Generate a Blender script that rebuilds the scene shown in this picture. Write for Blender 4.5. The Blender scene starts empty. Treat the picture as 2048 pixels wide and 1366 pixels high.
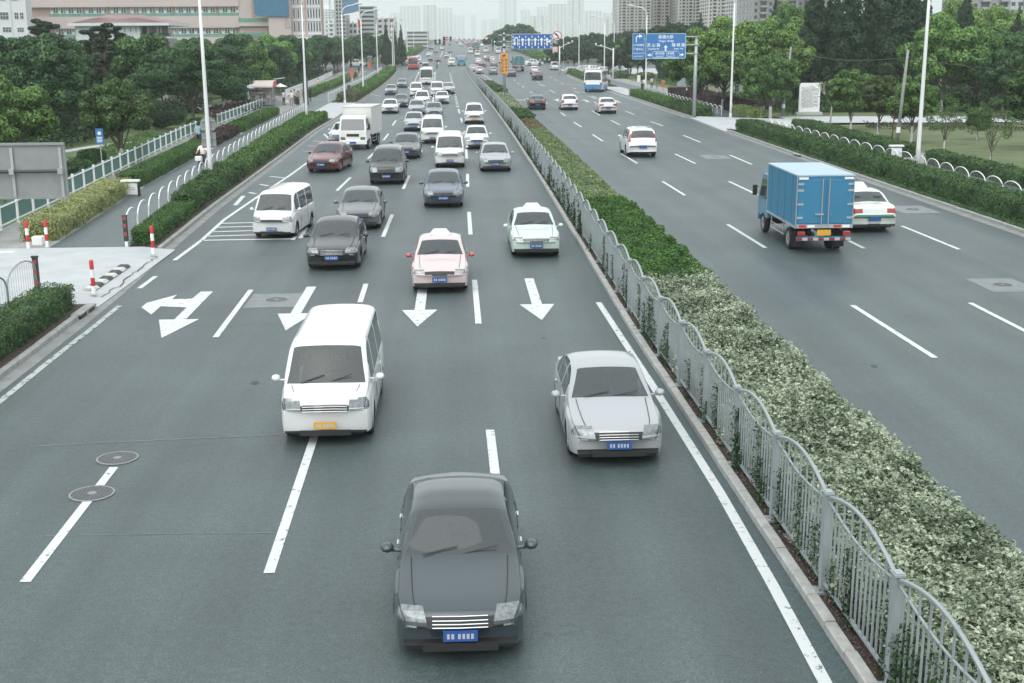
import bpy, bmesh, math, random
import numpy as np
from mathutils import Matrix, Vector
random.seed(7); RS = np.random.RandomState(11)
R = math.radians
S = bpy.context.scene
C = S.collection

# ------------------------------------------------------------------ camera
F, HZ, CH = 2450.0, 85.0, 7.0            # focal length and horizon row in 2048-pixel units, eye height on the footbridge
PITCH, YAW, ROLL = math.atan((683 - HZ) / F), R(-2.45), R(-0.4)
cam = bpy.data.cameras.new('camera'); co = bpy.data.objects.new('camera', cam); C.objects.link(co)
cam.sensor_width = 36; cam.lens = 36 * F / 2048; cam.clip_start = .1; cam.clip_end = 14000
co.matrix_world = Matrix.Translation((0, 0, CH)) @ Matrix.Rotation(YAW, 4, 'Z') @ Matrix.Rotation(math.pi / 2 - PITCH, 4, 'X') @ Matrix.Rotation(ROLL, 4, 'Z')
S.camera = co

# ------------------------------------------------------------------ light: hazy overcast noon
W = bpy.data.worlds.new('World'); S.world = W; W.use_nodes = True
nt = W.node_tree; bg = nt.nodes['Background']
sky = nt.nodes.new('ShaderNodeTexSky'); sky.sky_type = 'NISHITA'; sky.sun_disc = False
SUN_EL, SUN_AZ = R(58), R(200)
sky.sun_elevation = SUN_EL; sky.sun_rotation = SUN_AZ; sky.air_density = 1.6; sky.dust_density = 5.0; sky.ozone_density = 1.5
hs = nt.nodes.new('ShaderNodeHueSaturation'); hs.inputs['Saturation'].default_value = .45
mx = nt.nodes.new('ShaderNodeMix'); mx.data_type = 'RGBA'; mx.inputs[0].default_value = .62
nt.links.new(sky.outputs[0], hs.inputs['Color']); nt.links.new(hs.outputs[0], mx.inputs[6])
mx.inputs[7].default_value = (11.6, 12.2, 12.5, 1)                      # the even cloud deck over the haze
nt.links.new(mx.outputs[2], bg.inputs[0]); bg.inputs[1].default_value = .105
sl = bpy.data.lights.new('sun', 'SUN'); sl.energy = 1.3; sl.angle = R(80); sl.color = (1, .97, .92)
so = bpy.data.objects.new('sun', sl); C.objects.link(so)
so.rotation_euler = Vector((math.sin(SUN_AZ) * math.cos(SUN_EL), math.cos(SUN_AZ) * math.cos(SUN_EL), math.sin(SUN_EL))).to_track_quat('Z', 'Y').to_euler()
so.location = (0, 0, 60)
vs = S.view_settings; vs.view_transform = 'Standard'; vs.look = 'None'; vs.gamma = 1; vs.use_curve_mapping = False
vs.exposure = 0.42
HAZE = .0003
S.cycles.max_bounces = 6; S.cycles.volume_bounces = 2; S.cycles.transparent_max_bounces = 8

# ------------------------------------------------------------------ ground elevation and pixel -> ground
def gz(Y):
    Y = float(Y)
    if Y < 200: return 0.0
    if Y < 260: return .0125 * (Y - 200) ** 2 / 120
    if Y < 1000: return .0125 * (Y - 230)
    return .0125 * 770
MW = co.matrix_world.to_3x3()
def ray(x, y):
    return MW @ Vector(((x - 1024) / F, -(y - 683) / F, -1))
def at(x, y, z=0.0):
    d = ray(x, y); t = (CH - z) / max(-d.z, 1e-4)
    for _ in range(60):
        Y = min(d.y * t, 4000); h = gz(Y) + z - CH
        if d.z >= -1e-4 and h < d.z * t: break
        t2 = h / d.z if d.z < 0 else t
        if abs(t2 - t) < 1e-3: break
        t = t * .5 + t2 * .5
    return d.x * t, d.y * t
def atY(x, y, Y):
    d = ray(x, y); t = Y / d.y
    return d.x * t, CH + d.z * t
def pl(pts):
    xs = [p[0] for p in pts]; ys = [p[1] for p in pts]
    return lambda Y: float(np.interp(Y, xs, ys))
kerbL = pl([(-20, -9.85), (25, -9.95), (34, -10.05), (42, -10.4), (54, -10.8), (78, -11.2), (103, -11.7), (118, -11.6), (150, -12), (200, -12.4), (267, -13.2), (290, -13.6), (400, -14), (1500, -14)])
medL = pl([(-20, 4.4), (12, 4.38), (29, 4.2), (60, 4.28), (100, 4.2), (150, 3.85), (200, 3.3), (250, 2.6), (292, 2.0)])
medR = pl([(-20, 7.0), (50, 7.0), (82, 7.0), (115, 6.7), (164, 6.7), (215, 6.1), (240, 5.2), (292, 2.9)])
kerbR = pl([(-20, 20.8), (44, 20.9), (72, 21.15), (97, 21.5), (114, 22.0), (150, 22.3), (220, 22.8), (290, 23.5), (400, 24), (1500, 24)])
archL = pl([(-20, -11.1), (20, -11.3), (34, -11.45), (43, -11.65), (66, -12.95), (90, -13.9), (127, -15.1), (200, -16), (300, -17)])
bikeL = pl([(-20, -13), (30, -13.6), (42, -14.25), (61, -15.6), (85, -16.6), (120, -17.6), (177, -19.1), (250, -20), (300, -20.5)])
fenL = pl([(20, -16.6), (40, -17.1), (47, -17.5), (58, -18.1), (95, -20.6), (143, -21.9), (200, -24), (250, -25.5), (300, -26.5)])
archR = pl([(0, 23.2), (40, 23.4), (65, 24.75), (75, 24.6), (97, 24.6), (120, 24.9), (170, 25.2)])
KZ = .13

# ------------------------------------------------------------------ materials
MATS = {}
def _mat(name):
    m = bpy.data.materials.new(name); m.use_nodes = True
    return m, m.node_tree, m.node_tree.nodes['Principled BSDF']
def mat(name, col, rough=.6, metal=0, spec=.5, noise=None, bump=None, objcol=False, coat=0, emit=None, dirt=None):
    if name in MATS: return MATS[name]
    m, t, b = _mat(name); N, L = t.nodes, t.links
    b.inputs['Base Color'].default_value = (*col, 1); b.inputs['Roughness'].default_value = rough
    b.inputs['Metallic'].default_value = metal; b.inputs['Specular IOR Level'].default_value = spec
    if coat: b.inputs['Coat Weight'].default_value = coat; b.inputs['Coat Roughness'].default_value = .04
    if emit: b.inputs['Emission Color'].default_value = (*emit[0], 1); b.inputs['Emission Strength'].default_value = emit[1]
    src = None
    if objcol:
        oi = N.new('ShaderNodeObjectInfo'); src = oi.outputs['Color']
    if noise:
        geo = N.new('ShaderNodeNewGeometry'); nz = N.new('ShaderNodeTexNoise'); nz.inputs['Scale'].default_value = noise[0]; nz.inputs['Detail'].default_value = 5
        nz.inputs['Roughness'].default_value = .65
        tc = N.new('ShaderNodeTexCoord'); L.new(tc.outputs['Object'], nz.inputs['Vector'])
        mr = N.new('ShaderNodeMapRange'); mr.inputs[1].default_value = .3; mr.inputs[2].default_value = .7; mr.inputs[3].default_value = 1 - noise[1]; mr.inputs[4].default_value = 1 + noise[1]
        L.new(nz.outputs[0], mr.inputs[0])
        mu = N.new('ShaderNodeVectorMath'); mu.operation = 'SCALE'
        if src is not None: L.new(src, mu.inputs[0])
        else: mu.inputs[0].default_value = col
        L.new(mr.outputs[0], mu.inputs['Scale']); src = mu.outputs[0]
    if src is not None: L.new(src, b.inputs['Base Color'])
    if bump:
        tc = N.new('ShaderNodeTexCoord'); nz = N.new('ShaderNodeTexNoise'); nz.inputs['Scale'].default_value = bump[0]; nz.inputs['Detail'].default_value = 4
        L.new(tc.outputs['Object'], nz.inputs['Vector']); bp = N.new('ShaderNodeBump'); bp.inputs['Strength'].default_value = bump[1]; bp.inputs['Distance'].default_value = bump[2] if len(bump) > 2 else .01
        L.new(nz.outputs[0], bp.inputs['Height']); L.new(bp.outputs[0], b.inputs['Normal'])
    MATS[name] = m; return m

def leafmat(name, c1, c2, trans=.22, rough=.55):
    """two leaf colours spread leaf by leaf (the 'tint' attribute is a random number per leaf, fixed and dark on the inner filling), times the object's own colour"""
    if name in MATS: return MATS[name]
    m, t, b = _mat(name); N, L = t.nodes, t.links
    a = N.new('ShaderNodeAttribute'); a.attribute_name = 'tint'
    mx = N.new('ShaderNodeMix'); mx.data_type = 'RGBA'; mx.inputs[6].default_value = (*c1, 1); mx.inputs[7].default_value = (*c2, 1)
    tc = N.new('ShaderNodeTexCoord'); nz = N.new('ShaderNodeTexNoise'); nz.inputs['Scale'].default_value = .9; nz.inputs['Detail'].default_value = 3
    L.new(tc.outputs['Object'], nz.inputs['Vector'])
    ad = N.new('ShaderNodeMath'); ad.operation = 'MULTIPLY_ADD'; ad.inputs[1].default_value = 1.3; ad.inputs[2].default_value = -.65
    L.new(nz.outputs[0], ad.inputs[0])
    ad2 = N.new('ShaderNodeMath'); ad2.operation = 'ADD'; ad2.use_clamp = True; L.new(a.outputs['Fac'], ad2.inputs[0]); L.new(ad.outputs[0], ad2.inputs[1])
    L.new(ad2.outputs[0], mx.inputs[0])
    oi = N.new('ShaderNodeObjectInfo'); mu = N.new('ShaderNodeVectorMath'); mu.operation = 'MULTIPLY'
    L.new(mx.outputs[2], mu.inputs[0]); L.new(oi.outputs['Color'], mu.inputs[1])
    L.new(mu.outputs[0], b.inputs['Base Color']); b.inputs['Roughness'].default_value = rough; b.inputs['Specular IOR Level'].default_value = .35
    if trans:
        tr = N.new('ShaderNodeBsdfTranslucent'); ms = N.new('ShaderNodeMixShader'); ms.inputs[0].default_value = trans
        L.new(mu.outputs[0], tr.inputs[0]); L.new(b.outputs[0], ms.inputs[1]); L.new(tr.outputs[0], ms.inputs[2])
        L.new(ms.outputs[0], N['Material Output'].inputs[0])
    MATS[name] = m; return m

def asphalt(name, base, patch=.12, tracks=False):
    m, t, b = _mat(name); N, L = t.nodes, t.links
    tc = N.new('ShaderNodeTexCoord')
    def noise(scale, det, lo, hi, vec=None, rough=.6):
        n = N.new('ShaderNodeTexNoise'); n.inputs['Scale'].default_value = scale; n.inputs['Detail'].default_value = det; n.inputs['Roughness'].default_value = rough
        L.new(vec or tc.outputs['Object'], n.inputs['Vector'])
        r = N.new('ShaderNodeMapRange'); r.inputs[1].default_value = .3; r.inputs[2].default_value = .7; r.inputs[3].default_value = lo; r.inputs[4].default_value = hi
        L.new(n.outputs[0], r.inputs[0]); return r.outputs[0], n
    def mul(a, c):
        q = N.new('ShaderNodeMath'); q.operation = 'MULTIPLY'; L.new(a, q.inputs[0]); L.new(c, q.inputs[1]); return q.outputs[0]
    g, gn = noise(34, 3, .3, 1.9, rough=.85)
    h, _ = noise(9, 5, .80, 1.2)
    big, _ = noise(.22, 4, 1 - patch, 1 + patch)
    mp = N.new('ShaderNodeMapping'); mp.inputs['Scale'].default_value = (1.3, .035, 1); L.new(tc.outputs['Object'], mp.inputs['Vector'])
    st, _ = noise(1.0, 4, .86, 1.14, mp.outputs[0])
    v = mul(mul(mul(g, h), big), st)
    sx = N.new('ShaderNodeSeparateXYZ'); L.new(tc.outputs['Object'], sx.inputs[0])                     # wheel paths, two to each lane
    a1 = N.new('ShaderNodeMath'); a1.operation = 'MULTIPLY_ADD'; a1.inputs[1].default_value = 2 * math.pi * 2 / 3.3; a1.inputs[2].default_value = 4.4 * 2 * math.pi * 2 / 3.3; L.new(sx.outputs[0], a1.inputs[0])
    a2_ = N.new('ShaderNodeMath'); a2_.operation = 'SINE'; L.new(a1.outputs[0], a2_.inputs[0])
    a3 = N.new('ShaderNodeMath'); a3.operation = 'MULTIPLY_ADD'; a3.inputs[1].default_value = .07; a3.inputs[2].default_value = 1; L.new(a2_.outputs[0], a3.inputs[0]); v = mul(v, a3.outputs[0])
    # scattered pale specks (worn aggregate)
    vo = N.new('ShaderNodeTexVoronoi'); vo.inputs['Scale'].default_value = 2.2; L.new(tc.outputs['Object'], vo.inputs['Vector'])
    lt = N.new('ShaderNodeMath'); lt.operation = 'LESS_THAN'; lt.inputs[1].default_value = .035; L.new(vo.outputs['Distance'], lt.inputs[0])
    sp = N.new('ShaderNodeMath'); sp.operation = 'MULTIPLY_ADD'; sp.inputs[1].default_value = .9; sp.inputs[2].default_value = 1; L.new(lt.outputs[0], sp.inputs[0])
    v = mul(v, sp.outputs[0])
    # fine cracks across
    mp2 = N.new('ShaderNodeMapping'); mp2.inputs['Scale'].default_value = (.05, .16, 1); L.new(tc.outputs['Object'], mp2.inputs['Vector'])
    nz = N.new('ShaderNodeTexNoise'); nz.inputs['Scale'].default_value = 1.2; nz.inputs['Detail'].default_value = 6; L.new(mp2.outputs[0], nz.inputs['Vector'])
    ab = N.new('ShaderNodeMath'); ab.operation = 'SUBTRACT'; ab.inputs[1].default_value = .5; L.new(nz.outputs[0], ab.inputs[0])
    a2 = N.new('ShaderNodeMath'); a2.operation = 'ABSOLUTE'; L.new(ab.outputs[0], a2.inputs[0])
    cr = N.new('ShaderNodeMapRange'); cr.inputs[1].default_value = 0; cr.inputs[2].default_value = .0011; cr.inputs[3].default_value = .78; cr.inputs[4].default_value = 1
    L.new(a2.outputs[0], cr.inputs[0]); v = mul(v, cr.outputs[0])
    sc = N.new('ShaderNodeVectorMath'); sc.operation = 'SCALE'; sc.inputs[0].default_value = base; L.new(v, sc.inputs['Scale'])
    L.new(sc.outputs[0], b.inputs['Base Color']); b.inputs['Roughness'].default_value = .5; b.inputs['Specular IOR Level'].default_value = .62
    bp = N.new('ShaderNodeBump'); bp.inputs['Strength'].default_value = .35; bp.inputs['Distance'].default_value = .004; L.new(gn.outputs[0], bp.inputs['Height']); L.new(bp.outputs[0], b.inputs['Normal'])
    MATS[name] = m; return m

def paver(name, c, c2, sx, sy, off=.5):
    m, t, b = _mat(name); N, L = t.nodes, t.links
    tc = N.new('ShaderNodeTexCoord'); br = N.new('ShaderNodeTexBrick'); L.new(tc.outputs['Object'], br.inputs['Vector'])
    br.inputs['Color1'].default_value = (*c, 1); br.inputs['Color2'].default_value = (*c2, 1); br.inputs['Mortar'].default_value = (*[x * .45 for x in c], 1)
    br.inputs['Scale'].default_value = 1; br.inputs['Brick Width'].default_value = sx; br.inputs['Row Height'].default_value = sy; br.inputs['Mortar Size'].default_value = .012; br.offset = off
    nz = N.new('ShaderNodeTexNoise'); nz.inputs['Scale'].default_value = .7; nz.inputs['Detail'].default_value = 6; L.new(tc.outputs['Object'], nz.inputs['Vector'])
    mr = N.new('ShaderNodeMapRange'); mr.inputs[1].default_value = .3; mr.inputs[2].default_value = .7; mr.inputs[3].default_value = .82; mr.inputs[4].default_value = 1.12; L.new(nz.outputs[0], mr.inputs[0])
    sc = N.new('ShaderNodeVectorMath'); sc.operation = 'SCALE'; L.new(br.outputs[0], sc.inputs[0]); L.new(mr.outputs[0], sc.inputs['Scale'])
    L.new(sc.outputs[0], b.inputs['Base Color']); b.inputs['Roughness'].default_value = .85
    MATS[name] = m; return m

def worn(name, col, scale, amount, under=(.075, .085, .09)):
    """road paint: the paint colour with the road showing through in scuffs and small cracks"""
    m, t, b = _mat(name); N, L = t.nodes, t.links
    tc = N.new('ShaderNodeTexCoord'); nz = N.new('ShaderNodeTexNoise'); nz.inputs['Scale'].default_value = scale; nz.inputs['Detail'].default_value = 8; nz.inputs['Roughness'].default_value = .75
    L.new(tc.outputs['Object'], nz.inputs['Vector'])
    mr = N.new('ShaderNodeMapRange'); mr.inputs[1].default_value = amount; mr.inputs[2].default_value = amount + .06; L.new(nz.outputs[0], mr.inputs[0])
    mx = N.new('ShaderNodeMix'); mx.data_type = 'RGBA'; mx.inputs[6].default_value = (*under, 1); mx.inputs[7].default_value = (*col, 1); L.new(mr.outputs[0], mx.inputs[0])
    L.new(mx.outputs[2], b.inputs['Base Color']); b.inputs['Roughness'].default_value = .7
    MATS[name] = m; return m

m_asph = asphalt('asphalt', (.051, .072, .074), .2)
m_bike = asphalt('bike_lane_asphalt', (.060, .084, .088), .08)
m_paint = worn('road_paint', (.56, .60, .60), 6, .37)
m_paintw = worn('road_paint_worn', (.40, .44, .44), 5, .42)
m_conc = mat('concrete', (.40, .43, .44), .85, noise=(.8, .12), bump=(30, .3))
m_kerb = mat('kerb_stone', (.30, .315, .30), .85, noise=(4, .22), bump=(25, .4))
m_kerb2 = mat('kerb_stone_pale', (.36, .37, .355), .85, noise=(5, .22), bump=(25, .4))
m_gutter = mat('gutter_concrete', (.21, .225, .22), .85, noise=(1.6, .22), bump=(20, .3))
m_pave = paver('pavement_pavers', (.27, .285, .28), (.31, .32, .31), .3, .15)
m_soil = mat('soil', (.06, .045, .038), .95, noise=(12, .5), bump=(20, .8, .03))
m_grass = mat('lawn', (.085, .13, .045), .95, noise=(1.3, .28), bump=(60, .6, .03))
m_lawnR = mat('lawn_dry', (.105, .14, .06), .95, noise=(.5, .30), bump=(60, .6, .03))
m_earth = mat('ground_cover_earth', (.045, .07, .03), .95, noise=(.6, .3))
m_white = mat('white_paint', (.76, .79, .79), .4, noise=(2, .04))
m_pole = mat('lamp_post_white', (.72, .75, .75), .42, noise=(1.3, .07))
m_galv = mat('galvanised_steel', (.40, .43, .44), .45, metal=.35, noise=(3, .10))
m_rail = mat('railing_paint', (.30, .345, .355), .42, metal=.15, noise=(2.5, .10))
m_dark = mat('black_plastic', (.02, .021, .022), .5)
m_grey = mat('grey_paint', (.25, .27, .27), .6, noise=(3, .1))
m_rubber = mat('rubber', (.018, .018, .019), .8)
m_alloy = mat('alloy', (.45, .46, .47), .3, metal=.85)
m_chrome = mat('chrome', (.65, .67, .68), .12, metal=1)
m_glass = mat('car_glass', (.045, .058, .062), .05, spec=1.0, coat=1)
def _glass():
    m, t, b = _mat('car_glass_clear'); N, L = t.nodes, t.links; b.inputs['Base Color'].default_value = (.09, .11, .115, 1); b.inputs['Roughness'].default_value = .04; b.inputs['Specular IOR Level'].default_value = 1
    tr = N.new('ShaderNodeBsdfTransparent'); tr.inputs[0].default_value = (.50, .56, .57, 1); lw = N.new('ShaderNodeLayerWeight'); lw.inputs[0].default_value = .45
    mr = N.new('ShaderNodeMapRange'); mr.inputs[3].default_value = .42; mr.inputs[4].default_value = 1; L.new(lw.outputs['Facing'], mr.inputs[0])
    ms = N.new('ShaderNodeMixShader'); L.new(mr.outputs[0], ms.inputs[0]); L.new(tr.outputs[0], ms.inputs[1]); L.new(b.outputs[0], ms.inputs[2]); L.new(ms.outputs[0], N['Material Output'].inputs[0]); return m
m_glassc = _glass()
m_seat = mat('seat_fabric', (.055, .058, .062), .9, noise=(12, .2)); m_dash = mat('dashboard', (.03, .031, .033), .7)
m_paintcar = mat('car_paint', (.8, .8, .8), .28, objcol=True, coat=.8, spec=.4)
m_lamp = mat('headlamp_glass', (.20, .225, .235), .16, metal=.55, spec=1, coat=1, noise=(14, .55))
m_tail = mat('tail_lamp_red', (.35, .018, .015), .15, coat=1)
m_amber = mat('amber_lamp', (.7, .22, .02), .2, coat=1)
m_plateb = mat('plate_blue', (.03, .09, .30), .4)
m_platey = mat('plate_yellow', (.62, .36, .04), .4)
m_red = mat('red_paint', (.50, .035, .03), .5, noise=(5, .1))
m_signblue = mat('sign_blue', (.028, .115, .36), .4)
m_signblue2 = mat('sign_blue_pale', (.035, .17, .42), .45)
m_signor = mat('sign_orange', (.72, .34, .085), .5, noise=(3, .05))
m_signink = mat('sign_ink', (.09, .035, .02), .6)
m_signw = mat('sign_white', (.80, .82, .82), .45)
m_bark = mat('bark', (.13, .11, .09), .9, noise=(6, .3), bump=(18, .7, .02))
m_barkw = mat('bark_limewash', (.55, .56, .53), .85, noise=(6, .12))
m_skin = mat('skin', (.42, .25, .17), .6); m_hair = mat('hair', (.012, .01, .009), .6)
m_cloth = mat('cloth', (.5, .5, .5), .85, objcol=True, noise=(8, .08))
m_clothd = mat('cloth_dark', (.035, .038, .045), .85, noise=(8, .15))
L_green = leafmat('leaves_green', (.018, .055, .016), (.15, .25, .085))
L_dark = leafmat('leaves_dark', (.008, .030, .012), (.070, .145, .052))
L_con = leafmat('leaves_conifer', (.005, .020, .009), (.032, .075, .028), .12)
L_ced = leafmat('leaves_cedar', (.02, .042, .033), (.06, .095, .075), .12)
L_hedge = leafmat('leaves_hedge', (.014, .048, .013), (.11, .21, .06), .15)
L_lime = leafmat('leaves_lime', (.12, .17, .045), (.48, .50, .24), .2)
L_red = leafmat('leaves_maroon', (.028, .016, .016), (.085, .045, .04), .15)
L_varie = leafmat('leaves_variegated', (.035, .075, .028), (.56, .63, .48), .12, .6)
L_rust = leafmat('leaves_rust', (.045, .085, .03), (.20, .19, .11), .15)
L_bright = leafmat('leaves_bright', (.02, .065, .014), (.095, .21, .045), .15)

# ------------------------------------------------------------------ mesh helpers
class MB:
    def __init__(s): s.v = []; s.f = []; s.m = []
    def add(s, vs, fs, m=0):
        o = len(s.v); s.v += [tuple(map(float, p)) for p in vs]; s.f += [tuple(i + o for i in q) for q in fs]
        s.m += [m] * len(fs); return s
    def box(s, x0, x1, y0, y1, z0, z1, m=0, rz=0, piv=None, M=None):
        vs = [(x, y, z) for z in (z0, z1) for y in (y0, y1) for x in (x0, x1)]
        if rz:
            px, py = piv or ((x0 + x1) / 2, (y0 + y1) / 2); c, n = math.cos(rz), math.sin(rz)
            vs = [(px + (x - px) * c - (y - py) * n, py + (x - px) * n + (y - py) * c, z) for x, y, z in vs]
        if M is not None: vs = [tuple(M @ Vector(p)) for p in vs]
        return s.add(vs, [(0, 2, 3, 1), (4, 5, 7, 6), (0, 1, 5, 4), (2, 6, 7, 3), (0, 4, 6, 2), (1, 3, 7, 5)], m)
    def tube(s, pts, r, n=8, m=0, cap=True):
        pts = [Vector(p) for p in pts]; rr = r if isinstance(r, (list, tuple)) else [r] * len(pts); vs = []; prev = None
        for i, p in enumerate(pts):
            d = (pts[min(i + 1, len(pts) - 1)] - pts[max(i - 1, 0)]).normalized()
            a = prev if prev is not None else (Vector((0, 0, 1)) if abs(d.z) < .9 else Vector((1, 0, 0)))
            u = (a - d * a.dot(d)).normalized(); w = d.cross(u); prev = u
            for k in range(n):
                t = 2 * math.pi * k / n; vs.append(p + (u * math.cos(t) + w * math.sin(t)) * rr[i])
        fs = [(i * n + k, i * n + (k + 1) % n, (i + 1) * n + (k + 1) % n, (i + 1) * n + k) for i in range(len(pts) - 1) for k in range(n)]
        if cap: fs += [tuple(range(n))[::-1], tuple((len(pts) - 1) * n + k for k in range(n))]
        return s.add(vs, fs, m)
    def lathe(s, prof, n=16, m=0, axis='z', c=(0, 0, 0), close=True):
        vs = []
        for r, h in prof:
            for k in range(n):
                t = 2 * math.pi * k / n; a, b = r * math.cos(t), r * math.sin(t)
                p = (a, b, h) if axis == 'z' else ((h, a, b) if axis == 'x' else (a, h, b))
                vs.append((p[0] + c[0], p[1] + c[1], p[2] + c[2]))
        fs = [(i * n + k, i * n + (k + 1) % n, (i + 1) * n + (k + 1) % n, (i + 1) * n + k) for i in range(len(prof) - 1) for k in range(n)]
        if close: fs += [tuple(range(n))[::-1], tuple((len(prof) - 1) * n + k for k in range(n))]
        return s.add(vs, fs, m)
    def prism(s, poly, y0, y1, m=0):                    # polygon in x,z pushed along y
        n = len(poly); vs = [(x, y0, z) for x, z in poly] + [(x, y1, z) for x, z in poly]
        return s.add(vs, [tuple(range(n)), tuple(range(n, 2 * n))[::-1]] + [(i, n + i, n + (i + 1) % n, (i + 1) % n) for i in range(n)], m)
    def flat(s, poly, z, m=0, follow=False):            # polygon in x,y lying on the ground
        return s.add([(x, y, z + (gz(y) if follow else 0)) for x, y in poly], [tuple(range(len(poly)))], m)
    def build(s, name, mats, parent=None, loc=(0, 0, 0), smooth=False, org=None):
        me = bpy.data.meshes.new(name); vs = s.v
        if org is not None: vs = [(a - org[0], b - org[1], c - org[2]) for a, b, c in vs]
        me.from_pydata(vs, [], s.f)
        for m in (mats if isinstance(mats, (list, tuple)) else [mats]): me.materials.append(m)
        if any(s.m): me.polygons.foreach_set('material_index', s.m)
        if smooth: me.polygons.foreach_set('use_smooth', [True] * len(s.f))
        me.update(); return link(me, name, parent, loc)
def link(me, name, parent=None, loc=(0, 0, 0), rz=0):
    o = bpy.data.objects.new(name, me); C.objects.link(o); o.location = loc; o.rotation_euler = (0, 0, rz)
    if parent is not None: o.parent = parent
    return o
def fixn(o):
    bm = bmesh.new(); bm.from_mesh(o.data); bmesh.ops.recalc_face_normals(bm, faces=bm.faces); bm.to_mesh(o.data); bm.free(); return o
def tag(o, label=None, cat=None, group=None, kind=None, color=None):
    if label: o['label'] = label
    if cat: o['category'] = cat
    if group: o['group'] = group
    if kind: o['kind'] = kind
    if color: o.color = (*color, 1)
    return o
def thing(name, label, cat, loc=(0, 0, 0), rz=0, group=None):
    o = bpy.data.objects.new(name, None); C.objects.link(o); o.location = loc; o.rotation_euler = (0, 0, rz); o.empty_display_size = .3
    return tag(o, label, cat, group)
KIDS = {}
def copy_tree(o, parent=None):
    c = o.copy(); C.objects.link(c); c.parent = parent
    for ch in o.children: copy_tree(ch, c)
    return c
def bevel(o, w=.02, seg=2):
    bm = bmesh.new(); bm.from_mesh(o.data); bmesh.ops.bevel(bm, geom=bm.edges[:], offset=w, segments=seg, affect='EDGES', profile=.6); bm.to_mesh(o.data); bm.free(); return o

def leaf_mesh(name, P, Nn, size, mats, asp=.55, jit=.7, core=None, tint=None):
    """one four-cornered leaf blade per point P, facing roughly along Nn; core = optional (verts, faces) of an inner filling tinted dark as painted shade"""
    n = len(P); Nn = Nn + RS.normal(0, jit, (n, 3)); Nn /= np.linalg.norm(Nn, axis=1)[:, None] + 1e-9
    t = np.cross(Nn, RS.normal(0, 1, (n, 3))); t /= np.linalg.norm(t, axis=1)[:, None] + 1e-9; b = np.cross(Nn, t)
    sz = (size * (.65 + .7 * RS.rand(n)))[:, None] if np.isscalar(size) else (size * (.65 + .7 * RS.rand(n)))[:, None]
    fold = Nn * sz * .12
    V = np.stack([P - t * sz * .5, P + b * sz * asp * .5 + fold, P + t * sz * .5, P - b * sz * asp * .5 + fold], 1).reshape(-1, 3)
    tv = RS.rand(n) if tint is None else tint
    nc = 0; fc = []
    if core is not None:
        V = np.vstack([V, np.array(core[0], float).reshape(-1, 3)]); fc = core[1]
    me = bpy.data.meshes.new(name)
    nf = n + len(fc); idx = np.concatenate([np.arange(n * 4)] + ([np.array(fc, int).reshape(-1) + n * 4] if len(fc) else [])).astype(np.int32)
    me.vertices.add(len(V)); me.vertices.foreach_set('co', V.astype(np.float32).ravel())
    me.loops.add(nf * 4); me.loops.foreach_set('vertex_index', idx)
    me.polygons.add(nf); me.polygons.foreach_set('loop_start', np.arange(0, nf * 4, 4, dtype=np.int32)); me.polygons.foreach_set('loop_total', np.full(nf, 4, np.int32))
    a = me.attributes.new('tint', 'FLOAT', 'FACE'); a.data.foreach_set('value', np.concatenate([tv, np.full(len(fc), .1)]).astype(np.float32))  # inner filling gets one low tint, shade between leaves put into its colour
    for m in (mats if isinstance(mats, (list, tuple)) else [mats]): me.materials.append(m)
    me.update(calc_edges=True); return me
TXT = {}
def text(s, size, name, m, parent, loc, rz=0, align='CENTER', depth=.004, sx=1.0):
    """upright lettering facing -Y, built as its own raised mesh"""
    c = bpy.data.curves.new('txt', 'FONT'); c.body = s; c.size = size; c.align_x = align; c.align_y = 'CENTER'; c.extrude = depth; c.offset = size * .012
    o = bpy.data.objects.new('txt', c); C.objects.link(o)
    bpy.context.view_layer.update()
    me = bpy.data.meshes.new_from_object(o.evaluated_get(bpy.context.evaluated_depsgraph_get())); bpy.data.objects.remove(o); bpy.data.curves.remove(c)
    me.transform(Matrix.Rotation(math.pi / 2, 4, 'X') @ Matrix.Diagonal((sx, 1, 1, 1))); me.materials.clear(); me.materials.append(m)
    return link(me, name, parent, loc, rz)
# ================================================================== the setting: ground, road, kerbs, paths
def ysteps(a, b):
    ys = [a]; 
    while ys[-1] < b:
        y = ys[-1]; ys.append(min(b, y + (4 if y < 200 else 10 if y < 330 else 40)))
    return ys
def strip(name, xa, xb, y0, y1, z, m, kind='structure', parent=None, ys=None, zf=None):
    mb = MB(); ys = ys or ysteps(y0, y1); fa = xa if callable(xa) else (lambda Y: xa); fb = xb if callable(xb) else (lambda Y: xb)
    vs = []
    for y in ys: vs += [(fa(y), y, z + gz(y)), (fb(y), y, z + gz(y))]
    mb.add(vs, [(2 * i, 2 * i + 1, 2 * i + 3, 2 * i + 2) for i in range(len(ys) - 1)])
    o = mb.build(name, m, parent)
    if kind: o['kind'] = kind
    return o
def road_sheet(): 
    ys = ysteps(-25, 1500); o = strip('road', lambda Y: kerbL(Y) - .3, lambda Y: kerbR(Y) + .3, -25, 1500, 0, m_asph, ys=ys); return o
gr = MB(); ys = ysteps(-60, 1600) + [2500, 4000, 7000]; xs = [-2500, -200, -60, -30, 30, 60, 200, 2500]
for y in ys:
    for x in xs: gr.v.append((x, y, gz(y) - .03))
gr.f = [(i * 8 + j, i * 8 + j + 1, i * 8 + 8 + j + 1, i * 8 + 8 + j) for i in range(len(ys) - 1) for j in range(7)]; gr.m = [0] * len(gr.f)
gr.build('ground', m_earth)['kind'] = 'structure'
road = road_sheet()
cs = MB()                                                           # the crossing street beyond the zebra line
ys = [296, 305, 315, 325, 335, 345]; vs = []
for y in ys: vs += [(-260, y, gz(y) + .006), (260, y, gz(y) + .006)]
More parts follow.
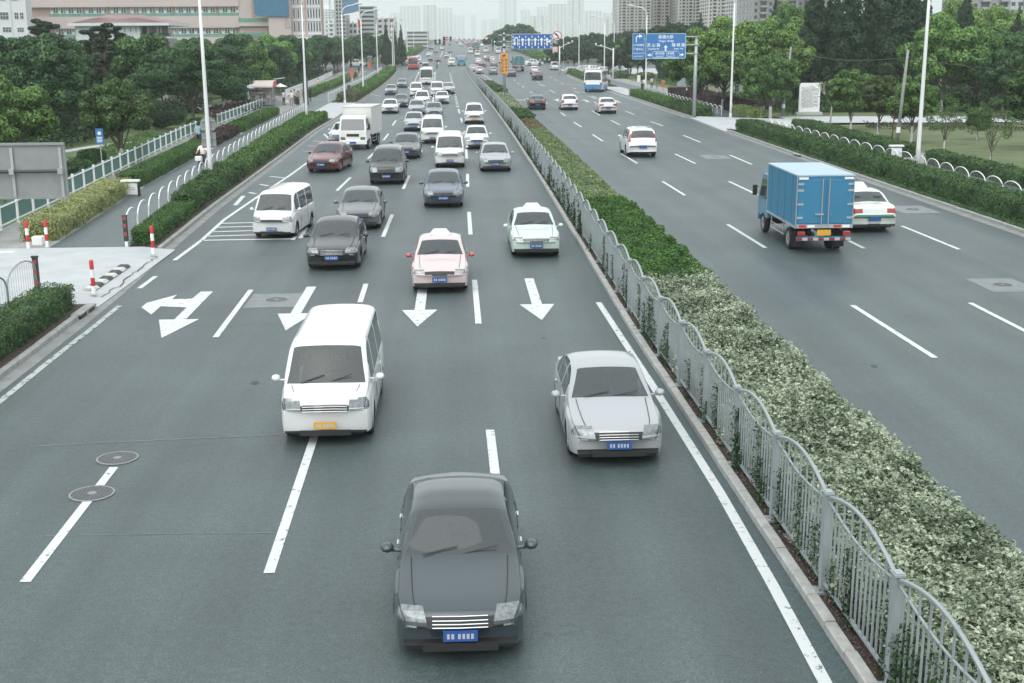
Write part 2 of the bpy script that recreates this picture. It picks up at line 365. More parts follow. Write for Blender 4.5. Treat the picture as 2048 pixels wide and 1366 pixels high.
cs.add(vs, [(2 * i, 2 * i + 1, 2 * i + 3, 2 * i + 2) for i in range(len(ys) - 1)]); cs.build('side_street', m_asph)['kind'] = 'structure'
strip('side_road_right', 24, 75, 262, 296, .008, m_conc)

# left side, raised behind the kerb
DV0, DV1 = 34.9, 42.2                                                # the driveway mouth
strip('cycle_path', lambda Y: bikeL(Y), lambda Y: archL(Y) + .12, -25, DV0 - .1, KZ, m_bike)
strip('cycle_path', lambda Y: bikeL(Y), lambda Y: archL(Y) + .12, DV1, 292, KZ, m_bike)
strip('pavement', lambda Y: fenL(Y) - .1, lambda Y: bikeL(Y), DV1, 292, KZ + .004, m_pave)
strip('pavement', -40, lambda Y: bikeL(Y), -25, DV0 - .1, KZ + .004, m_pave)
strip('pavement', -28.5, lambda Y: fenL(Y) - .1, 139, 172, KZ + .002, m_pave)
strip('planting_soil', lambda Y: archL(Y) + .12, lambda Y: kerbL(Y) - .14, -25, DV0 - 1.5, KZ - .02, m_soil)
strip('planting_soil', lambda Y: archL(Y) + .12, lambda Y: kerbL(Y) - .14, DV1 + .75, 119, KZ - .02, m_soil)
strip('kerb_apron', lambda Y: archL(Y) + .12, lambda Y: kerbL(Y) - .14, 119, 151, KZ - .01, m_conc)
strip('planting_soil', lambda Y: archL(Y) + .12, lambda Y: kerbL(Y) - .14, 151, 292, KZ - .02, m_soil)
dv = MB()
for (x0, x1, z0, z1) in ((-11.1, -9.95, KZ + .012, .02), (-80, -11.1, KZ + .012, KZ + .012)):
    for (a, b) in ((DV0 - 1.5, DV0 + 2.2), (DV0 + 2.2, DV0 + 5), (DV0 + 5, DV1 + .8)):
        dv.add([(x0, a, z0), (x1, a, z1), (x1, b, z1), (x0, b, z0)], [(0, 1, 2, 3)])
dv.build('driveway', m_conc)['kind'] = 'structure'
strip('lawn', -75, lambda Y: fenL(Y) - .1, 42.9, 136, .02, m_grass)
strip('lawn', -75, lambda Y: fenL(Y) - 7, 136, 290, .02, m_grass)
# curving park path behind the railing
pp = [at(*q) for q in ((120, 305), (200, 292), (300, 280), (390, 262), (470, 245), (440, 225), (400, 212), (375, 205), (350, 214), (300, 218))]
def ribbon(name, pts, w, z, m):
    mb = MB(); vs = []
    for i, p in enumerate(pts):
        a, b = Vector(pts[max(i - 1, 0)]), Vector(pts[min(i + 1, len(pts) - 1)]); d = (b - a).normalized(); n = Vector((-d.y, d.x)) * (w if not isinstance(w, list) else w[i]) / 2
        vs += [(p[0] + n.x, p[1] + n.y, z + gz(p[1])), (p[0] - n.x, p[1] - n.y, z + gz(p[1]))]
    mb.add(vs, [(2 * i, 2 * i + 1, 2 * i + 3, 2 * i + 2) for i in range(len(pts) - 1)]); o = mb.build(name, m); o['kind'] = 'structure'; return o
ribbon('park_path', pp[:5], 1.1, .035, m_conc); ribbon('park_path', pp[4:], 2.4, .039, m_conc)

# right side
strip('planting_soil', lambda Y: kerbR(Y) + .14, lambda Y: kerbR(Y) + 3.0, -25, 99.5, KZ - .02, m_soil)
strip('planting_soil', lambda Y: kerbR(Y) + .14, lambda Y: kerbR(Y) + 2.2, 115, 165, KZ - .02, m_soil)
strip('kerb_apron', lambda Y: kerbR(Y) + .14, 25.6, 165, 196, KZ - .01, m_conc)
strip('planting_soil', lambda Y: kerbR(Y) + .14, lambda Y: kerbR(Y) + 2.0, 196, 268, KZ - .02, m_soil)
strip('cycle_path', lambda Y: kerbR(Y) + 3.0, 26.4, -25, 99.5, KZ, m_bike)
strip('cycle_path', lambda Y: kerbR(Y) + 2.2, 27.0, 115, 165, KZ, m_bike)
strip('cycle_path', 25.6, 28.6, 165, 262, KZ, m_bike)
strip('pavement', 26.4, 29.0, -25, 99.5, KZ + .004, m_pave)
strip('pavement', 28.6, 31.6, 165, 262, KZ + .004, m_pave)
strip('pavement', 27.0, 29.5, 115, 165, KZ + .004, m_pave)
gd = MB(); gd.add([(21.3, 98, .02), (22.5, 98, KZ + .012), (22.5, 116, KZ + .012), (21.9, 116, .02)], [(0, 1, 2, 3)])
gd.add([(22.5, 98, KZ + .012), (29.6, 98.5, KZ + .012), (29.6, 111, KZ + .012), (22.5, 116, KZ + .012)], [(0, 1, 2, 3)])
gd.add([(29.6, 105, KZ + .012), (48, 103.6, KZ + .012), (48, 112.5, KZ + .012), (29.6, 114.5, KZ + .012)], [(0, 1, 2, 3)])
gd.build('driveway', m_conc)['kind'] = 'structure'
strip('lawn', 29.0, 80, -25, 104, .03, m_lawnR, ys=[-25, 20, 60, 104])
strip('lawn', 29.5, 80, 115, 262, .03, m_lawnR)

# kerbs: single stones near the camera, one continuous run beyond
def kerb(name, line, side, y0, y1, far, step, m, w=.14, h=KZ, gap=None):
    root = thing(name, None, None, (line(y0), y0, 0)); root['kind'] = 'structure'
    y = y0; rs = random.Random(int(y0 * 10) + len(name))
    while y < min(y1, far):
        yb = min(y + step, y1); xa, xb = line(y), line(yb); g = .010; j = rs.uniform(-.004, .004); jh = rs.uniform(-.006, .004)
        mb = MB(); s = -side * w; c = .02
        prof = [(0, -.02), (0, h - c), (s * .14, h), (s, h), (s, -.02)]
        vs = [(xa + px + j, y + g, pz + jh + gz(y)) for px, pz in prof] + [(xb + px + j, yb - g, pz + jh + gz(yb)) for px, pz in prof]
        mb.add(vs, [(0, 1, 2, 3, 4), (9, 8, 7, 6, 5)] + [(i, i + 5, i + 6, i + 1) for i in range(4)])
        fixn(mb.build('kerb_stone', m, root, org=(line(y0), y0, 0))); y = yb
    if y1 > far:
        mb = MB(); ys = ysteps(max(far, y0), y1); s = -side * w; vs = []
        for y in ys: vs += [(line(y), y, -.02 + gz(y)), (line(y), y, h - .02 + gz(y)), (line(y) + s * .14, y, h + gz(y)), (line(y) + s, y, h + gz(y)), (line(y) + s, y, -.02 + gz(y))]
        mb.add(vs, [(i * 5 + k, (i + 1) * 5 + k, (i + 1) * 5 + k + 1, i * 5 + k + 1) for i in range(len(ys) - 1) for k in range(4)])
        fixn(mb.build('kerb_run', m, root, org=(line(y0), y0, 0)))
    return root
kerb('kerb', kerbL, 1, 10, DV0 - 1.5, 999, .99, m_kerb)
kerb('kerb', kerbL, 1, DV1 + .75, 292, 96, .99, m_kerb)
kerb('kerb', medL, -1, 9, 292, 74, .75, m_kerb2)
kerb('kerb', medR, 1, 9, 292, 40, .99, m_kerb)
kerb('kerb', kerbR, -1, 30, 98, 98, .99, m_kerb)
kerb('kerb', kerbR, -1, 116, 262, 118, .99, m_kerb)
strip('gutter', lambda Y: kerbL(Y) + .004, lambda Y: kerbL(Y) + .36, -25, 292, .004, m_gutter)
strip('gutter', lambda Y: kerbR(Y) - .42, lambda Y: kerbR(Y) - .004, -25, 262, .004, m_gutter)
strip('median_soil', lambda Y: medL(Y) + .14, lambda Y: medR(Y) - .14, -20, 292, KZ - .03, m_soil)
# the pale foot strip along the right side of the median and the dusty strip beside its left kerb
m_dust = asphalt('asphalt_dusty', (.105, .14, .148), .1)
strip('road_edge', lambda Y: medR(Y) + .01, lambda Y: medR(Y) + .38, -20, 290, .004, m_dust)
m_dusk = asphalt('asphalt_edge', (.045, .068, .072), .1)
strip('road_edge', lambda Y: medL(Y) - .42, lambda Y: medL(Y) - .004, -20, 290, .004, m_dusk)

# ------------------------------------------------------------------ painted markings, parts of the road
def mk(name, poly, m=m_paint, z=.0085):
    mb = MB(); mb.add([(x, y, z + gz(y)) for x, y in poly], [tuple(range(len(poly)))]); o = mb.build(name, m, road); return o
def line(name, pts, w, m=m_paint, z=.0085):
    mb = MB(); vs = []
    for i, p in enumerate(pts):
        a, b = Vector(pts[max(i - 1, 0)]), Vector(pts[min(i + 1, len(pts) - 1)]); d = (b - a).normalized(); n = Vector((-d.y, d.x)) * w / 2
        vs += [(p[0] + n.x, p[1] + n.y, z + gz(p[1])), (p[0] - n.x, p[1] - n.y, z + gz(p[1]))]
    mb.add(vs, [(2 * i, 2 * i + 1, 2 * i + 3, 2 * i + 2) for i in range(len(pts) - 1)]); return mb.build(name, m, road)
def pxl(name, pxs, w, m=m_paint, z=.0085): return line(name, [at(*p) for p in pxs], w, m, z)
XL1 = pl([(10, -5.93), (20, -5.98), (30, -6.04), (45, -6.14), (60, -5.96), (80, -5.6), (100, -5.5), (165, -6.5), (290, -8.6)])
XL2 = pl([(10, -2.66), (30, -2.8), (50, -2.8), (85, -2.5), (165, -3.0), (290, -4.9)])
XL3 = pl([(10, .52), (35, .44), (60, .47), (85, .56), (101, .56), (115, .4), (133, .15), (200, -.5), (290, -1.6)])
XR1 = pl([(10, 10.75), (42, 10.6), (60, 10.55), (96, 10.5), (150, 10.6), (290, 11)])
XR2 = pl([(10, 13.95), (60, 13.9), (150, 14.2), (290, 14.9)])
XR3 = pl([(10, 17.15), (94, 17.25), (150, 17.9), (290, 19)])
def dash(X, y0, n, per=15.3, ln=6.05, w=.15, m=m_paint):
    for k in range(n):
        a = y0 + per * k; line('lane_dash', [(X(a), a), (X(a + ln / 2), a + ln / 2), (X(a + ln), a + ln)], w, m)
def dpx(pairs, w=.15, m=m_paint):
    for a, b in pairs: pxl('lane_dash', (a, b), w, m)
dpx([((50, 1165), (228, 935)), ((431, 675), (502, 580)), ((585, 480), (622.5, 438)), ((673.6, 381.6), (701, 355)), ((736, 317.6), (750, 303.5)), ((766.6, 281), (777, 267.5)), ((785, 251), (792, 241))])
dpx([((538, 1147), (640, 840)), ((720, 605), (732, 568)), ((766, 474), (784.5, 429.3)), ((806.5, 378), (818.6, 351.3)), ((836, 317), (843, 300))])
dpx([((994, 980), (980, 860)), ((957, 648), (949, 560)), ((941, 469.5), (938, 424)), ((935.5, 374), (935, 348)), ((933.5, 317.6), (932, 293)), ((930, 279), (929, 262)), ((924, 245), (922, 236)), ((919, 227), (917, 218)), ((915, 210), (914, 204))], .16)
dpx([((1870, 716), (1705, 611)), ((1531, 496), (1455, 449)), ((1370, 391), (1325, 363)), ((1275, 327), (1242, 307.6)), ((1206, 282.7), (1185, 269)), ((1163, 254), (1147, 244)), ((1131, 232), (1121, 225))])
dpx([((2130, 703), (1940, 606)), ((1728, 497), (1690, 478)), ((1515, 390), (1457.6, 363)), ((1391, 327.4), (1350, 308)), ((1308, 283), (1283, 271)), ((1240, 250), (1222, 241)), ((1200, 231), (1184, 222)), ((1110, 186), (1099, 180)), ((1085, 172), (1077, 168))])
dpx([((1918, 499), (1803, 452)), ((1620, 374), (1560, 352)), ((1503.7, 329), (1459, 310)), ((1401, 284.7), (1367, 271)), ((1326, 252), (1301, 243)), ((1268, 229), (1250, 222)), ((1192, 198), (1178, 192)), ((1160, 186), (1148, 182))])
for X, a in ((XR1, 146), (XR1, 200), (XR2, 205), (XR3, 160), (XR3, 215)): dash(X, a, 3)
for k in range(26):                                                  # dotted guide line of the U-turn bay
    Y = 140 + k * 5.4
    line('guide_dash', [(XL3(Y), Y), (XL3(Y + 2.2), Y + 2.2)], .3)
pxl('edge_line', [(1197, 605), (1300, 763), (1440, 985), (1545, 1170), (1650, 1366), (1750, 1560)], .16)
pxl('edge_line', [(3, 801), (100, 722), (190, 652), (239, 612)], .15, m_paintw); pxl('edge_line', [(-80, 870), (3, 801)], .15, m_paintw)
pxl('edge_line', [(279, 577), (311, 553)], .15)
pxl('edge_line', [(349, 521), (403, 481), (448, 440), (512, 396), (581, 350), (622, 320), (655, 290), (663, 283), (655, 275), (648, 268)], .15)
pxl('lane_solid', [(600, 477), (622, 438)], .16)
pxl('edge_line', [(2048, 448), (1900, 398), (1700, 329), (1545, 280), (1460, 256)], .12, m_paintw)
strip('edge_line', lambda Y: kerbR(Y) - .62, lambda Y: kerbR(Y) - .46, 116, 255, .0085, m_paintw, kind=None, parent=road)
for a, b in (((403, 481), (583, 478)), ((414, 473), (512, 470)), ((424, 464), (511, 461.5)), ((435, 455), (510, 453)), ((444, 447), (510, 445.5))): pxl('hatch_line', (a, b), .2)
for a, b in (((487, 392), (470, 411)), ((512, 388), (498, 385)), ((537, 372), (520, 369)), ((570, 356), (540, 353)), ((615, 292), (640, 293)), ((625, 282), (661, 285)), ((607, 303), (632, 302))): pxl('hatch_line', (a, b), .2)
# straight arrows (pointing at the camera) and the split arrow of the left lane
def arrow(xc, yt, yb, nm='lane_arrow'):
    mk(nm, [(xc - .14, yt), (xc + .14, yt), (xc + .14, yb + 2.0), (xc + .48, yb + 2.0), (xc, yb), (xc - .48, yb + 2.0), (xc - .14, yb + 2.0)], m_paint)
arrow(-4.4, 35.9, 30.2); arrow(-1.1, 35.6, 30.4); arrow(2.1, 36.7, 30.9)
mk('lane_arrow', [(-7.55, 35.4), (-7.2, 35.4), (-7.2, 31.7), (-6.85, 31.7), (-7.35, 29.6), (-7.9, 31.7), (-7.5, 31.7), (-7.5, 33.2), (-8.25, 33.4), (-8.25, 32.35), (-8.75, 33.3), (-8.75, 33.9), (-8.15, 35.0), (-8.15, 34.35), (-7.6, 34.4)], m_paint)
for xc, yt in ((9.0, 160), (12.4, 157), (15.8, 155), (19.3, 153)):
    mk('lane_arrow', [(xc - .16, yt - 6), (xc + .16, yt - 6), (xc + .16, yt - 2), (xc + .5, yt - 2), (xc, yt), (xc - .5, yt - 2), (xc - .16, yt - 2)])
mk('lane_arrow', [(7.3, 155.2), (9.0, 155.2), (9.0, 154.3), (10.3, 155.8), (9.0, 157.2), (9.0, 156.3), (7.3, 156.3)])
for k in range(14): line('crossing_dash', [(-14 + k * 1.16, 289 ), (-13.45 + k * 1.16, 289)], 1.0)
for k in range(26): line('crossing_dash', [(-13.6 + k * 1.12, 301), (-13.05 + k * 1.12, 301)], 1.0)
for X in (XL1, XL2, XL3): line('lane_solid', [(X(290), 345), (X(290) - .4, 400), (X(290) - .6, 520)], .2)
line('lane_solid', [(XL2(150), 150), (XL2(220), 220), (XL2(285), 285)], .16); line('lane_solid', [(XL1(180), 180), (XL1(285), 285)], .16)
line('lane_solid', [(6.6, 236), (4.4, 292)], .18)
pxl('guide_dash', ((1120, 168), (1170, 171)), .2); pxl('guide_dash', ((713, 184), (760, 192)), .2); pxl('guide_dash', ((1140, 186), (1190, 186)), .18)
for a, b_, w in (((270, 657), (640, 646), .035), ((60, 893), (560, 870), .04), ((400, 521), (620, 512), .03), ((80, 1072), (560, 1066), .02)): pxl('road_seam', (a, ((a[0] + b_[0]) / 2, (a[1] + b_[1]) / 2 - 1), b_), w, mat('seam_pale', (.15, .19, .19), .8, noise=(3, .4)), z=.0048)
rs = random.Random(8)
for k in range(26):                                                  # oil drips down the middle of the lanes
    xc = rs.choice([-4.4, -1.1, 2.1, 12.3, 15.6, 8.9]) + rs.uniform(-.3, .3); yc = rs.uniform(14, 70); a_ = rs.uniform(.03, .11); mk('oil_stain', [(xc + a_ * rs.uniform(.6, 1) * math.cos(q * .7), yc + a_ * 1.8 * rs.uniform(.6, 1) * math.sin(q * .7)) for q in range(9)], mat('oil_stain', (.020, .030, .034), .5), z=.0042)
# square repair patches and manholes
m_patch = mat('repair_patch', (.19, .215, .22), .85, noise=(3, .12))
m_iron = mat('manhole_iron', (.12, .13, .13), .55, metal=.4, noise=(20, .25), bump=(60, .8, .006))
m_ring = mat('manhole_ring', (.24, .26, .26), .6, metal=.2, noise=(14, .2))
for (px, py, w, d) in ((551, 601, 1.5, 1.9), (1825, 419, 1.6, 2.4), (2005, 570, 1.4, 2.0), (1430, 314, 1.6, 2.6), (1210, 160, 2.5, 3)):
    x, y = at(px, py); mk('repair_patch', [(x - w / 2, y - d / 2), (x + w / 2, y - d / 2), (x + w / 2, y + d / 2), (x - w / 2, y + d / 2)], m_patch, z=.0045)
def manhole(px, py, label, r=.36):
    x, y = at(px, py); t = thing('manhole_cover', label, 'manhole cover', (x, y, 0)); 
    mb = MB(); mb.lathe([(r, .004), (r, .016), (r * .90, .017), (r * .90, .008)], 28, close=False); mb.build('ring', m_ring, t, smooth=False)
    mb = MB(); mb.lathe([(r * .88, .006), (r * .88, .013), (.001, .014)], 28, close=False)
    for a in range(-5, 6):
        xx = a * r * .155; h = math.sqrt(max(0, (r * .8) ** 2 - xx * xx)); mb.box(xx - .008, xx + .008, -h, h, .013, .018)
    mb.build('lid', m_iron, t)
    mb = MB(); mb.lathe([(r * .2, .0145), (r * .2, .021), (.001, .021)], 14, close=False); mb.build('boss', m_ring, t); return t
manhole(235, 917, 'round iron manhole cover at the far end of the painted dash, lower left'); manhole(184, 988, 'round iron manhole cover breaking the painted dash, lower left')
manhole(553, 600, 'pale round manhole cover in a square patch between two arrows', .34); manhole(1825, 419, 'manhole cover in a pale patch right of the white and green taxi', .3)
manhole(2005, 570, 'manhole cover in a pale patch at the right picture edge', .3); manhole(1430, 314, 'far manhole cover in a pale patch beyond the white SUV', .3)
# the paler slab in the pavement of the driveway side and the kerb drain mouths
def drain(line_, y, n, side, label):
    t = thing('kerb_drain', label, 'drain inlet', (line_(y), y, 0))
    for k in range(n):
        mb = MB(); mb.box(-.03 if side > 0 else -.05, .05 if side > 0 else .03, k * .72, k * .72 + .55, .005, .10); mb.build('inlet_mouth', m_dark, t)
        mb = MB(); mb.box(-.05, .052, k * .72 + .56, k * .72 + .70, 0, .125); mb.build('inlet_jamb', m_kerb, t)
    mb = MB(); mb.box(-.2, .054, -.06, n * .72, .10, KZ + .008); mb.build('inlet_top', m_kerb, t); return t
drain(kerbL, 31.9, 2, 1, 'dark two-mouthed kerb drain below the left driveway'); drain(kerbR, 75.5, 2, -1, 'small dark kerb drain beside the long right hedge')
x, y = at(1500, 330)
# road hump strips on the driveway edge: black and pale rubber blocks
t = thing('speed_hump', 'black and pale striped rubber hump strip on the driveway edge', 'speed hump', (-10.75, 35.3, KZ))
for k in range(8):
    mb = MB(); mb.add([(-.2, k * .5, .0), (.2, k * .5, -.02), (.2, k * .5 + .48, -.02), (-.2, k * .5 + .48, .0), (-.12, k * .5 + .01, .05), (.12, k * .5 + .01, .045), (.12, k * .5 + .47, .045), (-.12, k * .5 + .47, .05)], [(4, 5, 6, 7), (0, 1, 5, 4), (1, 2, 6, 5), (2, 3, 7, 6), (3, 0, 4, 7)])
    mb.build('hump_block', mat('hump_black', (.05, .055, .055), .7, noise=(9, .5)) if k % 2 else mat('hump_pale', (.5, .5, .46), .7, noise=(7, .35)), t)
# painted white give-way mark on the driveway
mb = MB(); a = at(0, 513); b = at(14, 519); mb.box(a[0] - .9, a[0] + .5, a[1] - .2, a[1] + .25, KZ + .013, KZ + .018); mb.build('paint_mark', m_paint)['kind'] = 'structure'
# crack along the driveway kerb
mb = MB(); rs = random.Random(3); pts = []; y = 34.6
while y < 41.5: pts.append((-10.15 + rs.uniform(-.07, .07) - (y > 37) * .08, y)); y += rs.uniform(.2, .45)
for i in range(len(pts) - 1):
    (xa, ya), (xb, yb) = pts[i], pts[i + 1]; w = rs.uniform(.008, .02); z = KZ + .016 - .1 * max(0, (max(xa, xb) + 11.1)) / 1.15 + .004
    mb.add([(xa - w, ya, z), (xa + w, ya, z), (xb + w, yb, z), (xb - w, yb, z)], [(0, 1, 2, 3)])
o = mb.build('pavement_crack', m_soil); o['kind'] = 'structure'
# ================================================================== railings
# median railing: posts 2.44 m apart; pickets up to a sagging rail, every second one on to the arched top rail
fenX = lambda Y: medL(Y) + .24
med = thing('median_railing', 'long grey median railing with scalloped arched top between the carriageways', 'railing', (fenX(9.48), 9.48, KZ))
PANEL = 2.44; PH = 1.30
def rail_meshes():
    d = {}
    mb = MB(); mb.box(-.05, .05, -.05, .05, 0, PH + .02); d['post'] = mb
    mb = MB(); mb.box(-.062, .062, -.075, .075, PH + .02, PH + .045); mb.box(-.045, .045, -.06, .06, PH + .045, PH + .06); d['post_cap'] = mb
    mb = MB(); mb.box(-.11, .11, -.11, .11, -.02, .012); d['base_plate'] = mb
    n = 14; ys = [.05 + (PANEL - .1) * i / n for i in range(n + 1)]
    az = lambda y: PH - .02 + .22 * math.sin(math.pi * (y - .05) / (PANEL - .1)) ** .9
    iz = lambda y: PH - .07 - .10 * math.sin(math.pi * (y - .05) / (PANEL - .1))
    mb = MB(); mb.tube([(0, y, az(y)) for y in ys], .026, 6); d['arch_rail'] = mb
    mb = MB(); mb.tube([(0, y, iz(y)) for y in ys], .016, 6); d['sag_rail'] = mb
    mb = MB(); mb.box(-.02, .02, .05, PANEL - .05, .10, .14); d['bottom_rail'] = mb
    mb = MB(); mb.box(-.03, .03, .05, .13, .12, PH); d['end_stile'] = mb
    return d, az, iz
RM, az, iz = rail_meshes()
RMe = {k: b.build(k, m_rail) for k, b in RM.items()}
pk = {}
NP = 15
for i in range(NP):
    y = .13 + (PANEL - .26) * (i + .5) / NP; top = az(y) if i % 2 else iz(y)
    mb = MB(); mb.box(-.011, .011, y - .011, y + .011, .12, top); pk[i] = mb.build('picket', m_rail)
allp = MB()
for i in range(NP):
    y = .13 + (PANEL - .26) * (i + .5) / NP; allp.box(-.011, .011, y - .011, y + .011, .12, az(y) if i % 2 else iz(y))
allpo = allp.build('picket_row', m_rail)
npanel = int((292 - 9.48) / PANEL); npk = 0
for k in range(npanel + 1):
    Y = 9.48 + k * PANEL; x, xn = fenX(Y), fenX(Y + PANEL); rz = math.atan2(-(xn - x), PANEL); loc = (x - fenX(9.48), Y - 9.48, gz(Y))
    def put(o, nm=None):
        q = bpy.data.objects.new(o.data.name if nm is None else nm, o.data); q.name = nm or o.name.split('.')[0]; C.objects.link(q); q.parent = med; q.location = loc; q.rotation_euler = (-math.atan2(gz(Y + PANEL) - gz(Y), PANEL) * -1 if Y > 190 else 0, 0, rz); return q
    put(RMe['post'], 'post')
    if k < 60: put(RMe['post_cap'], 'post_cap')
    if k < 14: put(RMe['base_plate'], 'base_plate')
    if k == npanel: break
    put(RMe['arch_rail'], 'arch_rail'); put(RMe['bottom_rail'], 'bottom_rail')
    if k < 60: put(RMe['sag_rail'], 'sag_rail')
    if k < 20:
        put(RMe['end_stile'], 'end_stile')
        for i in range(NP):
            if npk < 295: put(pk[i], 'picket'); npk += 1
            else: pass
    if npk >= 295 and k >= 20 or k >= 20: q = put(allpo, 'picket_row'); q['kind'] = 'stuff'
for o in list(RMe.values()) + list(pk.values()) + [allpo]: bpy.data.objects.remove(o)
# bolts on the first posts
for k in range(9):
    Y = 9.48 + k * PANEL
    for z in (.45, .8, 1.1):
        mb = MB(); mb.lathe([(.014, 0), (.014, .02), (.001, .024)], 8, axis='y', close=False)
        o = mb.build('bolt', m_galv, med, loc=(fenX(Y) - fenX(9.48) + .0, Y - 9.48 + .05 + .03, z)); o.rotation_euler = (0, 0, R(90)); o.location.x -= .055

# hooped railings beside the cycle paths
def hoop_rail(label, line_, y0, y1, pitch, H, A, m, bars=True, dir_=1, dark_end=False, name='hooped_railing'):
    n = max(1, round((y1 - y0) / pitch)); pitch = (y1 - y0) / n; root = thing(name, label, 'railing', (line_(y0), y0, KZ))
    ang = [math.pi * i / 10 for i in range(11)]
    hb = MB(); hb.tube([(0, .03, 0), (0, .03, H)] + [(0, pitch / 2 - (pitch / 2 - .03) * math.cos(a), H + A * math.sin(a)) for a in ang] + [(0, pitch - .03, 0)], .025, 6); h0 = hb.build('hoop', m)
    bb = MB(); nb = int(pitch / .17)
    for i in range(1, nb):
        y = pitch * i / nb; s = math.sqrt(max(0, 1 - ((y - pitch / 2) / (pitch / 2 - .03)) ** 2)); bb.box(-.004, .004, y - .004, y + .004, .08, H + A * s - .02)
    bb.box(-.012, .012, .03, pitch - .03, .08, .11); b0 = bb.build('bar_panel', m_galv)
    for k in range(n):
        Y = y0 + k * pitch; rz = math.atan2(-(line_(Y + pitch) - line_(Y)), pitch)
        for o, nm in ((h0, 'hoop'), (b0, 'bar_panel')):
            if nm == 'bar_panel' and not bars: continue
            q = bpy.data.objects.new(nm, o.data); C.objects.link(q); q.parent = root; q.location = (line_(Y) - line_(y0), Y - y0, gz(Y)); q.rotation_euler = (0, 0, rz)
            if nm == 'bar_panel': q['kind'] = 'stuff'
    bpy.data.objects.remove(h0); bpy.data.objects.remove(b0)
    if dark_end:
        e = y0 if dark_end == 1 else y1
        mb = MB(); mb.box(-.07, .07, -.05, .05, .2, H + .35); mb.box(-.09, .09, -.06, .06, H + .35, H + .40); o = mb.build('end_post_cover', mat('reflector_black', (.03, .032, .032), .4), root, loc=(line_(e) - line_(y0), e - y0, 0))
        for z in (.45, .75, 1.02):
            mb = MB(); mb.box(-.05, .05, -.056, -.05, z - .07, z + .07); mb.build('reflector', mat('reflector_red', (.30, .06, .04), .4), root, loc=(line_(e) - line_(y0), e - y0, 0))
        mb = MB(); mb.box(-.05, .05, -.04, .04, 0, .2); mb.build('end_post', m_white, root, loc=(line_(e) - line_(y0), e - y0, 0))
    return root
hoop_rail('hooped railing with thin bars at the left picture edge, ending at the driveway', lambda Y: archL(Y) - .35, 20, 34.2, 2.2, .8, .42, m_rail, dark_end=2)
hoop_rail('long white hooped railing beside the left cycle path behind the hedges', archL, 43.1, 126, 2.2, .72, .5, m_white, dark_end=1)
hoop_rail('white hooped railing along the far left cycle path beyond the bus stop', archL, 150, 284, 2.4, .7, .45, m_white, bars=False)
hoop_rail('long white hooped railing behind the right roadside hedge', archR, 30, 98, 2.15, .48, .38, m_white)
hoop_rail('short far hooped railing beside the right hedge before the driveway', archR, 116, 150, 2.2, .52, .42, m_white)

# park railing: white posts, white rails, green pickets
m_teal = mat('railing_green', (.075, .165, .15), .5, noise=(3, .1))
def park_rail(label, y0, y1, green=True):
    root = thing('park_railing', label, 'railing', (fenL(y0), y0, KZ)); n = round((y1 - y0) / 2.3); p = (y1 - y0) / n
    a = MB(); a.box(-.042, .042, -.042, .042, 0, .96); a.box(-.055, .055, -.055, .055, .96, 1.0); a0 = a.build('post', m_white)
    b = MB(); b.box(-.03, .03, .055, p - .055, .84, .89); b.box(-.03, .03, .055, p - .055, .14, .19); b0 = b.build('rail', m_white)
    c = MB(); nn = int(p / .13)
    for i in range(1, nn): y = .055 + (p - .11) * i / nn; c.box(-.045, -.03, y - .038, y + .038, .10, .96)
    c0 = c.build('picket_row', m_teal if green else m_white)
    for k in range(n + 1):
        Y = y0 + k * p; rz = math.atan2(-(fenL(Y + p) - fenL(Y)), p)
        for o, nm in ((a0, 'post'), (b0, 'rail'), (c0, 'picket_row')):
            if k == n and nm != 'post': continue
            q = bpy.data.objects.new(nm, o.data); C.objects.link(q); q.parent = root; q.location = (fenL(Y) - fenL(y0), Y - y0, gz(Y)); q.rotation_euler = (0, 0, rz)
            if nm == 'picket_row': q['kind'] = 'stuff'
    for o in (a0, b0, c0): bpy.data.objects.remove(o)
park_rail('white and green park railing along the left pavement, near run', 42.9, 104); park_rail('white and green park railing ending at the newspaper kiosk', 110, 141)
park_rail('pale park railing along the far left pavement beyond the bus stop', 168, 262, False)
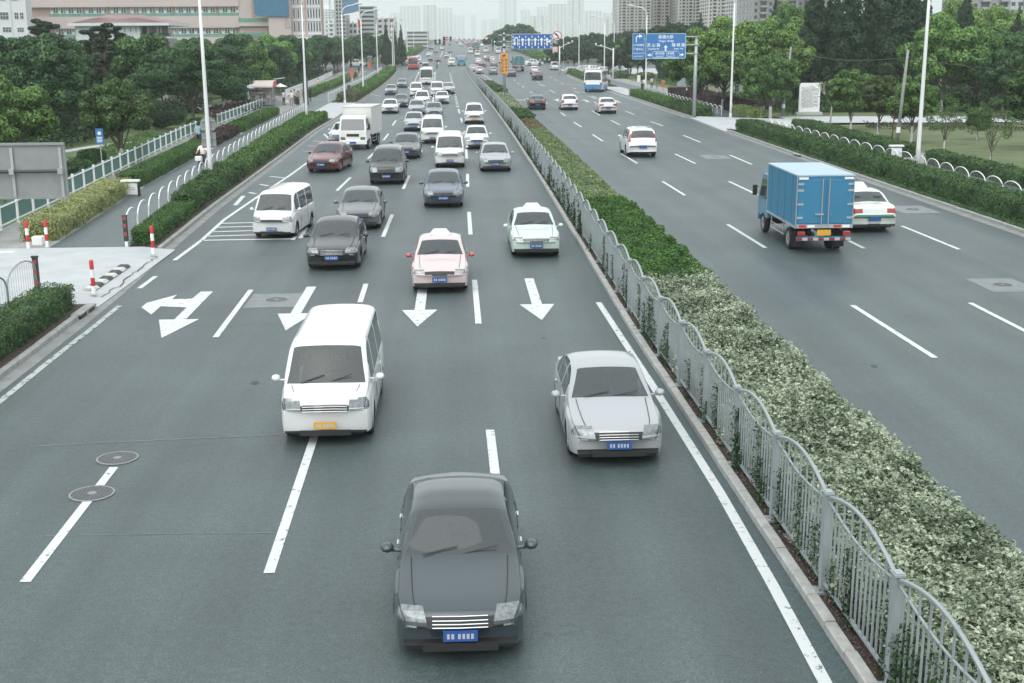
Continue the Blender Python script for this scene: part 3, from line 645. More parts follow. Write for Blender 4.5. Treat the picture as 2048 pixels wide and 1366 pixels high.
# ================================================================== lamp posts
def lamp_post(name, label, x, y, H, side, group, arm=2.2, lean=0, z=KZ, heads=1):
    t = thing(name, label, 'street lamp', (x, y, z + gz(y)), 0, group)
    mb = MB(); n = 10; mb.tube([(0, 0, 0), (0, 0, H * .12), (0, 0, H * .6), (lean, 0, H)], [.125, .11, .085, .06], 12); mb.build('pole', m_pole, t, smooth=True)
    mb = MB(); mb.lathe([(.17, 0), (.17, .03), (.14, .05), (.14, .34), (.125, .37)], 14, close=False); mb.build('base_sleeve', m_pole, t, smooth=False)
    mb = MB(); mb.box(.10, .128, -.05, .05, .9, 1.25); mb.build('service_hatch', m_galv, t)
    for hh in range(heads):
        s = side if hh == 0 else -side
        pts = [(lean, 0, H - .05)] + [(lean + s * arm * (1 - math.cos(a)) * .55, 0, H + 1.0 * math.sin(a)) for a in [math.pi / 2 * i / 6 for i in range(1, 7)]] + [(lean + s * arm, 0, H + 1.18)]
        mb = MB(); mb.tube(pts, [.055] * (len(pts) - 1) + [.04], 8); mb.build('arm', m_pole, t, smooth=True)
        mb = MB(); e = lean + s * arm; prof = []
        for i in range(9):
            u = i / 8; w = .15 * math.sin(math.pi * (.12 + .80 * u)) ** .7; prof.append((e + s * (-.1 + u * .95), w))
        vs = []
        for (px, w) in prof:
            for k in range(8):
                a = 2 * math.pi * k / 8; vs.append((px, w * math.cos(a), H + 1.2 + .02 + w * .62 * math.sin(a) + abs(px - e) * .08))
        mb.add(vs, [(i * 8 + k, i * 8 + (k + 1) % 8, (i + 1) * 8 + (k + 1) % 8, (i + 1) * 8 + k) for i in range(8) for k in range(8)] + [tuple(range(8)), tuple(64 + k for k in range(8))]); fixn(mb.build('lamp_head', m_pole, t, smooth=True))
        mb = MB(); mb.lathe([(.001, -.05), (.08, -.04), (.10, 0)], 10, close=False); o = mb.build('lamp_glass', mat('lamp_lens', (.5, .52, .5), .2), t, loc=(e + s * .45, 0, H + 1.15)); o.scale = (2.6, 1, 1)
    return t
GL, GR = 'street lamps along the left kerb', 'street lamps along the right kerb'
lamps = []
words = ['nearest', 'second', 'third', 'fourth', 'fifth', 'sixth', 'seventh', 'eighth', 'ninth', 'tenth']
LP = [(423, 375), (614, 248), (690, 208), (727, 190), (756, 160), (786, 143)]
for i, q in enumerate(LP):
    x, y = at(*q); lamp_post('street_lamp', 'white curved-arm street lamp, %s along the left kerb from the camera' % words[i], x, y, 10.2, 1, GL, 1.75)
for i, (Y, X) in enumerate(((315, -15.5), (362, -15.8), (415, -16), (480, -16))): lamp_post('street_lamp', 'distant white street lamp beyond the crossing, %s in the left row' % words[6 + i], X, Y, 10.2, 1, GL, 1.75)
LPR = [(1833, 352, 11.5), (1461, 237, 10.2), (1291, 192, 10.2)]
for i, (a, b, h) in enumerate(LPR):
    x, y = at(a, b); lamp_post('street_lamp', 'white curved-arm street lamp, %s along the right kerb from the camera' % words[i], x, y, h, -1, GR, 1.75)
for i, (px, py, H, D) in enumerate(((1209, 172, 10, 218), (1158, 150, 10, 262), (1127, 142, 10, 300), (1228, 60, 10, 330), (1110, 100, 10, 395))):
    x, z = atY(px, 100, D); lamp_post('street_lamp', 'white curved-arm street lamp, %s in the right row, near the crossing' % words[3 + i] if i < 3 else 'distant lamp with a dark head beyond the crossing, %s in the right row' % words[3 + i], x, D, H, -1, GR, 1.75)
for i, (px, D) in enumerate(((800, 560), (818, 640), (1083, 520), (1060, 620))): 
    x, z = atY(px, 100, D); lamp_post('street_lamp', 'very distant street lamp near the vanishing point, %s' % ['left row near one', 'left row far one', 'right row near one', 'right row far one'][i], x, D, 10, 1 if i < 2 else -1, 'far street lamps')
# band straps on the two nearest posts, and the backs of the two plates on the left one
x, y = at(423, 375)
rb = thing('round_sign', 'back of a grey round sign on the nearest left lamp post', 'road sign', (x + .02, y + .18, 0))
_, zc = atY(417, 250, y); mb = MB(); mb.lathe([(.40, 0), (.40, .02), (.37, .035), (.001, .035)], 30, axis='y', close=False); mb.lathe([(.40, 0), (.001, 0)], 30, axis='y', close=False); o = mb.build('plate', m_grey, rb, loc=(-.03, 0, zc))
for dz in (-.22, .2): mb = MB(); mb.box(-.36, .30, -.05, .0, zc + dz - .02, zc + dz + .02); mb.build('strap', m_galv, rb)
_, zs = atY(417, 281, y)
rb = thing('square_sign', 'back of a grey square sign below the round one on the lamp post', 'road sign', (x + .02, y + .18, 0))
mb = MB(); mb.box(-.38, .33, 0, .02, zs - .38, zs + .38); mb.box(-.38, -.35, -.02, 0, zs - .38, zs + .38); mb.box(.30, .33, -.02, 0, zs - .38, zs + .38); mb.build('plate', m_grey, rb)
for dz in (-.25, .1): mb = MB(); mb.box(-.34, .30, -.05, .0, zs + dz - .02, zs + dz + .02); mb.build('strap', m_galv, rb)
# ================================================================== bollards
def bollard(px, py, label, nb=4, H=.95):
    x, y = at(px, py, KZ); t = thing('bollard', label, 'bollard', (x, y, KZ), 0, 'red and white bollards at the driveway'); n = 4
    for k in range(n):
        mb = MB(); mb.lathe([(.06, H * k / n), (.06, H * (k + 1) / n)] + ([(.04, H + .03), (.001, H + .035)] if k == n - 1 else []), 14, close=False); o = mb.build('band', m_red if k % 2 else m_signw, t, smooth=True)
    mb = MB(); mb.lathe([(.10, 0), (.10, .015), (.06, .02)], 14, close=False); mb.build('foot', m_galv, t)
bollard(57, 497, 'left of the two red and white bollards before the yellow hedge'); bollard(95, 495, 'right of the two red and white bollards before the yellow hedge')
bollard(188, 588, 'red and white bollard standing beside the striped hump strip'); bollard(307, 509, 'red and white bollard in front of the near green hedge end')
mb = MB(); x, y = at(66, 490, KZ); mb.box(x - .0, x + .36, y - .1, y + .25, KZ, KZ + .3); o = mb.build('electric_box', m_signw); tag(bevel(o), 'small white box standing between the two bollards at the hedge end', 'box')
x, y = at(1553, 280, KZ); mb = MB(); mb.lathe([(.13, 0), (.13, .28), (.10, .36), (.001, .38)], 14, close=False); o = mb.build('marker_stone', m_signw, loc=(22.35, 80.3, KZ)); tag(o, 'small white marker post at the foot of the right hedge', 'marker post')
# ================================================================== planting
def hedge(name, label, cat, xa, xb, y0, y1, h, m, leaf=.07, dens=260, group=None, zb=None, lumps=.04, round_=0.0, ends=True, color=None, jit=.55, rough=.5, deep=.06, rosette=0, endj=0):
    """clipped hedge: a rough inner body and thousands of single leaves on its top and sides"""
    zb = KZ if zb is None else zb; fa = xa if callable(xa) else (lambda Y: xa); fb = xb if callable(xb) else (lambda Y: xb)
    L = y1 - y0; ym = (y0 + y1) / 2; wid = fb(ym) - fa(ym)
    def edge(Y):                                                     # rounded plan ends
        a, b = fa(Y), fb(Y)
        if round_:
            e = min(Y - y0, y1 - Y)
            if e < round_: k = 1 - math.sqrt(max(0, 1 - (1 - e / round_) ** 2)); w = (b - a) * .42 * k; a += w; b -= w
        return a, b
    rs = RS; P = []; Nn = []
    def wob(x, y): return lumps * (np.sin(x * 2.1 + y * 1.3) + np.sin(y * 2.9 - x * 1.7) + .6 * np.sin(y * 7.1 + x * 5) + rough * np.sin(x * 23 + 3 * np.sin(y * 9)) * np.sin(y * 21 + 2 * np.sin(x * 11)))
    nt_ = int(L * wid * dens); Y = y0 + rs.rand(nt_) * L; yj = np.clip(rs.normal(0, 1, nt_), -2, 2) * endj * (np.minimum(Y - y0, y1 - Y) < endj * 2); ab = np.array([edge(v) for v in Y]); X = ab[:, 0] + rs.rand(nt_) * (ab[:, 1] - ab[:, 0])
    e = np.minimum(np.minimum(X - ab[:, 0], ab[:, 1] - X), np.minimum(Y - y0, y1 - Y)); r = .12
    g = np.array([gz(v) for v in Y])
    Z = h + wob(X, Y) + rs.normal(0, leaf * .35, nt_) - np.where(e < r, (1 - np.sqrt(np.clip(1 - (1 - e / r) ** 2, 0, 1))) * r, 0)
    P.append(np.stack([X, Y + yj, zb + Z + g], 1)); Nn.append(np.tile([0, 0, 1.0], (nt_, 1)))
    for s in (0, 1):
        n = int(L * h * dens * .9); Y = y0 + rs.rand(n) * L; ab = np.array([edge(v) for v in Y]); Z = rs.rand(n) ** .85 * h
        X = ab[:, s] + (1 if s else -1) * (wob(Z * 2, Y) + rs.normal(0, leaf * .4, n)); g = np.array([gz(v) for v in Y])
        P.append(np.stack([X, Y, zb + Z + g], 1)); Nn.append(np.tile([1.0 if s else -1.0, 0, .35], (n, 1)))
    for s in (0, 1):
        yy = y1 if s else y0; a, b = edge(yy + (-.01 if s else .01)); n = int((b - a) * h * dens); X = a + rs.rand(n) * (b - a); Z = rs.rand(n) ** .85 * h
        P.append(np.stack([X, yy + (1 if s else -1) * (wob(X * 1.5, Z) + rs.normal(0, leaf * .4, n)), zb + Z + gz(yy)], 1)); Nn.append(np.tile([0, 1.0 if s else -1.0, .35], (n, 1)))
    ys = np.linspace(y0 + .06, y1 - .06, max(3, int(L / 1.2))); vs = []; fc = []; ins = .06
    for v in ys:
        a, b = edge(v); gg = gz(v)
        vs += [(a + ins, v, zb + gg - .05), (a + ins, v, zb + h - .08 - deep + gg), (a + ins + .1, v, zb + h - deep + gg), (b - ins - .1, v, zb + h - deep + gg), (b - ins, v, zb + h - .08 - deep + gg), (b - ins, v, zb + gg - .05)]
    for i in range(len(ys) - 1): fc += [(i * 6 + k, i * 6 + k + 1, i * 6 + 7 + k, i * 6 + 6 + k) for k in range(5)]
    for i in (0, (len(ys) - 1) * 6): fc += [(i, i + 1, i + 4, i + 5), (i + 1, i + 2, i + 3, i + 4)]
    P = np.vstack(P); Nn = np.vstack(Nn); tint = None
    if rosette:                                                      # shoots: a pale tuft of leaves on each twig tip
        k = rosette; nc = len(P) // k; C_ = P[:nc * k:k] + rs.normal(0, .02, (nc, 3)); Cn = Nn[:nc * k:k]; tt = rs.rand(nc)
        d = rs.normal(0, 1, (nc, k, 3)); d /= np.linalg.norm(d, axis=2)[:, :, None]; d = d + Cn[:, None, :] * .9; d /= np.linalg.norm(d, axis=2)[:, :, None]; rr = leaf * (.3 + 1.0 * rs.rand(nc, k, 1))
        C_[:, 2] += rs.normal(0, leaf * .8, nc); P = (C_[:, None, :] + d * rr).reshape(-1, 3); up = np.array([0, 0, 1.0]); Nn = (np.cross(d, np.cross(up, d)) + d * .35 + 1e-3).reshape(-1, 3); tint = np.clip(tt[:, None] * .55 + .55 * (1.25 - rr[:, :, 0] / leaf) + rs.normal(0, .12, (nc, k)), 0, 1).reshape(-1)
    o0 = np.array([fa(y0), y0, 0]); vs = [(a - o0[0], b - o0[1], c) for a, b, c in vs]
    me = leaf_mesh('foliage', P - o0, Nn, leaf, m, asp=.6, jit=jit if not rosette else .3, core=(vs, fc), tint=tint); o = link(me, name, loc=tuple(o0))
    tag(o, label, cat, group, color=color or (1, 1, 1)); return o
G1 = 'clipped hedges beside the left kerb'; G2 = 'clipped hedges between left cycle path and pavement'; G3 = 'clipped hedges on the right side'
kl = lambda d: (lambda Y: kerbL(Y) - d); al = lambda d: (lambda Y: archL(Y) + d)
hedge('hedge', 'dark green clipped hedge at the left picture edge in front of the driveway', 'hedge', lambda Y: archL(Y) + .05, kl(.36), 19, 32.9, .62, L_hedge, .055, 750, G1)
hedge('hedge', 'bright low clipped hedge block ending at the red and white bollard', 'hedge', al(.12), kl(.35), 43.4, 51.8, .55, L_bright, .06, 650, G1, lumps=.02)
hedge('hedge', 'dark loose hedge around the foot of the nearest left lamp post', 'hedge', lambda Y: archL(Y) + .15, kl(.4), 52.1, 66, .78, L_hedge, .08, 420, G1, lumps=.06, color=(.85, .9, .85))
hedge('hedge', 'long green hedge along the left kerb between first and second lamp post', 'hedge', lambda Y: archL(Y) + .25, kl(.45), 66.3, 96, .72, L_hedge, .10, 230, G1, lumps=.05, color=(1.25, 1.2, 1))
hedge('hedge', 'pale topped hedge end by the kerb before the bus stop opening', 'hedge', lambda Y: archL(Y) + .3, kl(.5), 96.2, 118, .68, L_bright, .12, 170, G1, lumps=.03, round_=1.4, color=(1.25, 1.2, 1.1))
hedge('hedge', 'rusty topped hedge beside the third left lamp post', 'hedge', al(1.0), kl(.35), 150.5, 168, .95, L_rust, .15, 100, G1)
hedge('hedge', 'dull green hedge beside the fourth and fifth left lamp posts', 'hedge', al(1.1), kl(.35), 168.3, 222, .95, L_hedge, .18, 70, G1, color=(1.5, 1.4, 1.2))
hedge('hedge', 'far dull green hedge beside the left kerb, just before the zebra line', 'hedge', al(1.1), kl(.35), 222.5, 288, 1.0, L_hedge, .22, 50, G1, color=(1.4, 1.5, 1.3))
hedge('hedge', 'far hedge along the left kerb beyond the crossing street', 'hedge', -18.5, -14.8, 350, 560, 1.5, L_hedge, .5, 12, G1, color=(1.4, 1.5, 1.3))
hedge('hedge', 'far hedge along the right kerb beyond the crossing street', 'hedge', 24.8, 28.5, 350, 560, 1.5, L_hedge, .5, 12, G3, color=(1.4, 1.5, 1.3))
bl = lambda d: (lambda Y: bikeL(Y) - d)
hedge('hedge', 'yellow and cream variegated hedge beside the two red and white bollards', 'hedge', bl(1.35), bl(.12), 44.6, 59.5, .72, L_lime, .07, 520, G2, lumps=.06)
hedge('hedge', 'green clipped hedge behind the white box sign by the cycle path', 'hedge', bl(1.3), bl(.12), 61.8, 83.5, .68, L_bright, .085, 330, G2, lumps=.02)
hedge('hedge', 'maroon leaved hedge between two green hedges by the cycle path', 'hedge', bl(1.7), bl(.12), 85.5, 98.5, .62, L_red, .10, 230, G2, lumps=.05, round_=1.0)
hedge('hedge', 'rounded green hedge on the pavement before the newspaper kiosk', 'hedge', bl(1.5), bl(.12), 99.5, 127, .68, L_bright, .12, 160, G2, lumps=.02, round_=1.6, color=(1.15, 1.1, 1))
hedge('hedge', 'small oval green hedge on the far left pavement, nearest of its row', 'hedge', bl(1.6), bl(.15), 165, 176, .7, L_bright, .16, 90, G2, round_=2.4, color=(1.1, 1, 1))
hedge('hedge', 'oval pale green hedge right behind the small oval one', 'hedge', bl(1.7), bl(.15), 176.4, 191, .75, L_bright, .18, 80, G2, round_=2.4, color=(1.35, 1.2, 1))
hedge('hedge', 'long dull green hedge on the far left pavement near the walkers', 'hedge', bl(1.7), bl(.15), 191.5, 258, .8, L_hedge, .2, 55, G2, round_=2.0, color=(1.5, 1.4, 1.2))
kr = lambda d: (lambda Y: kerbR(Y) + d)
hedge('hedge', 'dark green hedge front block beside the nearest right lamp post', 'hedge', kr(.55), kr(1.95), 30, 61.5, .85, L_hedge, .085, 330, G3, lumps=.05, color=(.9, .95, .9))
hedge('hedge', 'long dark green hedge along the right kerb across from the white box sign', 'hedge', kr(.5), kr(2.2), 61.8, 78, .85, L_hedge, .10, 260, G3, lumps=.05, color=(.85, .9, .85))
hedge('hedge', 'dark green hedge end beside the right driveway opening', 'hedge', kr(.5), kr(2.1), 78.5, 97.3, .85, L_hedge, .10, 230, G3, color=(.85, .9, .85))
hedge('hedge', 'far light topped hedge along the right kerb beneath the blue direction sign', 'hedge', kr(.4), kr(2.0), 116, 131, .8, L_hedge, .13, 150, G3, color=(1, 1, .9))
hedge('hedge', 'pale green hedge end by the bus shelter on the right', 'hedge', kr(.4), kr(2.0), 131.4, 164, .75, L_bright, .14, 120, G3, color=(1.3, 1.2, 1.1))
hedge('hedge', 'far thin hedge along the right kerb beside the blue and white bus', 'hedge', kr(.3), kr(1.7), 198, 266, .9, L_hedge, .2, 60, G3, color=(1.3, 1.3, 1.2))
hedge('hedge', 'low mat of creeping plants at the foot of the long right hedge', 'ground cover', kr(.16), kr(.6), 34, 96, .14, L_hedge, .08, 130, None, lumps=.03, color=(.9, .95, .9))
hedge('hedge', 'green clipped hedge right of the white box sign on the right path', 'hedge', 26.5, 27.5, 40, 69, .75, L_hedge, .10, 240, G3)
hedge('hedge', 'green clipped hedge left of the white box sign on the right path', 'hedge', 26.3, 27.5, 73, 88.5, .8, L_hedge, .10, 240, G3)
hedge('hedge', 'small green clipped hedge block by the right driveway corner', 'hedge', 26.9, 28.3, 90, 99, .7, L_hedge, .11, 210, G3, color=(1.05, 1.05, 1))
hedge('hedge', 'broad dark maroon hedge in front of the right bus shelter', 'hedge', lambda Y: 27.2 + (Y - 115) * .01, lambda Y: 29.0 + (Y - 115) * .05, 122, 163, 1.0, L_red, .13, 120, G3, lumps=.02, color=(.85, .8, .8))
hedge('hedge', 'short cream variegated hedge at the foot of the second right lamp post', 'hedge', 26.8, 28.4, 112.4, 121.5, .7, L_lime, .12, 150, G3, round_=.8, color=(.8, .95, .8))
# the long bed of the median, kind by kind
ml = lambda d: (lambda Y: medL(Y) + d); mr = lambda d: (lambda Y: medR(Y) - d)
MG = 'shrub beds on the median'
def bed(label, y0, y1, h, m, leaf, dens, a=.42, b=.02, **k): return hedge('shrub_bed', label, 'shrub bed', ml(a), mr(b), y0, y1, h, m, leaf, dens, MG, zb=KZ - .05, endj=.35, **k)
bed('cream and green variegated shrubs filling the nearest end of the median', 8.6, 19, .52, L_varie, .062, 2700, lumps=.05, jit=.9, rough=1.0, deep=.17, rosette=9)
bed('cream and green variegated shrubs in the middle run of the median', 19, 33.6, .50, L_varie, .07, 1700, lumps=.05, jit=.9, rough=1.0, deep=.15, rosette=9)
bed('mounded bright green conifer-like shrubs behind the variegated bed', 33.8, 50.5, .62, L_bright, .07, 900, a=.5, lumps=.08, color=(1.15, 1.15, 1.1), jit=.8, deep=.1)
bed('rusty green low azalea bed in the middle of the median', 50.8, 96, .42, L_rust, .085, 420, lumps=.03, color=(1.45, 1.75, 1.6))
bed('pinkish tips of the azalea bed just before the small green mound', 96.2, 108, .45, L_rust, .11, 180, lumps=.04, color=(1.35, 1.05, 1.1))
bed('small bright green mound of shrubs on the median', 108.2, 120, .75, L_bright, .13, 150, lumps=.06, color=(.75, .8, .75))
bed('pale variegated bed around the foot of the orange sign post', 120.2, 166, .5, L_varie, .15, 110, lumps=.03, color=(.85, .85, .75))
bed('far green mound on the median behind the orange sign post', 166.5, 182, .85, L_bright, .18, 80, a=1.2, lumps=.08, round_=1.2, color=(.8, .9, .85))
bed('far brownish tapering tip of the median planting', 182.2, 212, .6, L_rust, .2, 70, a=1.6, round_=3, color=(1, 1, .95))
# creepers climbing the median railing, and weeds in the soil strip
P = []; Nn = []
rs = RS
for k in range(210):
    Y = 9.6 + 200 * rs.rand() ** 1.6; hh = .35 + .85 * rs.rand(); wd = .10 + .22 * rs.rand(); n = int(420 * hh) if Y < 40 else 150
    z = rs.rand(n) ** 1.2 * hh; y = Y + rs.normal(0, wd * .5, n) * (1 - z / hh * .5); x = np.array([fenX(v) for v in y]) + rs.normal(.02, .05, n)
    P.append(np.stack([x, y, KZ + z], 1)); Nn.append(rs.normal(0, 1, (n, 3)))
P = np.vstack(P); Nn = np.vstack(Nn); szs = np.where(P[:, 1] < 40, .05, .085)
tag(link(leaf_mesh('creeper', P, Nn, szs, L_dark), 'creeper'), 'dark leafy creepers climbing through the median railing bars', 'creeper', kind='stuff', color=(.8, .85, .75))
n = 9000; Y = 9 + 36 * rs.rand(n) ** 1.5; X = np.array([medL(v) for v in Y]) + .16 + rs.rand(n) * .32
P = np.stack([X, Y, KZ - .02 + rs.rand(n) * .08], 1)
tag(link(leaf_mesh('weed', P, rs.normal(0, 1, (n, 3)) + [0, 0, 1], .032, leafmat('leaves_violet', (.05, .035, .03), (.20, .12, .15), 0)), 'weeds'), 'maroon and violet weeds in the soil strip at the railing foot', 'weeds', kind='stuff')
# ------------------------------------------------------------------ trees
def lump_points(lumps, n, up=.15, shell=.86):
    """n points near the surfaces of many small ellipsoids, keeping those not buried inside another"""
    Ls = np.array(lumps); w = Ls[:, 3] ** 2; w /= w.sum(); idx = RS.choice(len(Ls), int(n * 1.9), p=w); d = RS.normal(0, 1, (len(idx), 3)); d /= np.linalg.norm(d, axis=1)[:, None]; d[:, 2] += up * RS.rand(len(idx)); d /= np.linalg.norm(d, axis=1)[:, None]
    r = shell + (1.08 - shell) * RS.rand(len(idx)); sc = np.stack([Ls[idx, 3], Ls[idx, 3], Ls[idx, 3] * Ls[idx, 4]], 1); P = Ls[idx, :3] + d * r[:, None] * sc
    keep = np.ones(len(P), bool)
    for l in Ls:
        q = (P - l[:3]) / np.array([l[3], l[3], l[3] * l[4]]); keep &= (q * q).sum(1) > .62
    P, d = P[keep][:n], d[keep][:n]; return P, d
def trunk_mesh(H, r, limbs, m, seed=0, lean=0):
    rs = random.Random(seed); mb = MB(); pts = [(0, 0, -.05)]; x = y = 0
    for i in range(1, 6): x += rs.uniform(-.06, .06) * H * .15 + lean / 5; y += rs.uniform(-.06, .06) * H * .15; pts.append((x, y, H * i / 5))
    mb.tube(pts, [r * 1.35, r, r * .9, r * .78, r * .62, r * .4], 8)
    for (lx, ly, lz) in limbs:
        i = rs.choice([2, 3, 4]); p = pts[i]; q = ((p[0] + lx) / 2 + rs.uniform(-.1, .1), (p[1] + ly) / 2, p[2] * .55 + lz * .45 + .1); mb.tube([p, q, (lx, ly, lz)], [r * .5, r * .32, r * .12], 6)
    return mb
PROTO = {}
def tree_proto(key, kind, H, Wd, n, leaf, lm, seed, trunk=None, limewash=True):
    rs = random.Random(seed); np.random.seed(seed); lumps = []
    if kind == 'round':      # camphor: many billowing lobes
        zc = H * .62; rz_ = H * .38; 
        for i in range(64):
            a = rs.uniform(0, 6.28); u = rs.uniform(-.75, 1); rr = math.sqrt(1 - u * u) if abs(u) < 1 else 0; k = rs.uniform(.62, .98)
            lumps.append((math.cos(a) * rr * Wd / 2 * k, math.sin(a) * rr * Wd / 2 * k, zc + u * rz_ * k, Wd * rs.uniform(.075, .135), .78))
        lumps.append((0, 0, zc, Wd * .32, .85)); ch = H * .36
    elif kind == 'flat':     # layered spreading crown
        for i in range(30):
            a = rs.uniform(0, 6.28); rr = math.sqrt(rs.random()) * Wd / 2 * .85; z = H * (.93 - .25 * (rr / (Wd / 2)) ** 2 - rs.choice([0, .12, .26, .36]) * rs.uniform(.8, 1.1))
            lumps.append((math.cos(a) * rr, math.sin(a) * rr, z, Wd * rs.uniform(.10, .17), .34))
        ch = H * .5
    elif kind == 'conifer':
        for i in range(60):
            u = (i + .5) / 60; z = H * (.10 + .88 * u); wmax = Wd / 2 * (1 - u) ** .85 + .12
            for k in range(3 if u < .8 else 2):
                a = rs.uniform(0, 6.28); rr = wmax * rs.uniform(.25, .78); lumps.append((math.cos(a) * rr, math.sin(a) * rr, z, max(.25, wmax * rs.uniform(.30, .5)), .7))
        ch = H * .95
    elif kind == 'cedar':
        for i in range(44):
            u = (i + .5) / 44; z = H * (.12 + .86 * u); wmax = Wd / 2 * (1 - u) ** .9 + .15; a = i * 2.4 + rs.uniform(-.3, .3)
            for t_ in (.35, .65, .92): lumps.append((math.cos(a) * wmax * t_, math.sin(a) * wmax * t_, z - .18 * t_ * wmax, max(.2, wmax * .24), .3))
        ch = H * .97
    elif kind == 'sparse':   # old cedar with bare gaps between its boughs
        for i in range(17):
            u = (i + .5) / 17; z = H * (.38 + .6 * u); wmax = Wd / 2 * (1 - u * .75) * rs.uniform(.45, 1.15); a = rs.uniform(0, 6.28)
            for t_ in (.25, .55, .85): lumps.append((math.cos(a) * wmax * t_, math.sin(a) * wmax * t_, z + .1 * wmax * t_, Wd * .07 * rs.uniform(.7, 1.2), .45))
        ch = H * .97
    elif kind == 'airy':
        for i in range(30):
            a = rs.uniform(0, 6.28); u = rs.uniform(-.8, 1); rr = math.sqrt(max(0, 1 - u * u)) * rs.uniform(.4, 1); lumps.append((math.cos(a) * rr * Wd / 2, math.sin(a) * rr * Wd / 2, H * .66 + u * H * .32, Wd * .09, .8))
        ch = H * .45
    P, d = lump_points(lumps, n)
    if kind in ('conifer', 'cedar'): d[:, 2] -= .1
    lim = [(l[0] * .8, l[1] * .8, l[2]) for l in lumps[:: max(1, len(lumps) // 9)]]
    core = None; mb = MB()
    if kind in ('round', 'conifer', 'flat'):
        ico = []; 
        for l in lumps[::1 if kind == 'round' else 2]:
            s = .66; vs = [(l[0] + l[3] * s * x, l[1] + l[3] * s * y, l[2] + l[3] * l[4] * s * z) for x in (-.7, .7) for y in (-.7, .7) for z in (-.7, .7)]; mb.add(vs, [(0, 1, 3, 2), (4, 6, 7, 5), (0, 4, 5, 1), (2, 3, 7, 6), (0, 2, 6, 4), (1, 5, 7, 3)])
        core = (mb.v, mb.f)
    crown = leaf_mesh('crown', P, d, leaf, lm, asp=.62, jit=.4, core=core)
    tr = trunk_mesh(ch, (trunk or H * .022), lim, None, seed); me = bpy.data.meshes.new('trunk'); me.from_pydata(tr.v, [], tr.f); me.materials.append(m_bark); me.polygons.foreach_set('use_smooth', [True] * len(tr.f))
    lw = None
    if limewash:
        lb = MB(); r = (trunk or H * .022); lb.tube([(0, 0, 0), (0, 0, .5), (0, 0, 1.15)], [r * 1.42, r * 1.12, r * 1.08], 10, cap=False); lw = bpy.data.meshes.new('limewash'); lw.from_pydata(lb.v, [], lb.f); lw.materials.append(m_barkw)
    PROTO[key] = (crown, me, lw, H); 
def tree(key, name, label, x, y, s=1.0, rz=None, color=(1, 1, 1), group=None, z=0, sz=None):
    cr, tr, lw, H = PROTO[key]; rz = RS.rand() * 6.28 if rz is None else rz
    t = thing(name, label, 'tree', (x, y, z + gz(y)), rz, group); t.scale = (s, s, sz or s)
    c = link(cr, 'crown', t); c.color = (*color, 1); link(tr, 'trunk', t)
    if lw is not None: link(lw, 'limewash_band', t)
    return t
tree_proto('camA', 'round', 6.0, 4.6, 15000, .17, L_green, 1); tree_proto('camB', 'round', 8.5, 7.5, 17000, .25, L_green, 2); tree_proto('camC', 'round', 7.2, 6.4, 15000, .24, L_dark, 3, limewash=False)
tree_proto('dark', 'round', 7.4, 7.0, 15000, .24, L_dark, 5, limewash=False); tree_proto('flat', 'flat', 7.6, 10.5, 19000, .22, L_dark, 6); tree_proto('young', 'round', 4.4, 3.3, 10000, .15, L_green, 8, trunk=.07)
tree_proto('conA', 'conifer', 17, 8.6, 30000, .30, L_con, 9, limewash=False); tree_proto('conB', 'conifer', 15, 7.4, 26000, .30, L_con, 10, limewash=False)
tree_proto('ced', 'cedar', 8.5, 7.0, 15000, .24, L_ced, 12, limewash=False); tree_proto('sparse', 'sparse', 9.8, 6.0, 5200, .22, L_con, 13, limewash=False)
tree_proto('airy', 'airy', 4.6, 3.6, 2600, .11, L_green, 14, trunk=.06); tree_proto('far', 'round', 9, 8.5, 3600, .6, L_dark, 15, limewash=False)
def tpx(key, name, label, px, py, pytop, **k):
    """stand a tree on the ground at its foot pixel and scale it to reach its top"""
    x, y = at(px, py); _, zt = atY(px, pytop, y); H = PROTO[key][3]; s = (zt - gz(y)) / (H * 1.02); return tree(key, name, label, x, y, s, **k)
bright = (1.35, 1.3, 1.05); mid = (1.0, 1.05, 1.0)
tpx('camA', 'camphor_tree', 'round-crowned tree with limewashed trunk on the lawn behind the left park railing', 245, 330, 150, color=(.95, .95, .9))
tpx('camB', 'camphor_tree', 'bright green tree at the left picture edge above the grey sign board', 28, 345, 155, color=(1.5, 1.5, 1.2))
tpx('flat', 'spreading_tree', 'wide flat-crowned dark tree behind the nearest left lamp post', 388, 262, 88, color=(1.15, 1.2, 1.15))
tpx('flat', 'spreading_tree', 'second flat-crowned tree just left of the newspaper kiosk', 447, 222, 90, color=(1.0, 1.05, 1.0))
tpx('camB', 'camphor_tree', 'bright bushy tree right above the newspaper kiosk', 505, 212, 98, color=(1.35, 1.4, 1.1), sz=.8)
tpx('airy', 'young_tree', 'thin airy sapling among the dark trees left of the round-crowned tree', 148, 285, 180, color=(.5, .55, .5))
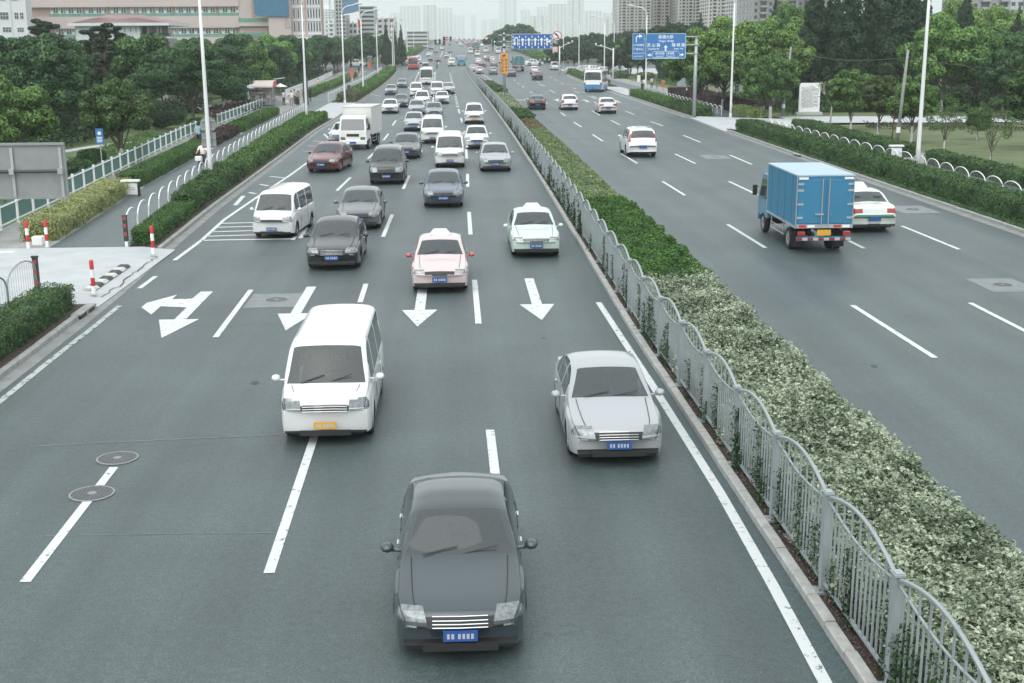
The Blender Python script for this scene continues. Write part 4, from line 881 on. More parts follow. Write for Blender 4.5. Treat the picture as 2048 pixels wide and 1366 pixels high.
row = [(-30, 92, 'dark', mid), (-37, 88, 'camC', mid), (-29, 118, 'camC', bright), (-35, 108, 'dark', mid), (-42, 100, 'camC', bright), (-49, 96, 'dark', (1.5, 1.5, 1.3)), (-28, 132, 'dark', mid), (-36, 128, 'camB', (1.1, 1.1, 1)), (-44, 121, 'dark', mid), (-52, 114, 'camC', (1.6, 1.6, 1.3)), (-60, 108, 'dark', bright), (-31, 150, 'camC', (1.2, 1.25, 1)), (-40, 146, 'dark', mid), (-49, 138, 'camB', (1.3, 1.3, 1)), (-58, 130, 'camC', mid), (-34, 168, 'dark', mid), (-44, 162, 'camC', bright), (-54, 156, 'dark', mid), (-64, 146, 'dark', mid), (-31, 182, 'camC', mid), (-38, 186, 'dark', (1.2, 1.2, 1.1)), (-48, 178, 'dark', mid), (-58, 172, 'camC', bright), (-68, 164, 'dark', mid), (-34, 205, 'camB', (1.0, 1.1, 1)), (-42, 210, 'dark', mid), (-52, 200, 'camC', mid), (-30, 224, 'camB', (.9, 1.0, .9)), (-38, 232, 'dark', mid), (-47, 226, 'camC', mid), (-30, 246, 'dark', mid), (-38, 252, 'camB', (.9, 1, .9)), (-30, 268, 'dark', mid), (-46, 266, 'camC', mid), (-66, 128, 'camC', mid), (-56, 88, 'dark', mid), (-47, 78, 'camC', mid)]
row += [(-27.5, 160, 'camC', mid), (-28.5, 172, 'camB', (1.3, 1.4, 1.1)), (-27.8, 190, 'dark', mid), (-29, 200, 'camB', (1.5, 1.6, 1.3)), (-28.5, 214, 'camC', mid), (-29.5, 228, 'camB', (1.3, 1.4, 1.2)), (-29, 240, 'dark', (1.2, 1.3, 1.1)), (-30, 256, 'camC', mid), (-29.5, 272, 'camB', (1.2, 1.3, 1.2)), (-30, 290, 'dark', mid), (-36, 275, 'camC', bright), (-31, 320, 'dark', mid), (-27.8, 262, 'camC', mid), (-27.5, 284, 'dark', (1.2, 1.3, 1.1)), (-28, 304, 'camB', (1.3, 1.4, 1.2)), (-27.5, 350, 'dark', mid), (-28, 375, 'camC', mid)]
cnt = {}; ordn = ['first', 'second', 'third', 'fourth', 'fifth', 'sixth', 'seventh', 'eighth', 'ninth', 'tenth', 'eleventh', 'twelfth', 'thirteenth', 'fourteenth', 'fifteenth', 'sixteenth', 'seventeenth', 'eighteenth', 'nineteenth', 'twentieth', 'twenty-first', 'twenty-second', 'twenty-third', 'twenty-fourth', 'twenty-fifth', 'twenty-sixth']
rank = lambda y: 0 if y < 125 else 1 if y < 190 else 2
for x, y, k, c in sorted(row, key=lambda r: (rank(r[1]), r[0] / r[1])):
    rk = rank(y); cnt[rk] = cnt.get(rk, 0) + 1; shade = 'bright leafy' if c[0] > 1.25 else 'dark leafy'
    s = (6.9 + 1.3 * RS.rand()) / PROTO[k][3]; tree(k, 'park_tree', '%s tree, %s from the left in the %s rank of the left park wood' % (shade, ordn[cnt[rk] - 1], ('front', 'middle', 'back')[rk]), x, y, s, color=tuple(v * 1.35 for v in c), group='trees of the left park wood')
for px, D, top, s in ((75, 122, 33, 1), (92, 128, 38, .9), (204, 118, 42, 1), (182, 122, 50, .8), (232, 120, 48, .8)):
    x, z = atY(px, top, D); t = tree('sparse', 'cedar_tree', {75: 'gaunt dark cedar before the white block at top left', 92: 'leaning gaunt cedar right of the white block at top left', 204: 'tallest gaunt cedar in front of the white pavilion wall', 182: 'left slim cedar in front of the white pavilion wall', 232: 'right slim cedar in front of the white pavilion wall'}[px], x, D, z / 9.9, group='gaunt cedars before the pavilion')
# far left rows
for i, (px, D, top) in enumerate(((672, 285, 76), (700, 300, 80), (730, 330, 66), (762, 380, 70), (745, 350, 74))):
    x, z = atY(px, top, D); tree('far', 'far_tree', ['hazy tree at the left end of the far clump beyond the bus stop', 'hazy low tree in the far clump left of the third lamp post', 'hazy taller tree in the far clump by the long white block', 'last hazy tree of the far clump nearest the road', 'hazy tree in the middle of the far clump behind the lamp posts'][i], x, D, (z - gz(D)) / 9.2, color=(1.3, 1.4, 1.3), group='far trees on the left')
for i, (px, D, top) in enumerate(((788, 330, 50), (801, 335, 47), (771, 330, 42))):
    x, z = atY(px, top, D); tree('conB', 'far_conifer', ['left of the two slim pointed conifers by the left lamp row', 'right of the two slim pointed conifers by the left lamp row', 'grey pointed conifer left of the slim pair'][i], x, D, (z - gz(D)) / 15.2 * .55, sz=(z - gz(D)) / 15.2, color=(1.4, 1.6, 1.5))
# right side trees
YG = 'young limewashed trees on the right lawn'
tpx('young', 'young_tree', 'left of three young round trees on the right lawn', 1701, 261, 136, color=(1.3, 1.35, 1.1), group=YG)
tpx('young', 'young_tree', 'middle of three young round trees on the right lawn, reddish leaves', 1755, 274, 148, color=(.9, .75, .75), group=YG)
tpx('young', 'young_tree', 'right of three young round trees on the right lawn, beside the dark post', 1822, 288, 148, color=(1.3, 1.35, 1.1), group=YG)
tpx('airy', 'young_tree', 'thin leaning airy sapling on the right lawn', 1887, 307, 190, color=(.9, .95, .8), group=YG)
tpx('airy', 'young_tree', 'thin airy sapling nearest the right picture edge', 1981, 330, 195, color=(.9, .95, .8), group=YG)
tpx('young', 'young_tree', 'small dark tree behind the saplings on the right lawn', 1953, 280, 212, color=(.6, .65, .6))
tree('young', 'young_tree', 'dark bushy tree cut by the right picture edge', *at(2062, 300), 1.25, color=(.7, .8, .7))
for i, (px, py, top, k, c, lb) in enumerate((
    (1398, 222, 62, 'camB', (1.5, 1.5, 1.15), 'bright camphor tree directly right of the blue direction sign'),
    (1446, 222, 40, 'camB', (1.9, 1.8, 1.3), 'pale flowering camphor tree left of the second right lamp post'),
    (1500, 225, 52, 'camB', (1.4, 1.4, 1.1), 'bright camphor tree just right of the second right lamp post'),
    (1545, 218, 45, 'camB', (1.8, 1.7, 1.3), 'pale flowering camphor tree above the concrete pole'),
    (1525, 236, 105, 'camA', (1.15, 1.25, 1.0), 'lower camphor tree with limewashed trunk left of the white notice board'),
    (1540, 238, 104, 'camA', (1.1, 1.2, 1.0), 'lower camphor tree touching the white notice board'),
    (1434, 196, 90, 'camA', (1.1, 1.25, 1), 'mid green tree behind the bus shelter'),
    (1356, 168, 98, 'camC', (1.5, 1.6, 1.3), 'dark green tree left of the grey sign post'),
    (1410, 185, 96, 'camA', (1.3, 1.5, 1.2), 'slender tree with a thin grey trunk by the bus shelter'))):
    tpx(k, 'camphor_tree', lb, px, py, top, color=c, group='camphor trees on the right')
for i, (px, D, top, k, c, lb) in enumerate((
    (1895, 122, 36, 'camB', (1.6, 1.7, 1.3), 'big bright billowing tree right of the nearest right lamp post'),
    (1960, 126, 62, 'camB', (1.4, 1.5, 1.2), 'bright tree beside the big billowing one'),
    (2015, 118, 100, 'camC', (1.4, 1.5, 1.3), 'mid green tree at the right picture edge above the saplings'),
    (2035, 140, 58, 'dark', (1.5, 1.6, 1.4), 'dark broad tree at the right picture edge'),
    (2010, 165, 18, 'camB', (2.0, 1.9, 1.4), 'pale flowering tree at the top right corner'),
    (1590, 175, 12, 'camB', (1.3, 1.4, 1.1), 'tree rising before the dark grey apartment block'),
    (1925, 175, 4, 'camB', (1.9, 1.8, 1.3), 'pale topped tree behind the big billowing one'))):
    x, z = atY(px, top, D); tree(k, 'camphor_tree', lb, x, D, z / (PROTO[k][3] * 1.02), color=c, group='camphor trees on the right')
for i, (px, D, top, k, w, lb) in enumerate((
    (1636, 135, -70, 'conA', .9, 'tall dark conifer, leftmost of the dense row on the right'),
    (1668, 138, -40, 'conB', .9, 'dark conifer, second from the left in the dense row'),
    (1708, 132, -90, 'conA', .9, 'dark conifer, third from the left in the dense row'),
    (1750, 140, -70, 'conB', 1, 'dark conifer, middle of the dense row'),
    (1790, 133, -110, 'conA', .95, 'tallest dark conifer left of the nearest right lamp post'),
    (1828, 138, -60, 'conB', 1, 'dark conifer directly behind the nearest right lamp post'),
    (1855, 146, -50, 'conA', .8, 'dark conifer just right of the nearest right lamp post'),
    (1680, 150, -30, 'conA', .9, 'dark conifer in the second rank of the dense row'),
    (1552, 190, -8, 'conB', .85, 'pointed conifer standing before the grey apartment block'),
    (1937, 165, -45, 'conA', .8, 'dark conifer left of the pale flowering tree at top right'),
    (2040, 160, 10, 'conB', .7, 'small pointed conifer in the top right corner'))):
    x, z = atY(px, top, D); s = z / (PROTO[k][3]); tree(k, 'conifer_tree', lb, x, D, s * w * .8, sz=s, color=(1.15, 1.25, 1.15), group='dark conifers on the right')
for px, D, top, lb in ((1672, 112, 105, 'bluish layered cedar behind the white notice board'), (1700, 120, 92, 'bluish layered cedar right of the notice board'), (1632, 122, 108, 'dark layered cedar directly above the notice board')):
    D += 24; x, z = atY(px, top, D); tree('ced', 'cedar_tree', lb, x, D, z / 8.6, color=(.75, .85, .85), group='layered cedars on the right')
# low masses under the right trees
def bush(name, label, x, y, r, h, m, n, leaf, color=(1, 1, 1), z=0, group=None, cat='bush'):
    lumps = [(0, 0, h * .5, r * .7, h / r * .62)] + [(math.cos(a) * r * .5, math.sin(a) * r * .5, h * .5, r * .48, h / r * .8) for a in [i * 1.05 for i in range(6)]]
    P, d = lump_points(lumps, n, shell=.9); mb = MB()
    for l in lumps:
        s = .7; vs = [(l[0] + l[3] * s * a, l[1] + l[3] * s * b, l[2] + l[3] * l[4] * s * c) for a in (-.7, .7) for b in (-.7, .7) for c in (-.7, .7)]; mb.add(vs, [(0, 1, 3, 2), (4, 6, 7, 5), (0, 4, 5, 1), (2, 3, 7, 6), (0, 2, 6, 4), (1, 5, 7, 3)])
    me = leaf_mesh('foliage', P, d, leaf, m, core=(mb.v, mb.f)); o = link(me, name, loc=(x, y, z + gz(y))); return tag(o, label, cat, group, color=color)
BS = bush('ball_bush', 'clipped dark ball bush on the lawn, left of the two near ones', *at(162, 362), .85, 1.25, L_dark, 3200, .09, (1.1, 1.2, 1))
bush('ball_bush', 'clipped dark ball bush on the lawn, right of the two near ones', *at(185, 332), .9, 1.1, L_dark, 3000, .09, (1.2, 1.4, 1.1))
for px, py, lb in ((350, 250, 'dark ball bush under the flat-crowned tree, right one'), (322, 258, 'dark ball bush under the flat-crowned tree, left one'), (398, 268, 'dark round bush beside the park path behind the walking man')):
    bush('ball_bush', lb, *at(px, py), 1.1, 1.4, L_dark, 2400, .11, (.8, .9, .8))
def mass(label, poly, h, m, dens, leaf, color=(1, 1, 1), kind='stuff', cat='shrubs', name='shrub_mass', hv=.35):
    """loose low shrubs covering a four-cornered piece of ground"""
    p = [np.array(q, float) for q in poly]; A = abs(np.cross(p[2] - p[0], p[3] - p[1])) / 2; n = int(A * dens * (1 + h)); u, v = RS.rand(n), RS.rand(n)
    XY = (p[0] * ((1 - u) * (1 - v))[:, None] + p[1] * (u * (1 - v))[:, None] + p[2] * (u * v)[:, None] + p[3] * ((1 - u) * v)[:, None])
    hh = h * (1 - hv + hv * np.sin(XY[:, 0] * 1.7 + 1) * np.sin(XY[:, 1] * 1.3)); Z = hh * (1 - (RS.rand(n) ** 2.2) * .8)
    P = np.stack([XY[:, 0], XY[:, 1], Z + np.array([gz(q) for q in XY[:, 1]])], 1)
    o = link(leaf_mesh('foliage', P, RS.normal(0, .5, (n, 3)) + [0, 0, 1], leaf, m), name); return tag(o, label, cat, None, kind, color)
mass('low shrubs and ground cover between park path and railing', [(-18.6, 47), (-22.2, 47), (-25, 100), (-21.5, 97)], .45, L_hedge, 45, .13, (1.1, 1.15, 1))
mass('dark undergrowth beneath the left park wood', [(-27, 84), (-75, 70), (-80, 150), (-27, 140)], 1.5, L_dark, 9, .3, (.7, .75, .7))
mass('maroon ground cover on the bank left of the kiosk', [at(405, 225), at(490, 205), at(532, 216), at(440, 250)], .75, L_red, 22, .2)
mass('undergrowth along the back of the far left pavement', [(-27, 178), (-60, 170), (-60, 280), (-29, 280)], 1.6, L_dark, 5, .4, (1.1, 1.2, 1.1))
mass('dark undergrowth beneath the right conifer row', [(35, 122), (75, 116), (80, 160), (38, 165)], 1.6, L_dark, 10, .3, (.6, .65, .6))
mass('rusty ground cover edging the right lawn', [(33, 98), (60, 86), (62, 92), (34, 103)], .5, L_rust, 26, .16, (.55, .55, .5))
mass('low shrubs beneath the camphor trees on the right', [(31.5, 118), (36, 118), (38, 160), (32.5, 160)], .9, L_hedge, 20, .2, (.8, .8, .75))
mass('rounded low hedges behind the right bus stop', [(34, 196), (48, 196), (48, 216), (34, 216)], 1.1, L_hedge, 12, .28, (1.2, 1.3, 1.1))
hedge('hedge', 'long dark low hedge behind the notice board at the driveway end', 'hedge', 33.5, 58, 122, 124.2, 1.1, L_hedge, .18, 60, None, zb=0, color=(.7, .75, .65))
# leafless little tree left of the young ones
x, y = at(1660, 250); t = thing('bare_tree', 'small nearly bare tree between notice board and young trees', 'tree', (x, y, .03)); mb = MB(); rs_ = random.Random(5)
def br(p, d, l, r, dep):
    q = p + d * l; mb.tube([p, q], [r, r * .65], 6)
    if dep: 
        for _ in range(3): br(q, (d + Vector((rs_.uniform(-.8, .8), rs_.uniform(-.8, .8), rs_.uniform(-.1, .5)))).normalized(), l * .68, r * .6, dep - 1)
br(Vector((0, 0, 0)), Vector((.05, 0, 1)), 1.5, .09, 4); mb.build('trunk', mat('bark_pale', (.34, .33, .30), .9), t)
P = RS.normal(0, 1, (500, 3)) * [.8, .8, .55] + [.1, 0, 3.2]; c = link(leaf_mesh('leaves', P, RS.normal(0, 1, (500, 3)), .12, L_green), 'leaves', t); c.color = (.9, .9, .7, 1)
# mid-distance and far woods on the right and centre
FT = 'far trees on the right'
k = 0
for D, row_ in ((300, [(1120, 96), (1148, 92), (1176, 84), (1204, 80), (1232, 84), (1258, 84)]), (255, [(1218, 100), (1240, 96), (1262, 84)]), (345, [(1105, 86), (1135, 74), (1165, 70), (1195, 66), (1225, 68), (1255, 62), (1285, 60)]), (240, [(1290, 62), (1320, 52), (1350, 48), (1385, 46), (1410, 56)])):
    for j, (px, top) in enumerate(row_):
        x, z = atY(px, top, D); o = ['first', 'second', 'third', 'fourth', 'fifth', 'sixth', 'seventh'][j]
        rank = {300: 'middle rank', 255: 'front rank', 345: 'back rank', 240: 'sign rank'}[D]
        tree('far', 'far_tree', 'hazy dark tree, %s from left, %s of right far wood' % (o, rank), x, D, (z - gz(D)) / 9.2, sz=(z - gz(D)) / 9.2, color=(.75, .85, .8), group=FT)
for j, (px, top, D) in enumerate(((1336, 30, 215), (1402, 24, 215), (1446, 30, 210))):
    x, z = atY(px, top, D); tree('conB', 'conifer_tree', ['pointed conifer above the right edge of the blue direction sign', 'pointed conifer between direction sign and second right lamp', 'dark conifer tip above the pale flowering tree'][j], x, D, z / 15 * .7, sz=z / 15, color=(1.3, 1.5, 1.4))
for j, (px, top, D) in enumerate(((985, 68, 520), (1004, 58, 530), (1024, 50, 530), (1046, 48, 530))):
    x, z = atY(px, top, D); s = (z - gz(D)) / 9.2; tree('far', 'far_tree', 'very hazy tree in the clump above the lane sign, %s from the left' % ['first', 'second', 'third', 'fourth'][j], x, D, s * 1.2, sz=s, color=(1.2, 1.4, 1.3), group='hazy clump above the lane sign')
for i, (px, py, lb) in enumerate(((1256, 150, 'round tree with pale trunk left of the blue direction sign, nearer one'), (1275, 152, 'round tree with pale trunk just below the blue direction sign'), (1232, 135, 'loose green tree by the white camera mast'))):
    tpx('camA', 'roadside_tree', lb, px, py, (72, 88, 92)[i], color=(1.7, 1.9, 1.5))
for i, (x0, d) in enumerate(((31, 236), (34.5, 228), (38.5, 222))): bush('ball_bush', ['oval clipped bush under the blue sign, left one', 'oval clipped bush under the blue sign, middle one', 'oval clipped bush under the blue sign, right one'][i], x0, d, 1.9, 1.6, L_hedge, 900, .25, (1, 1.1, .9))
# ================================================================== vehicles
# a car is lofted from cross sections along its length; windows, lamps, grille and doors are cut out of the same skin as parts of their own
def smooth(f, s, w):
    return sum(k * f(s + d * w) for d, k in ((-1, .25), (0, .5), (1, .25)))
def loft(sp, coarse=False):
    L, Wd = sp['L'], sp['W'] / 2; top = pl(sp['top']); belt = pl(sp['belt']); plan = pl(sp['plan']); bow = pl(sp['bow']); tum = sp.get('tumble', .34); R_ = sp['R'] + .055; zf = sp.get('floor', .2)
    st = set(); step = .09 if not coarse else .3
    s = 0
    while s < L: st.add(round(s, 4)); s += step
    for a in ((0, .012, .025, .04, .06, .085, .12, .16, .22) if not coarse else (0, .03, .1)): st.add(a); st.add(round(L - a, 4))
    for wz in sp['wheels']:
        for k in (range(0, 9) if not coarse else range(0, 5)): st.add(round(wz - R_ * math.cos(math.pi * k / (8 if not coarse else 4)), 4))
        st.add(round(wz - R_ - .004, 4)); st.add(round(wz + R_ + .004, 4))
    for z in sp.get('cuts', []): st.add(z)
    st = sorted(x for x in st if 0 <= x <= L); st = [x for i, x in enumerate(st) if i == 0 or x - st[i - 1] > .003]
    nl = (2, 2, 2, 2, 2, 2, 2, 2, 2, 2) if not coarse else (1,) * 10
    secs = []; cols = None
    for s in st:
        end = min(s, L - s); sm = .02 if end < .3 else .10
        zt = smooth(top, s, sm); zb = min(smooth(belt, s, sm), zt - .015); w = Wd * smooth(plan, s, sm); c = max(0, zt - zb)
        zbot = zf + sp.get('lift', 0) * 0
        if end < .35: zbot += .05 * (1 - end / .35)
        arch = 0
        for wz in sp['wheels']:
            if abs(s - wz) < R_: zbot = max(zbot, sp['R'] + math.sqrt(max(0, R_ * R_ - (s - wz) ** 2))); arch = 1
        zbot = min(zbot, zb - .12); h = zb - zbot; tc = min(1, c / .3)
        e = w * (.955 - .03 * (1 - tc)); fl = .02 if arch else 0
        ctl = [(w * .975 + fl, zbot), (w * .998 + fl, zbot + .22 * h), (w * 1.0 + fl * .6, zbot + .48 * h), (w * .992, zbot + .74 * h), (w * .978, zbot + .9 * h), (e, zb),
               (e - c * tum * .42, zb + .45 * c), (e - c * tum * .95, zb + .86 * c), (e - c * tum * 1.15 - .05 * tc - .03, zb + .965 * c), ((e - c * tum) * .62, zt + .012), (0, zt + .03)]
        pts = [ctl[0]]
        for i in range(10):
            p0, p1, p2, p3 = ctl[max(0, i - 1)], ctl[i], ctl[i + 1], (ctl[i + 2] if i < 9 else (-ctl[9][0], ctl[9][1]))
            for k in range(1, nl[i] + 1):
                t = k / nl[i]
                q = [.5 * (2 * p1[j] + (p2[j] - p0[j]) * t + (2 * p0[j] - 5 * p1[j] + 4 * p2[j] - p3[j]) * t * t + (3 * p1[j] - p0[j] - 3 * p2[j] + p3[j]) * t ** 3) for j in (0, 1)]
                pts.append(tuple(q))
        b = bow(s)
        row = [(x, -L / 2 + s + b * (abs(x) / Wd) ** 2.2, z) for x, z in pts]; secs.append(row)
    n = len(secs[0]); V = []
    for row in secs: V += [(x, y, z) for x, y, z in row] + [(-x, y, z) for x, y, z in row[:-1]][::-1]
    m = 2 * n - 1; Fc = []; info = []
    cumul = [0]; 
    for q in nl: cumul.append(cumul[-1] + q)
    for i in range(len(st) - 1):
        for j in range(m - 1):
            jj = j if j < n - 1 else m - 2 - j
            seg = next(k for k in range(10) if cumul[k] <= jj < cumul[k + 1]); Fc.append((i * m + j, (i + 1) * m + j, (i + 1) * m + j + 1, i * m + j + 1)); info.append(((st[i] + st[i + 1]) / 2, seg, j < n - 1))
    for i, sg in ((0, 1), (len(st) - 1, -1)):
        for j in range(n - 1):
            a, b_, c_, d = i * m + j, i * m + j + 1, i * m + m - 2 - j, i * m + m - 1 - j
            Fc.append((a, b_, c_, d) if c_ != b_ else (a, b_, d)); info.append((-1 if sg > 0 else 99, j, True))
    return V, Fc, info, st
def car_regions(sp, V, Fc, info):
    """sort every skin face into a named part"""
    L, Wd = sp['L'], sp['W'] / 2; out = {}
    for f, (s, seg, side) in zip(Fc, info):
        cx = abs(sum(V[i][0] for i in f) / len(f)); cz = sum(V[i][2] for i in f) / len(f); x = sum(V[i][0] for i in f)
        k = 'body'
        if s == -1:
            if cz < .33: k = 'lower_trim'
        elif s == 99:
            if cz < .33: k = 'rear_lower_trim'
        else:
            a, b = sp['ws']
            if a < s < b and seg >= 8: k = 'windscreen'
            a, b = sp['rs']
            if a < s < b and seg >= 8 and cx < sp.get('rsw', .95) * Wd: k = 'rear_window'
            for a, b in sp['side']:
                if a < s < b and seg in (5, 6): k = 'side_window_' + str(a) + ('l' if x < 0 else 'r')
            for (nm, a, b, x0, x1, z0, z1) in sp['marks']:
                if a <= s <= b and x0 * Wd <= cx <= x1 * Wd and z0 <= cz <= z1: k = nm + (('l' if x < 0 else 'r') if x0 > .3 else '')
        out.setdefault(k, []).append(f)
    return out
def submesh(name, V, faces, m, smooth=True, push=0):
    ids = sorted({i for f in faces for i in f}); mp = {v: k for k, v in enumerate(ids)}
    me = bpy.data.meshes.new(name); me.from_pydata([V[i] for i in ids], [], [tuple(mp[i] for i in f) for f in faces]); me.materials.append(m)
    me.polygons.foreach_set('use_smooth', [smooth] * len(faces)); me.update(); return me
def wheel_mesh(r, w):
    mb = MB(); mb.lathe([(r * .66, -w / 2), (r * .93, -w / 2), (r, -w * .36), (r, w * .36), (r * .93, w / 2), (r * .66, w / 2), (r * .66, -w / 2)], 22, axis='x', close=False); t = mb
    h = MB(); h.lathe([(r * .66, -w * .46), (r * .62, w * .1), (.001, w * .12)], 22, axis='x', close=False); h.lathe([(r * .67, w * .46), (r * .60, w * .44), (r * .56, w * .2), (r * .16, w * .26), (.001, w * .26)], 22, axis='x', close=False)
    for k in range(7):
        a = 2 * math.pi * k / 7; ca, sa = math.cos(a), math.sin(a); vs = []
        for rr, hw in ((r * .14, .03), (r * .6, .02)):
            for q in (-hw, hw): vs += [(w * .30, rr * ca - q * sa, rr * sa + q * ca), (w * .46, rr * ca - q * sa, rr * sa + q * ca)]
        h.add(vs, [(1, 3, 7, 5), (0, 1, 5, 4), (2, 6, 7, 3)])
    return t, h
def strip_on(sp, V, st, smid, v0, v1, w=.008, push=.003):
    """a thin dark joint line running round the flank at length smid between section points v0 and v1"""
    return None
SPECS = {}
HL, TL = 'headlamp', 'tail_lamp'
SPECS['sedan'] = dict(L=4.72, W=1.76, R=.315, wheels=(.90, 3.62), floor=.19, top=[(0, .50), (.03, .62), (.10, .70), (.35, .765), (1.0, .86), (1.32, .93), (2.05, 1.37), (2.55, 1.445), (3.1, 1.42), (3.45, 1.33), (4.02, 1.03), (4.45, 1.0), (4.62, .97), (4.69, .85), (4.72, .62)],
    belt=[(0, .47), (.03, .58), (.10, .66), (.35, .73), (1.2, .85), (2, .90), (3.4, .93), (4.1, .95), (4.6, .92), (4.69, .8), (4.72, .58)], plan=[(0, .84), (.1, .93), (.35, .985), (.9, 1), (3.6, 1), (4.3, .975), (4.62, .92), (4.72, .85)],
    bow=[(0, .26), (.3, .22), (.9, .10), (1.3, .12), (2.1, .08), (2.8, 0), (3.4, -.06), (4.0, -.08), (4.4, -.10), (4.72, -.16)], ws=(1.34, 2.04), rs=(3.42, 4.02), side=[(1.72, 2.42), (2.52, 3.26), (3.33, 3.72)], tumble=.36,
    marks=[(HL, .012, .22, .56, 1.1, .585, .735), ('grille', .0, .06, 0, .42, .52, .67), ('fog_lamp', 0, .03, .6, .8, .5, .55), (TL, 4.50, 4.71, .55, 1.1, .70, .95)], cuts=[1.34, 2.04, 3.42, 4.02, 1.72, 2.42, 2.52, 3.26, 3.33, 3.72], door=(1.52, 2.47, 3.42), mirror=(1.72, .93))
SPECS['taxi'] = dict(L=4.55, W=1.70, R=.30, wheels=(.86, 3.42), floor=.19, top=[(0, .52), (.03, .64), (.10, .71), (.35, .77), (1.15, .87), (1.42, .93), (2.0, 1.34), (2.45, 1.41), (3.0, 1.40), (3.3, 1.33), (3.75, 1.0), (4.3, .97), (4.45, .95), (4.52, .84), (4.55, .6)],
    belt=[(0, .49), (.03, .60), (.10, .67), (.35, .74), (1.2, .84), (2, .88), (3.4, .91), (4.1, .93), (4.45, .91), (4.52, .8), (4.55, .56)], plan=[(0, .90), (.1, .955), (.35, .985), (.9, 1), (3.5, 1), (4.2, .985), (4.45, .95), (4.55, .90)],
    bow=[(0, .13), (.3, .11), (.9, .06), (1.4, .09), (2.1, .06), (2.8, 0), (3.3, -.05), (3.9, -.05), (4.55, -.08)], ws=(1.44, 1.99), rs=(3.28, 3.76), side=[(1.70, 2.32), (2.41, 3.05), (3.12, 3.42)], tumble=.33,
    marks=[(HL, .012, .16, .58, 1.1, .60, .76), ('grille', .0, .07, 0, .50, .58, .70), (TL, 4.40, 4.54, .5, 1.1, .68, .88)], cuts=[1.44, 1.99, 3.28, 3.76, 1.70, 2.32, 2.41, 3.05, 3.12, 3.42], door=(1.5, 2.37, 3.2), mirror=(1.72, .90))
SPECS['hatch'] = dict(L=4.25, W=1.72, R=.30, wheels=(.82, 3.38), floor=.19, top=[(0, .52), (.03, .64), (.10, .74), (.35, .82), (.9, .93), (1.15, .99), (1.85, 1.43), (2.35, 1.50), (3.3, 1.47), (3.7, 1.38), (4.05, 1.05), (4.16, .98), (4.22, .85), (4.25, .6)],
    belt=[(0, .49), (.03, .60), (.10, .70), (.35, .78), (1.1, .90), (2, .95), (3.4, .99), (4.05, 1.0), (4.16, .93), (4.22, .8), (4.25, .56)], plan=[(0, .84), (.1, .93), (.35, .98), (.9, 1), (3.3, 1), (3.9, .965), (4.25, .88)],
    bow=[(0, .24), (.3, .2), (.8, .1), (1.1, .12), (1.9, .07), (2.6, 0), (3.4, -.04), (4.25, -.12)], ws=(1.17, 1.84), rs=(3.70, 4.04), side=[(1.5, 2.2), (2.3, 3.0), (3.08, 3.5)], tumble=.33,
    marks=[(HL, .012, .36, .55, 1.1, .64, .86), ('grille', .0, .06, 0, .42, .55, .66), (TL, 3.98, 4.24, .66, 1.1, .72, 1.02)], cuts=[1.17, 1.84, 3.70, 4.04, 1.5, 2.2, 2.3, 3.0, 3.08, 3.5], door=(1.35, 2.25, 3.12), mirror=(1.5, .98))
SPECS['mpv'] = dict(L=4.75, W=1.80, R=.325, wheels=(.88, 3.72), floor=.21, top=[(0, .58), (.03, .72), (.10, .84), (.35, .93), (.85, 1.03), (1.02, 1.08), (1.78, 1.66), (2.25, 1.75), (3.9, 1.74), (4.35, 1.66), (4.58, 1.20), (4.66, 1.10), (4.72, .95), (4.75, .6)],
    belt=[(0, .55), (.03, .68), (.10, .80), (.35, .88), (1.0, 1.0), (2, 1.04), (4.2, 1.08), (4.58, 1.08), (4.66, 1.02), (4.72, .88), (4.75, .56)], plan=[(0, .86), (.1, .94), (.35, .985), (.9, 1), (3.9, 1), (4.5, .965), (4.75, .90)],
    bow=[(0, .2), (.3, .17), (.8, .1), (1.0, .12), (1.8, .08), (2.6, 0), (4.0, -.02), (4.75, -.10)], ws=(1.04, 1.77), rs=(4.33, 4.58), side=[(1.42, 2.2), (2.3, 3.2), (3.3, 4.1)], tumble=.26,
    marks=[(HL, .012, .30, .56, 1.1, .66, .90), ('grille', .0, .08, 0, .45, .58, .78), (TL, 4.42, 4.745, .74, 1.1, .80, 1.35)], cuts=[1.04, 1.77, 4.33, 4.58, 1.42, 2.2, 2.3, 3.2, 3.3, 4.1], door=(1.3, 2.25, 3.25), mirror=(1.42, 1.08))
SPECS['suv'] = dict(L=4.55, W=1.80, R=.345, wheels=(.86, 3.50), floor=.26, top=[(0, .66), (.03, .80), (.10, .90), (.35, .97), (1.15, 1.05), (1.32, 1.10), (1.92, 1.60), (2.35, 1.69), (3.8, 1.66), (4.15, 1.58), (4.38, 1.12), (4.46, 1.05), (4.52, .92), (4.55, .66)],
    belt=[(0, .63), (.03, .76), (.10, .86), (.35, .92), (1.2, 1.0), (2, 1.03), (4.1, 1.06), (4.38, 1.05), (4.46, .98), (4.52, .86), (4.55, .62)], plan=[(0, .88), (.1, .95), (.35, .985), (.9, 1), (3.7, 1), (4.3, .97), (4.55, .91)],
    bow=[(0, .17), (.3, .15), (.9, .07), (1.3, .10), (2.0, .07), (2.8, 0), (4.0, -.02), (4.55, -.10)], ws=(1.34, 1.90), rs=(4.14, 4.38), side=[(1.66, 2.35), (2.45, 3.15), (3.25, 3.9)], tumble=.27,
    marks=[(HL, .012, .24, .58, 1.1, .72, .92), ('grille', .0, .07, 0, .50, .66, .84), (TL, 4.2, 4.545, .76, 1.1, .92, 1.52)], cuts=[1.34, 1.90, 4.14, 4.38, 1.66, 2.35, 2.45, 3.15, 3.25, 3.9], door=(1.5, 2.4, 3.2), mirror=(1.66, 1.08))
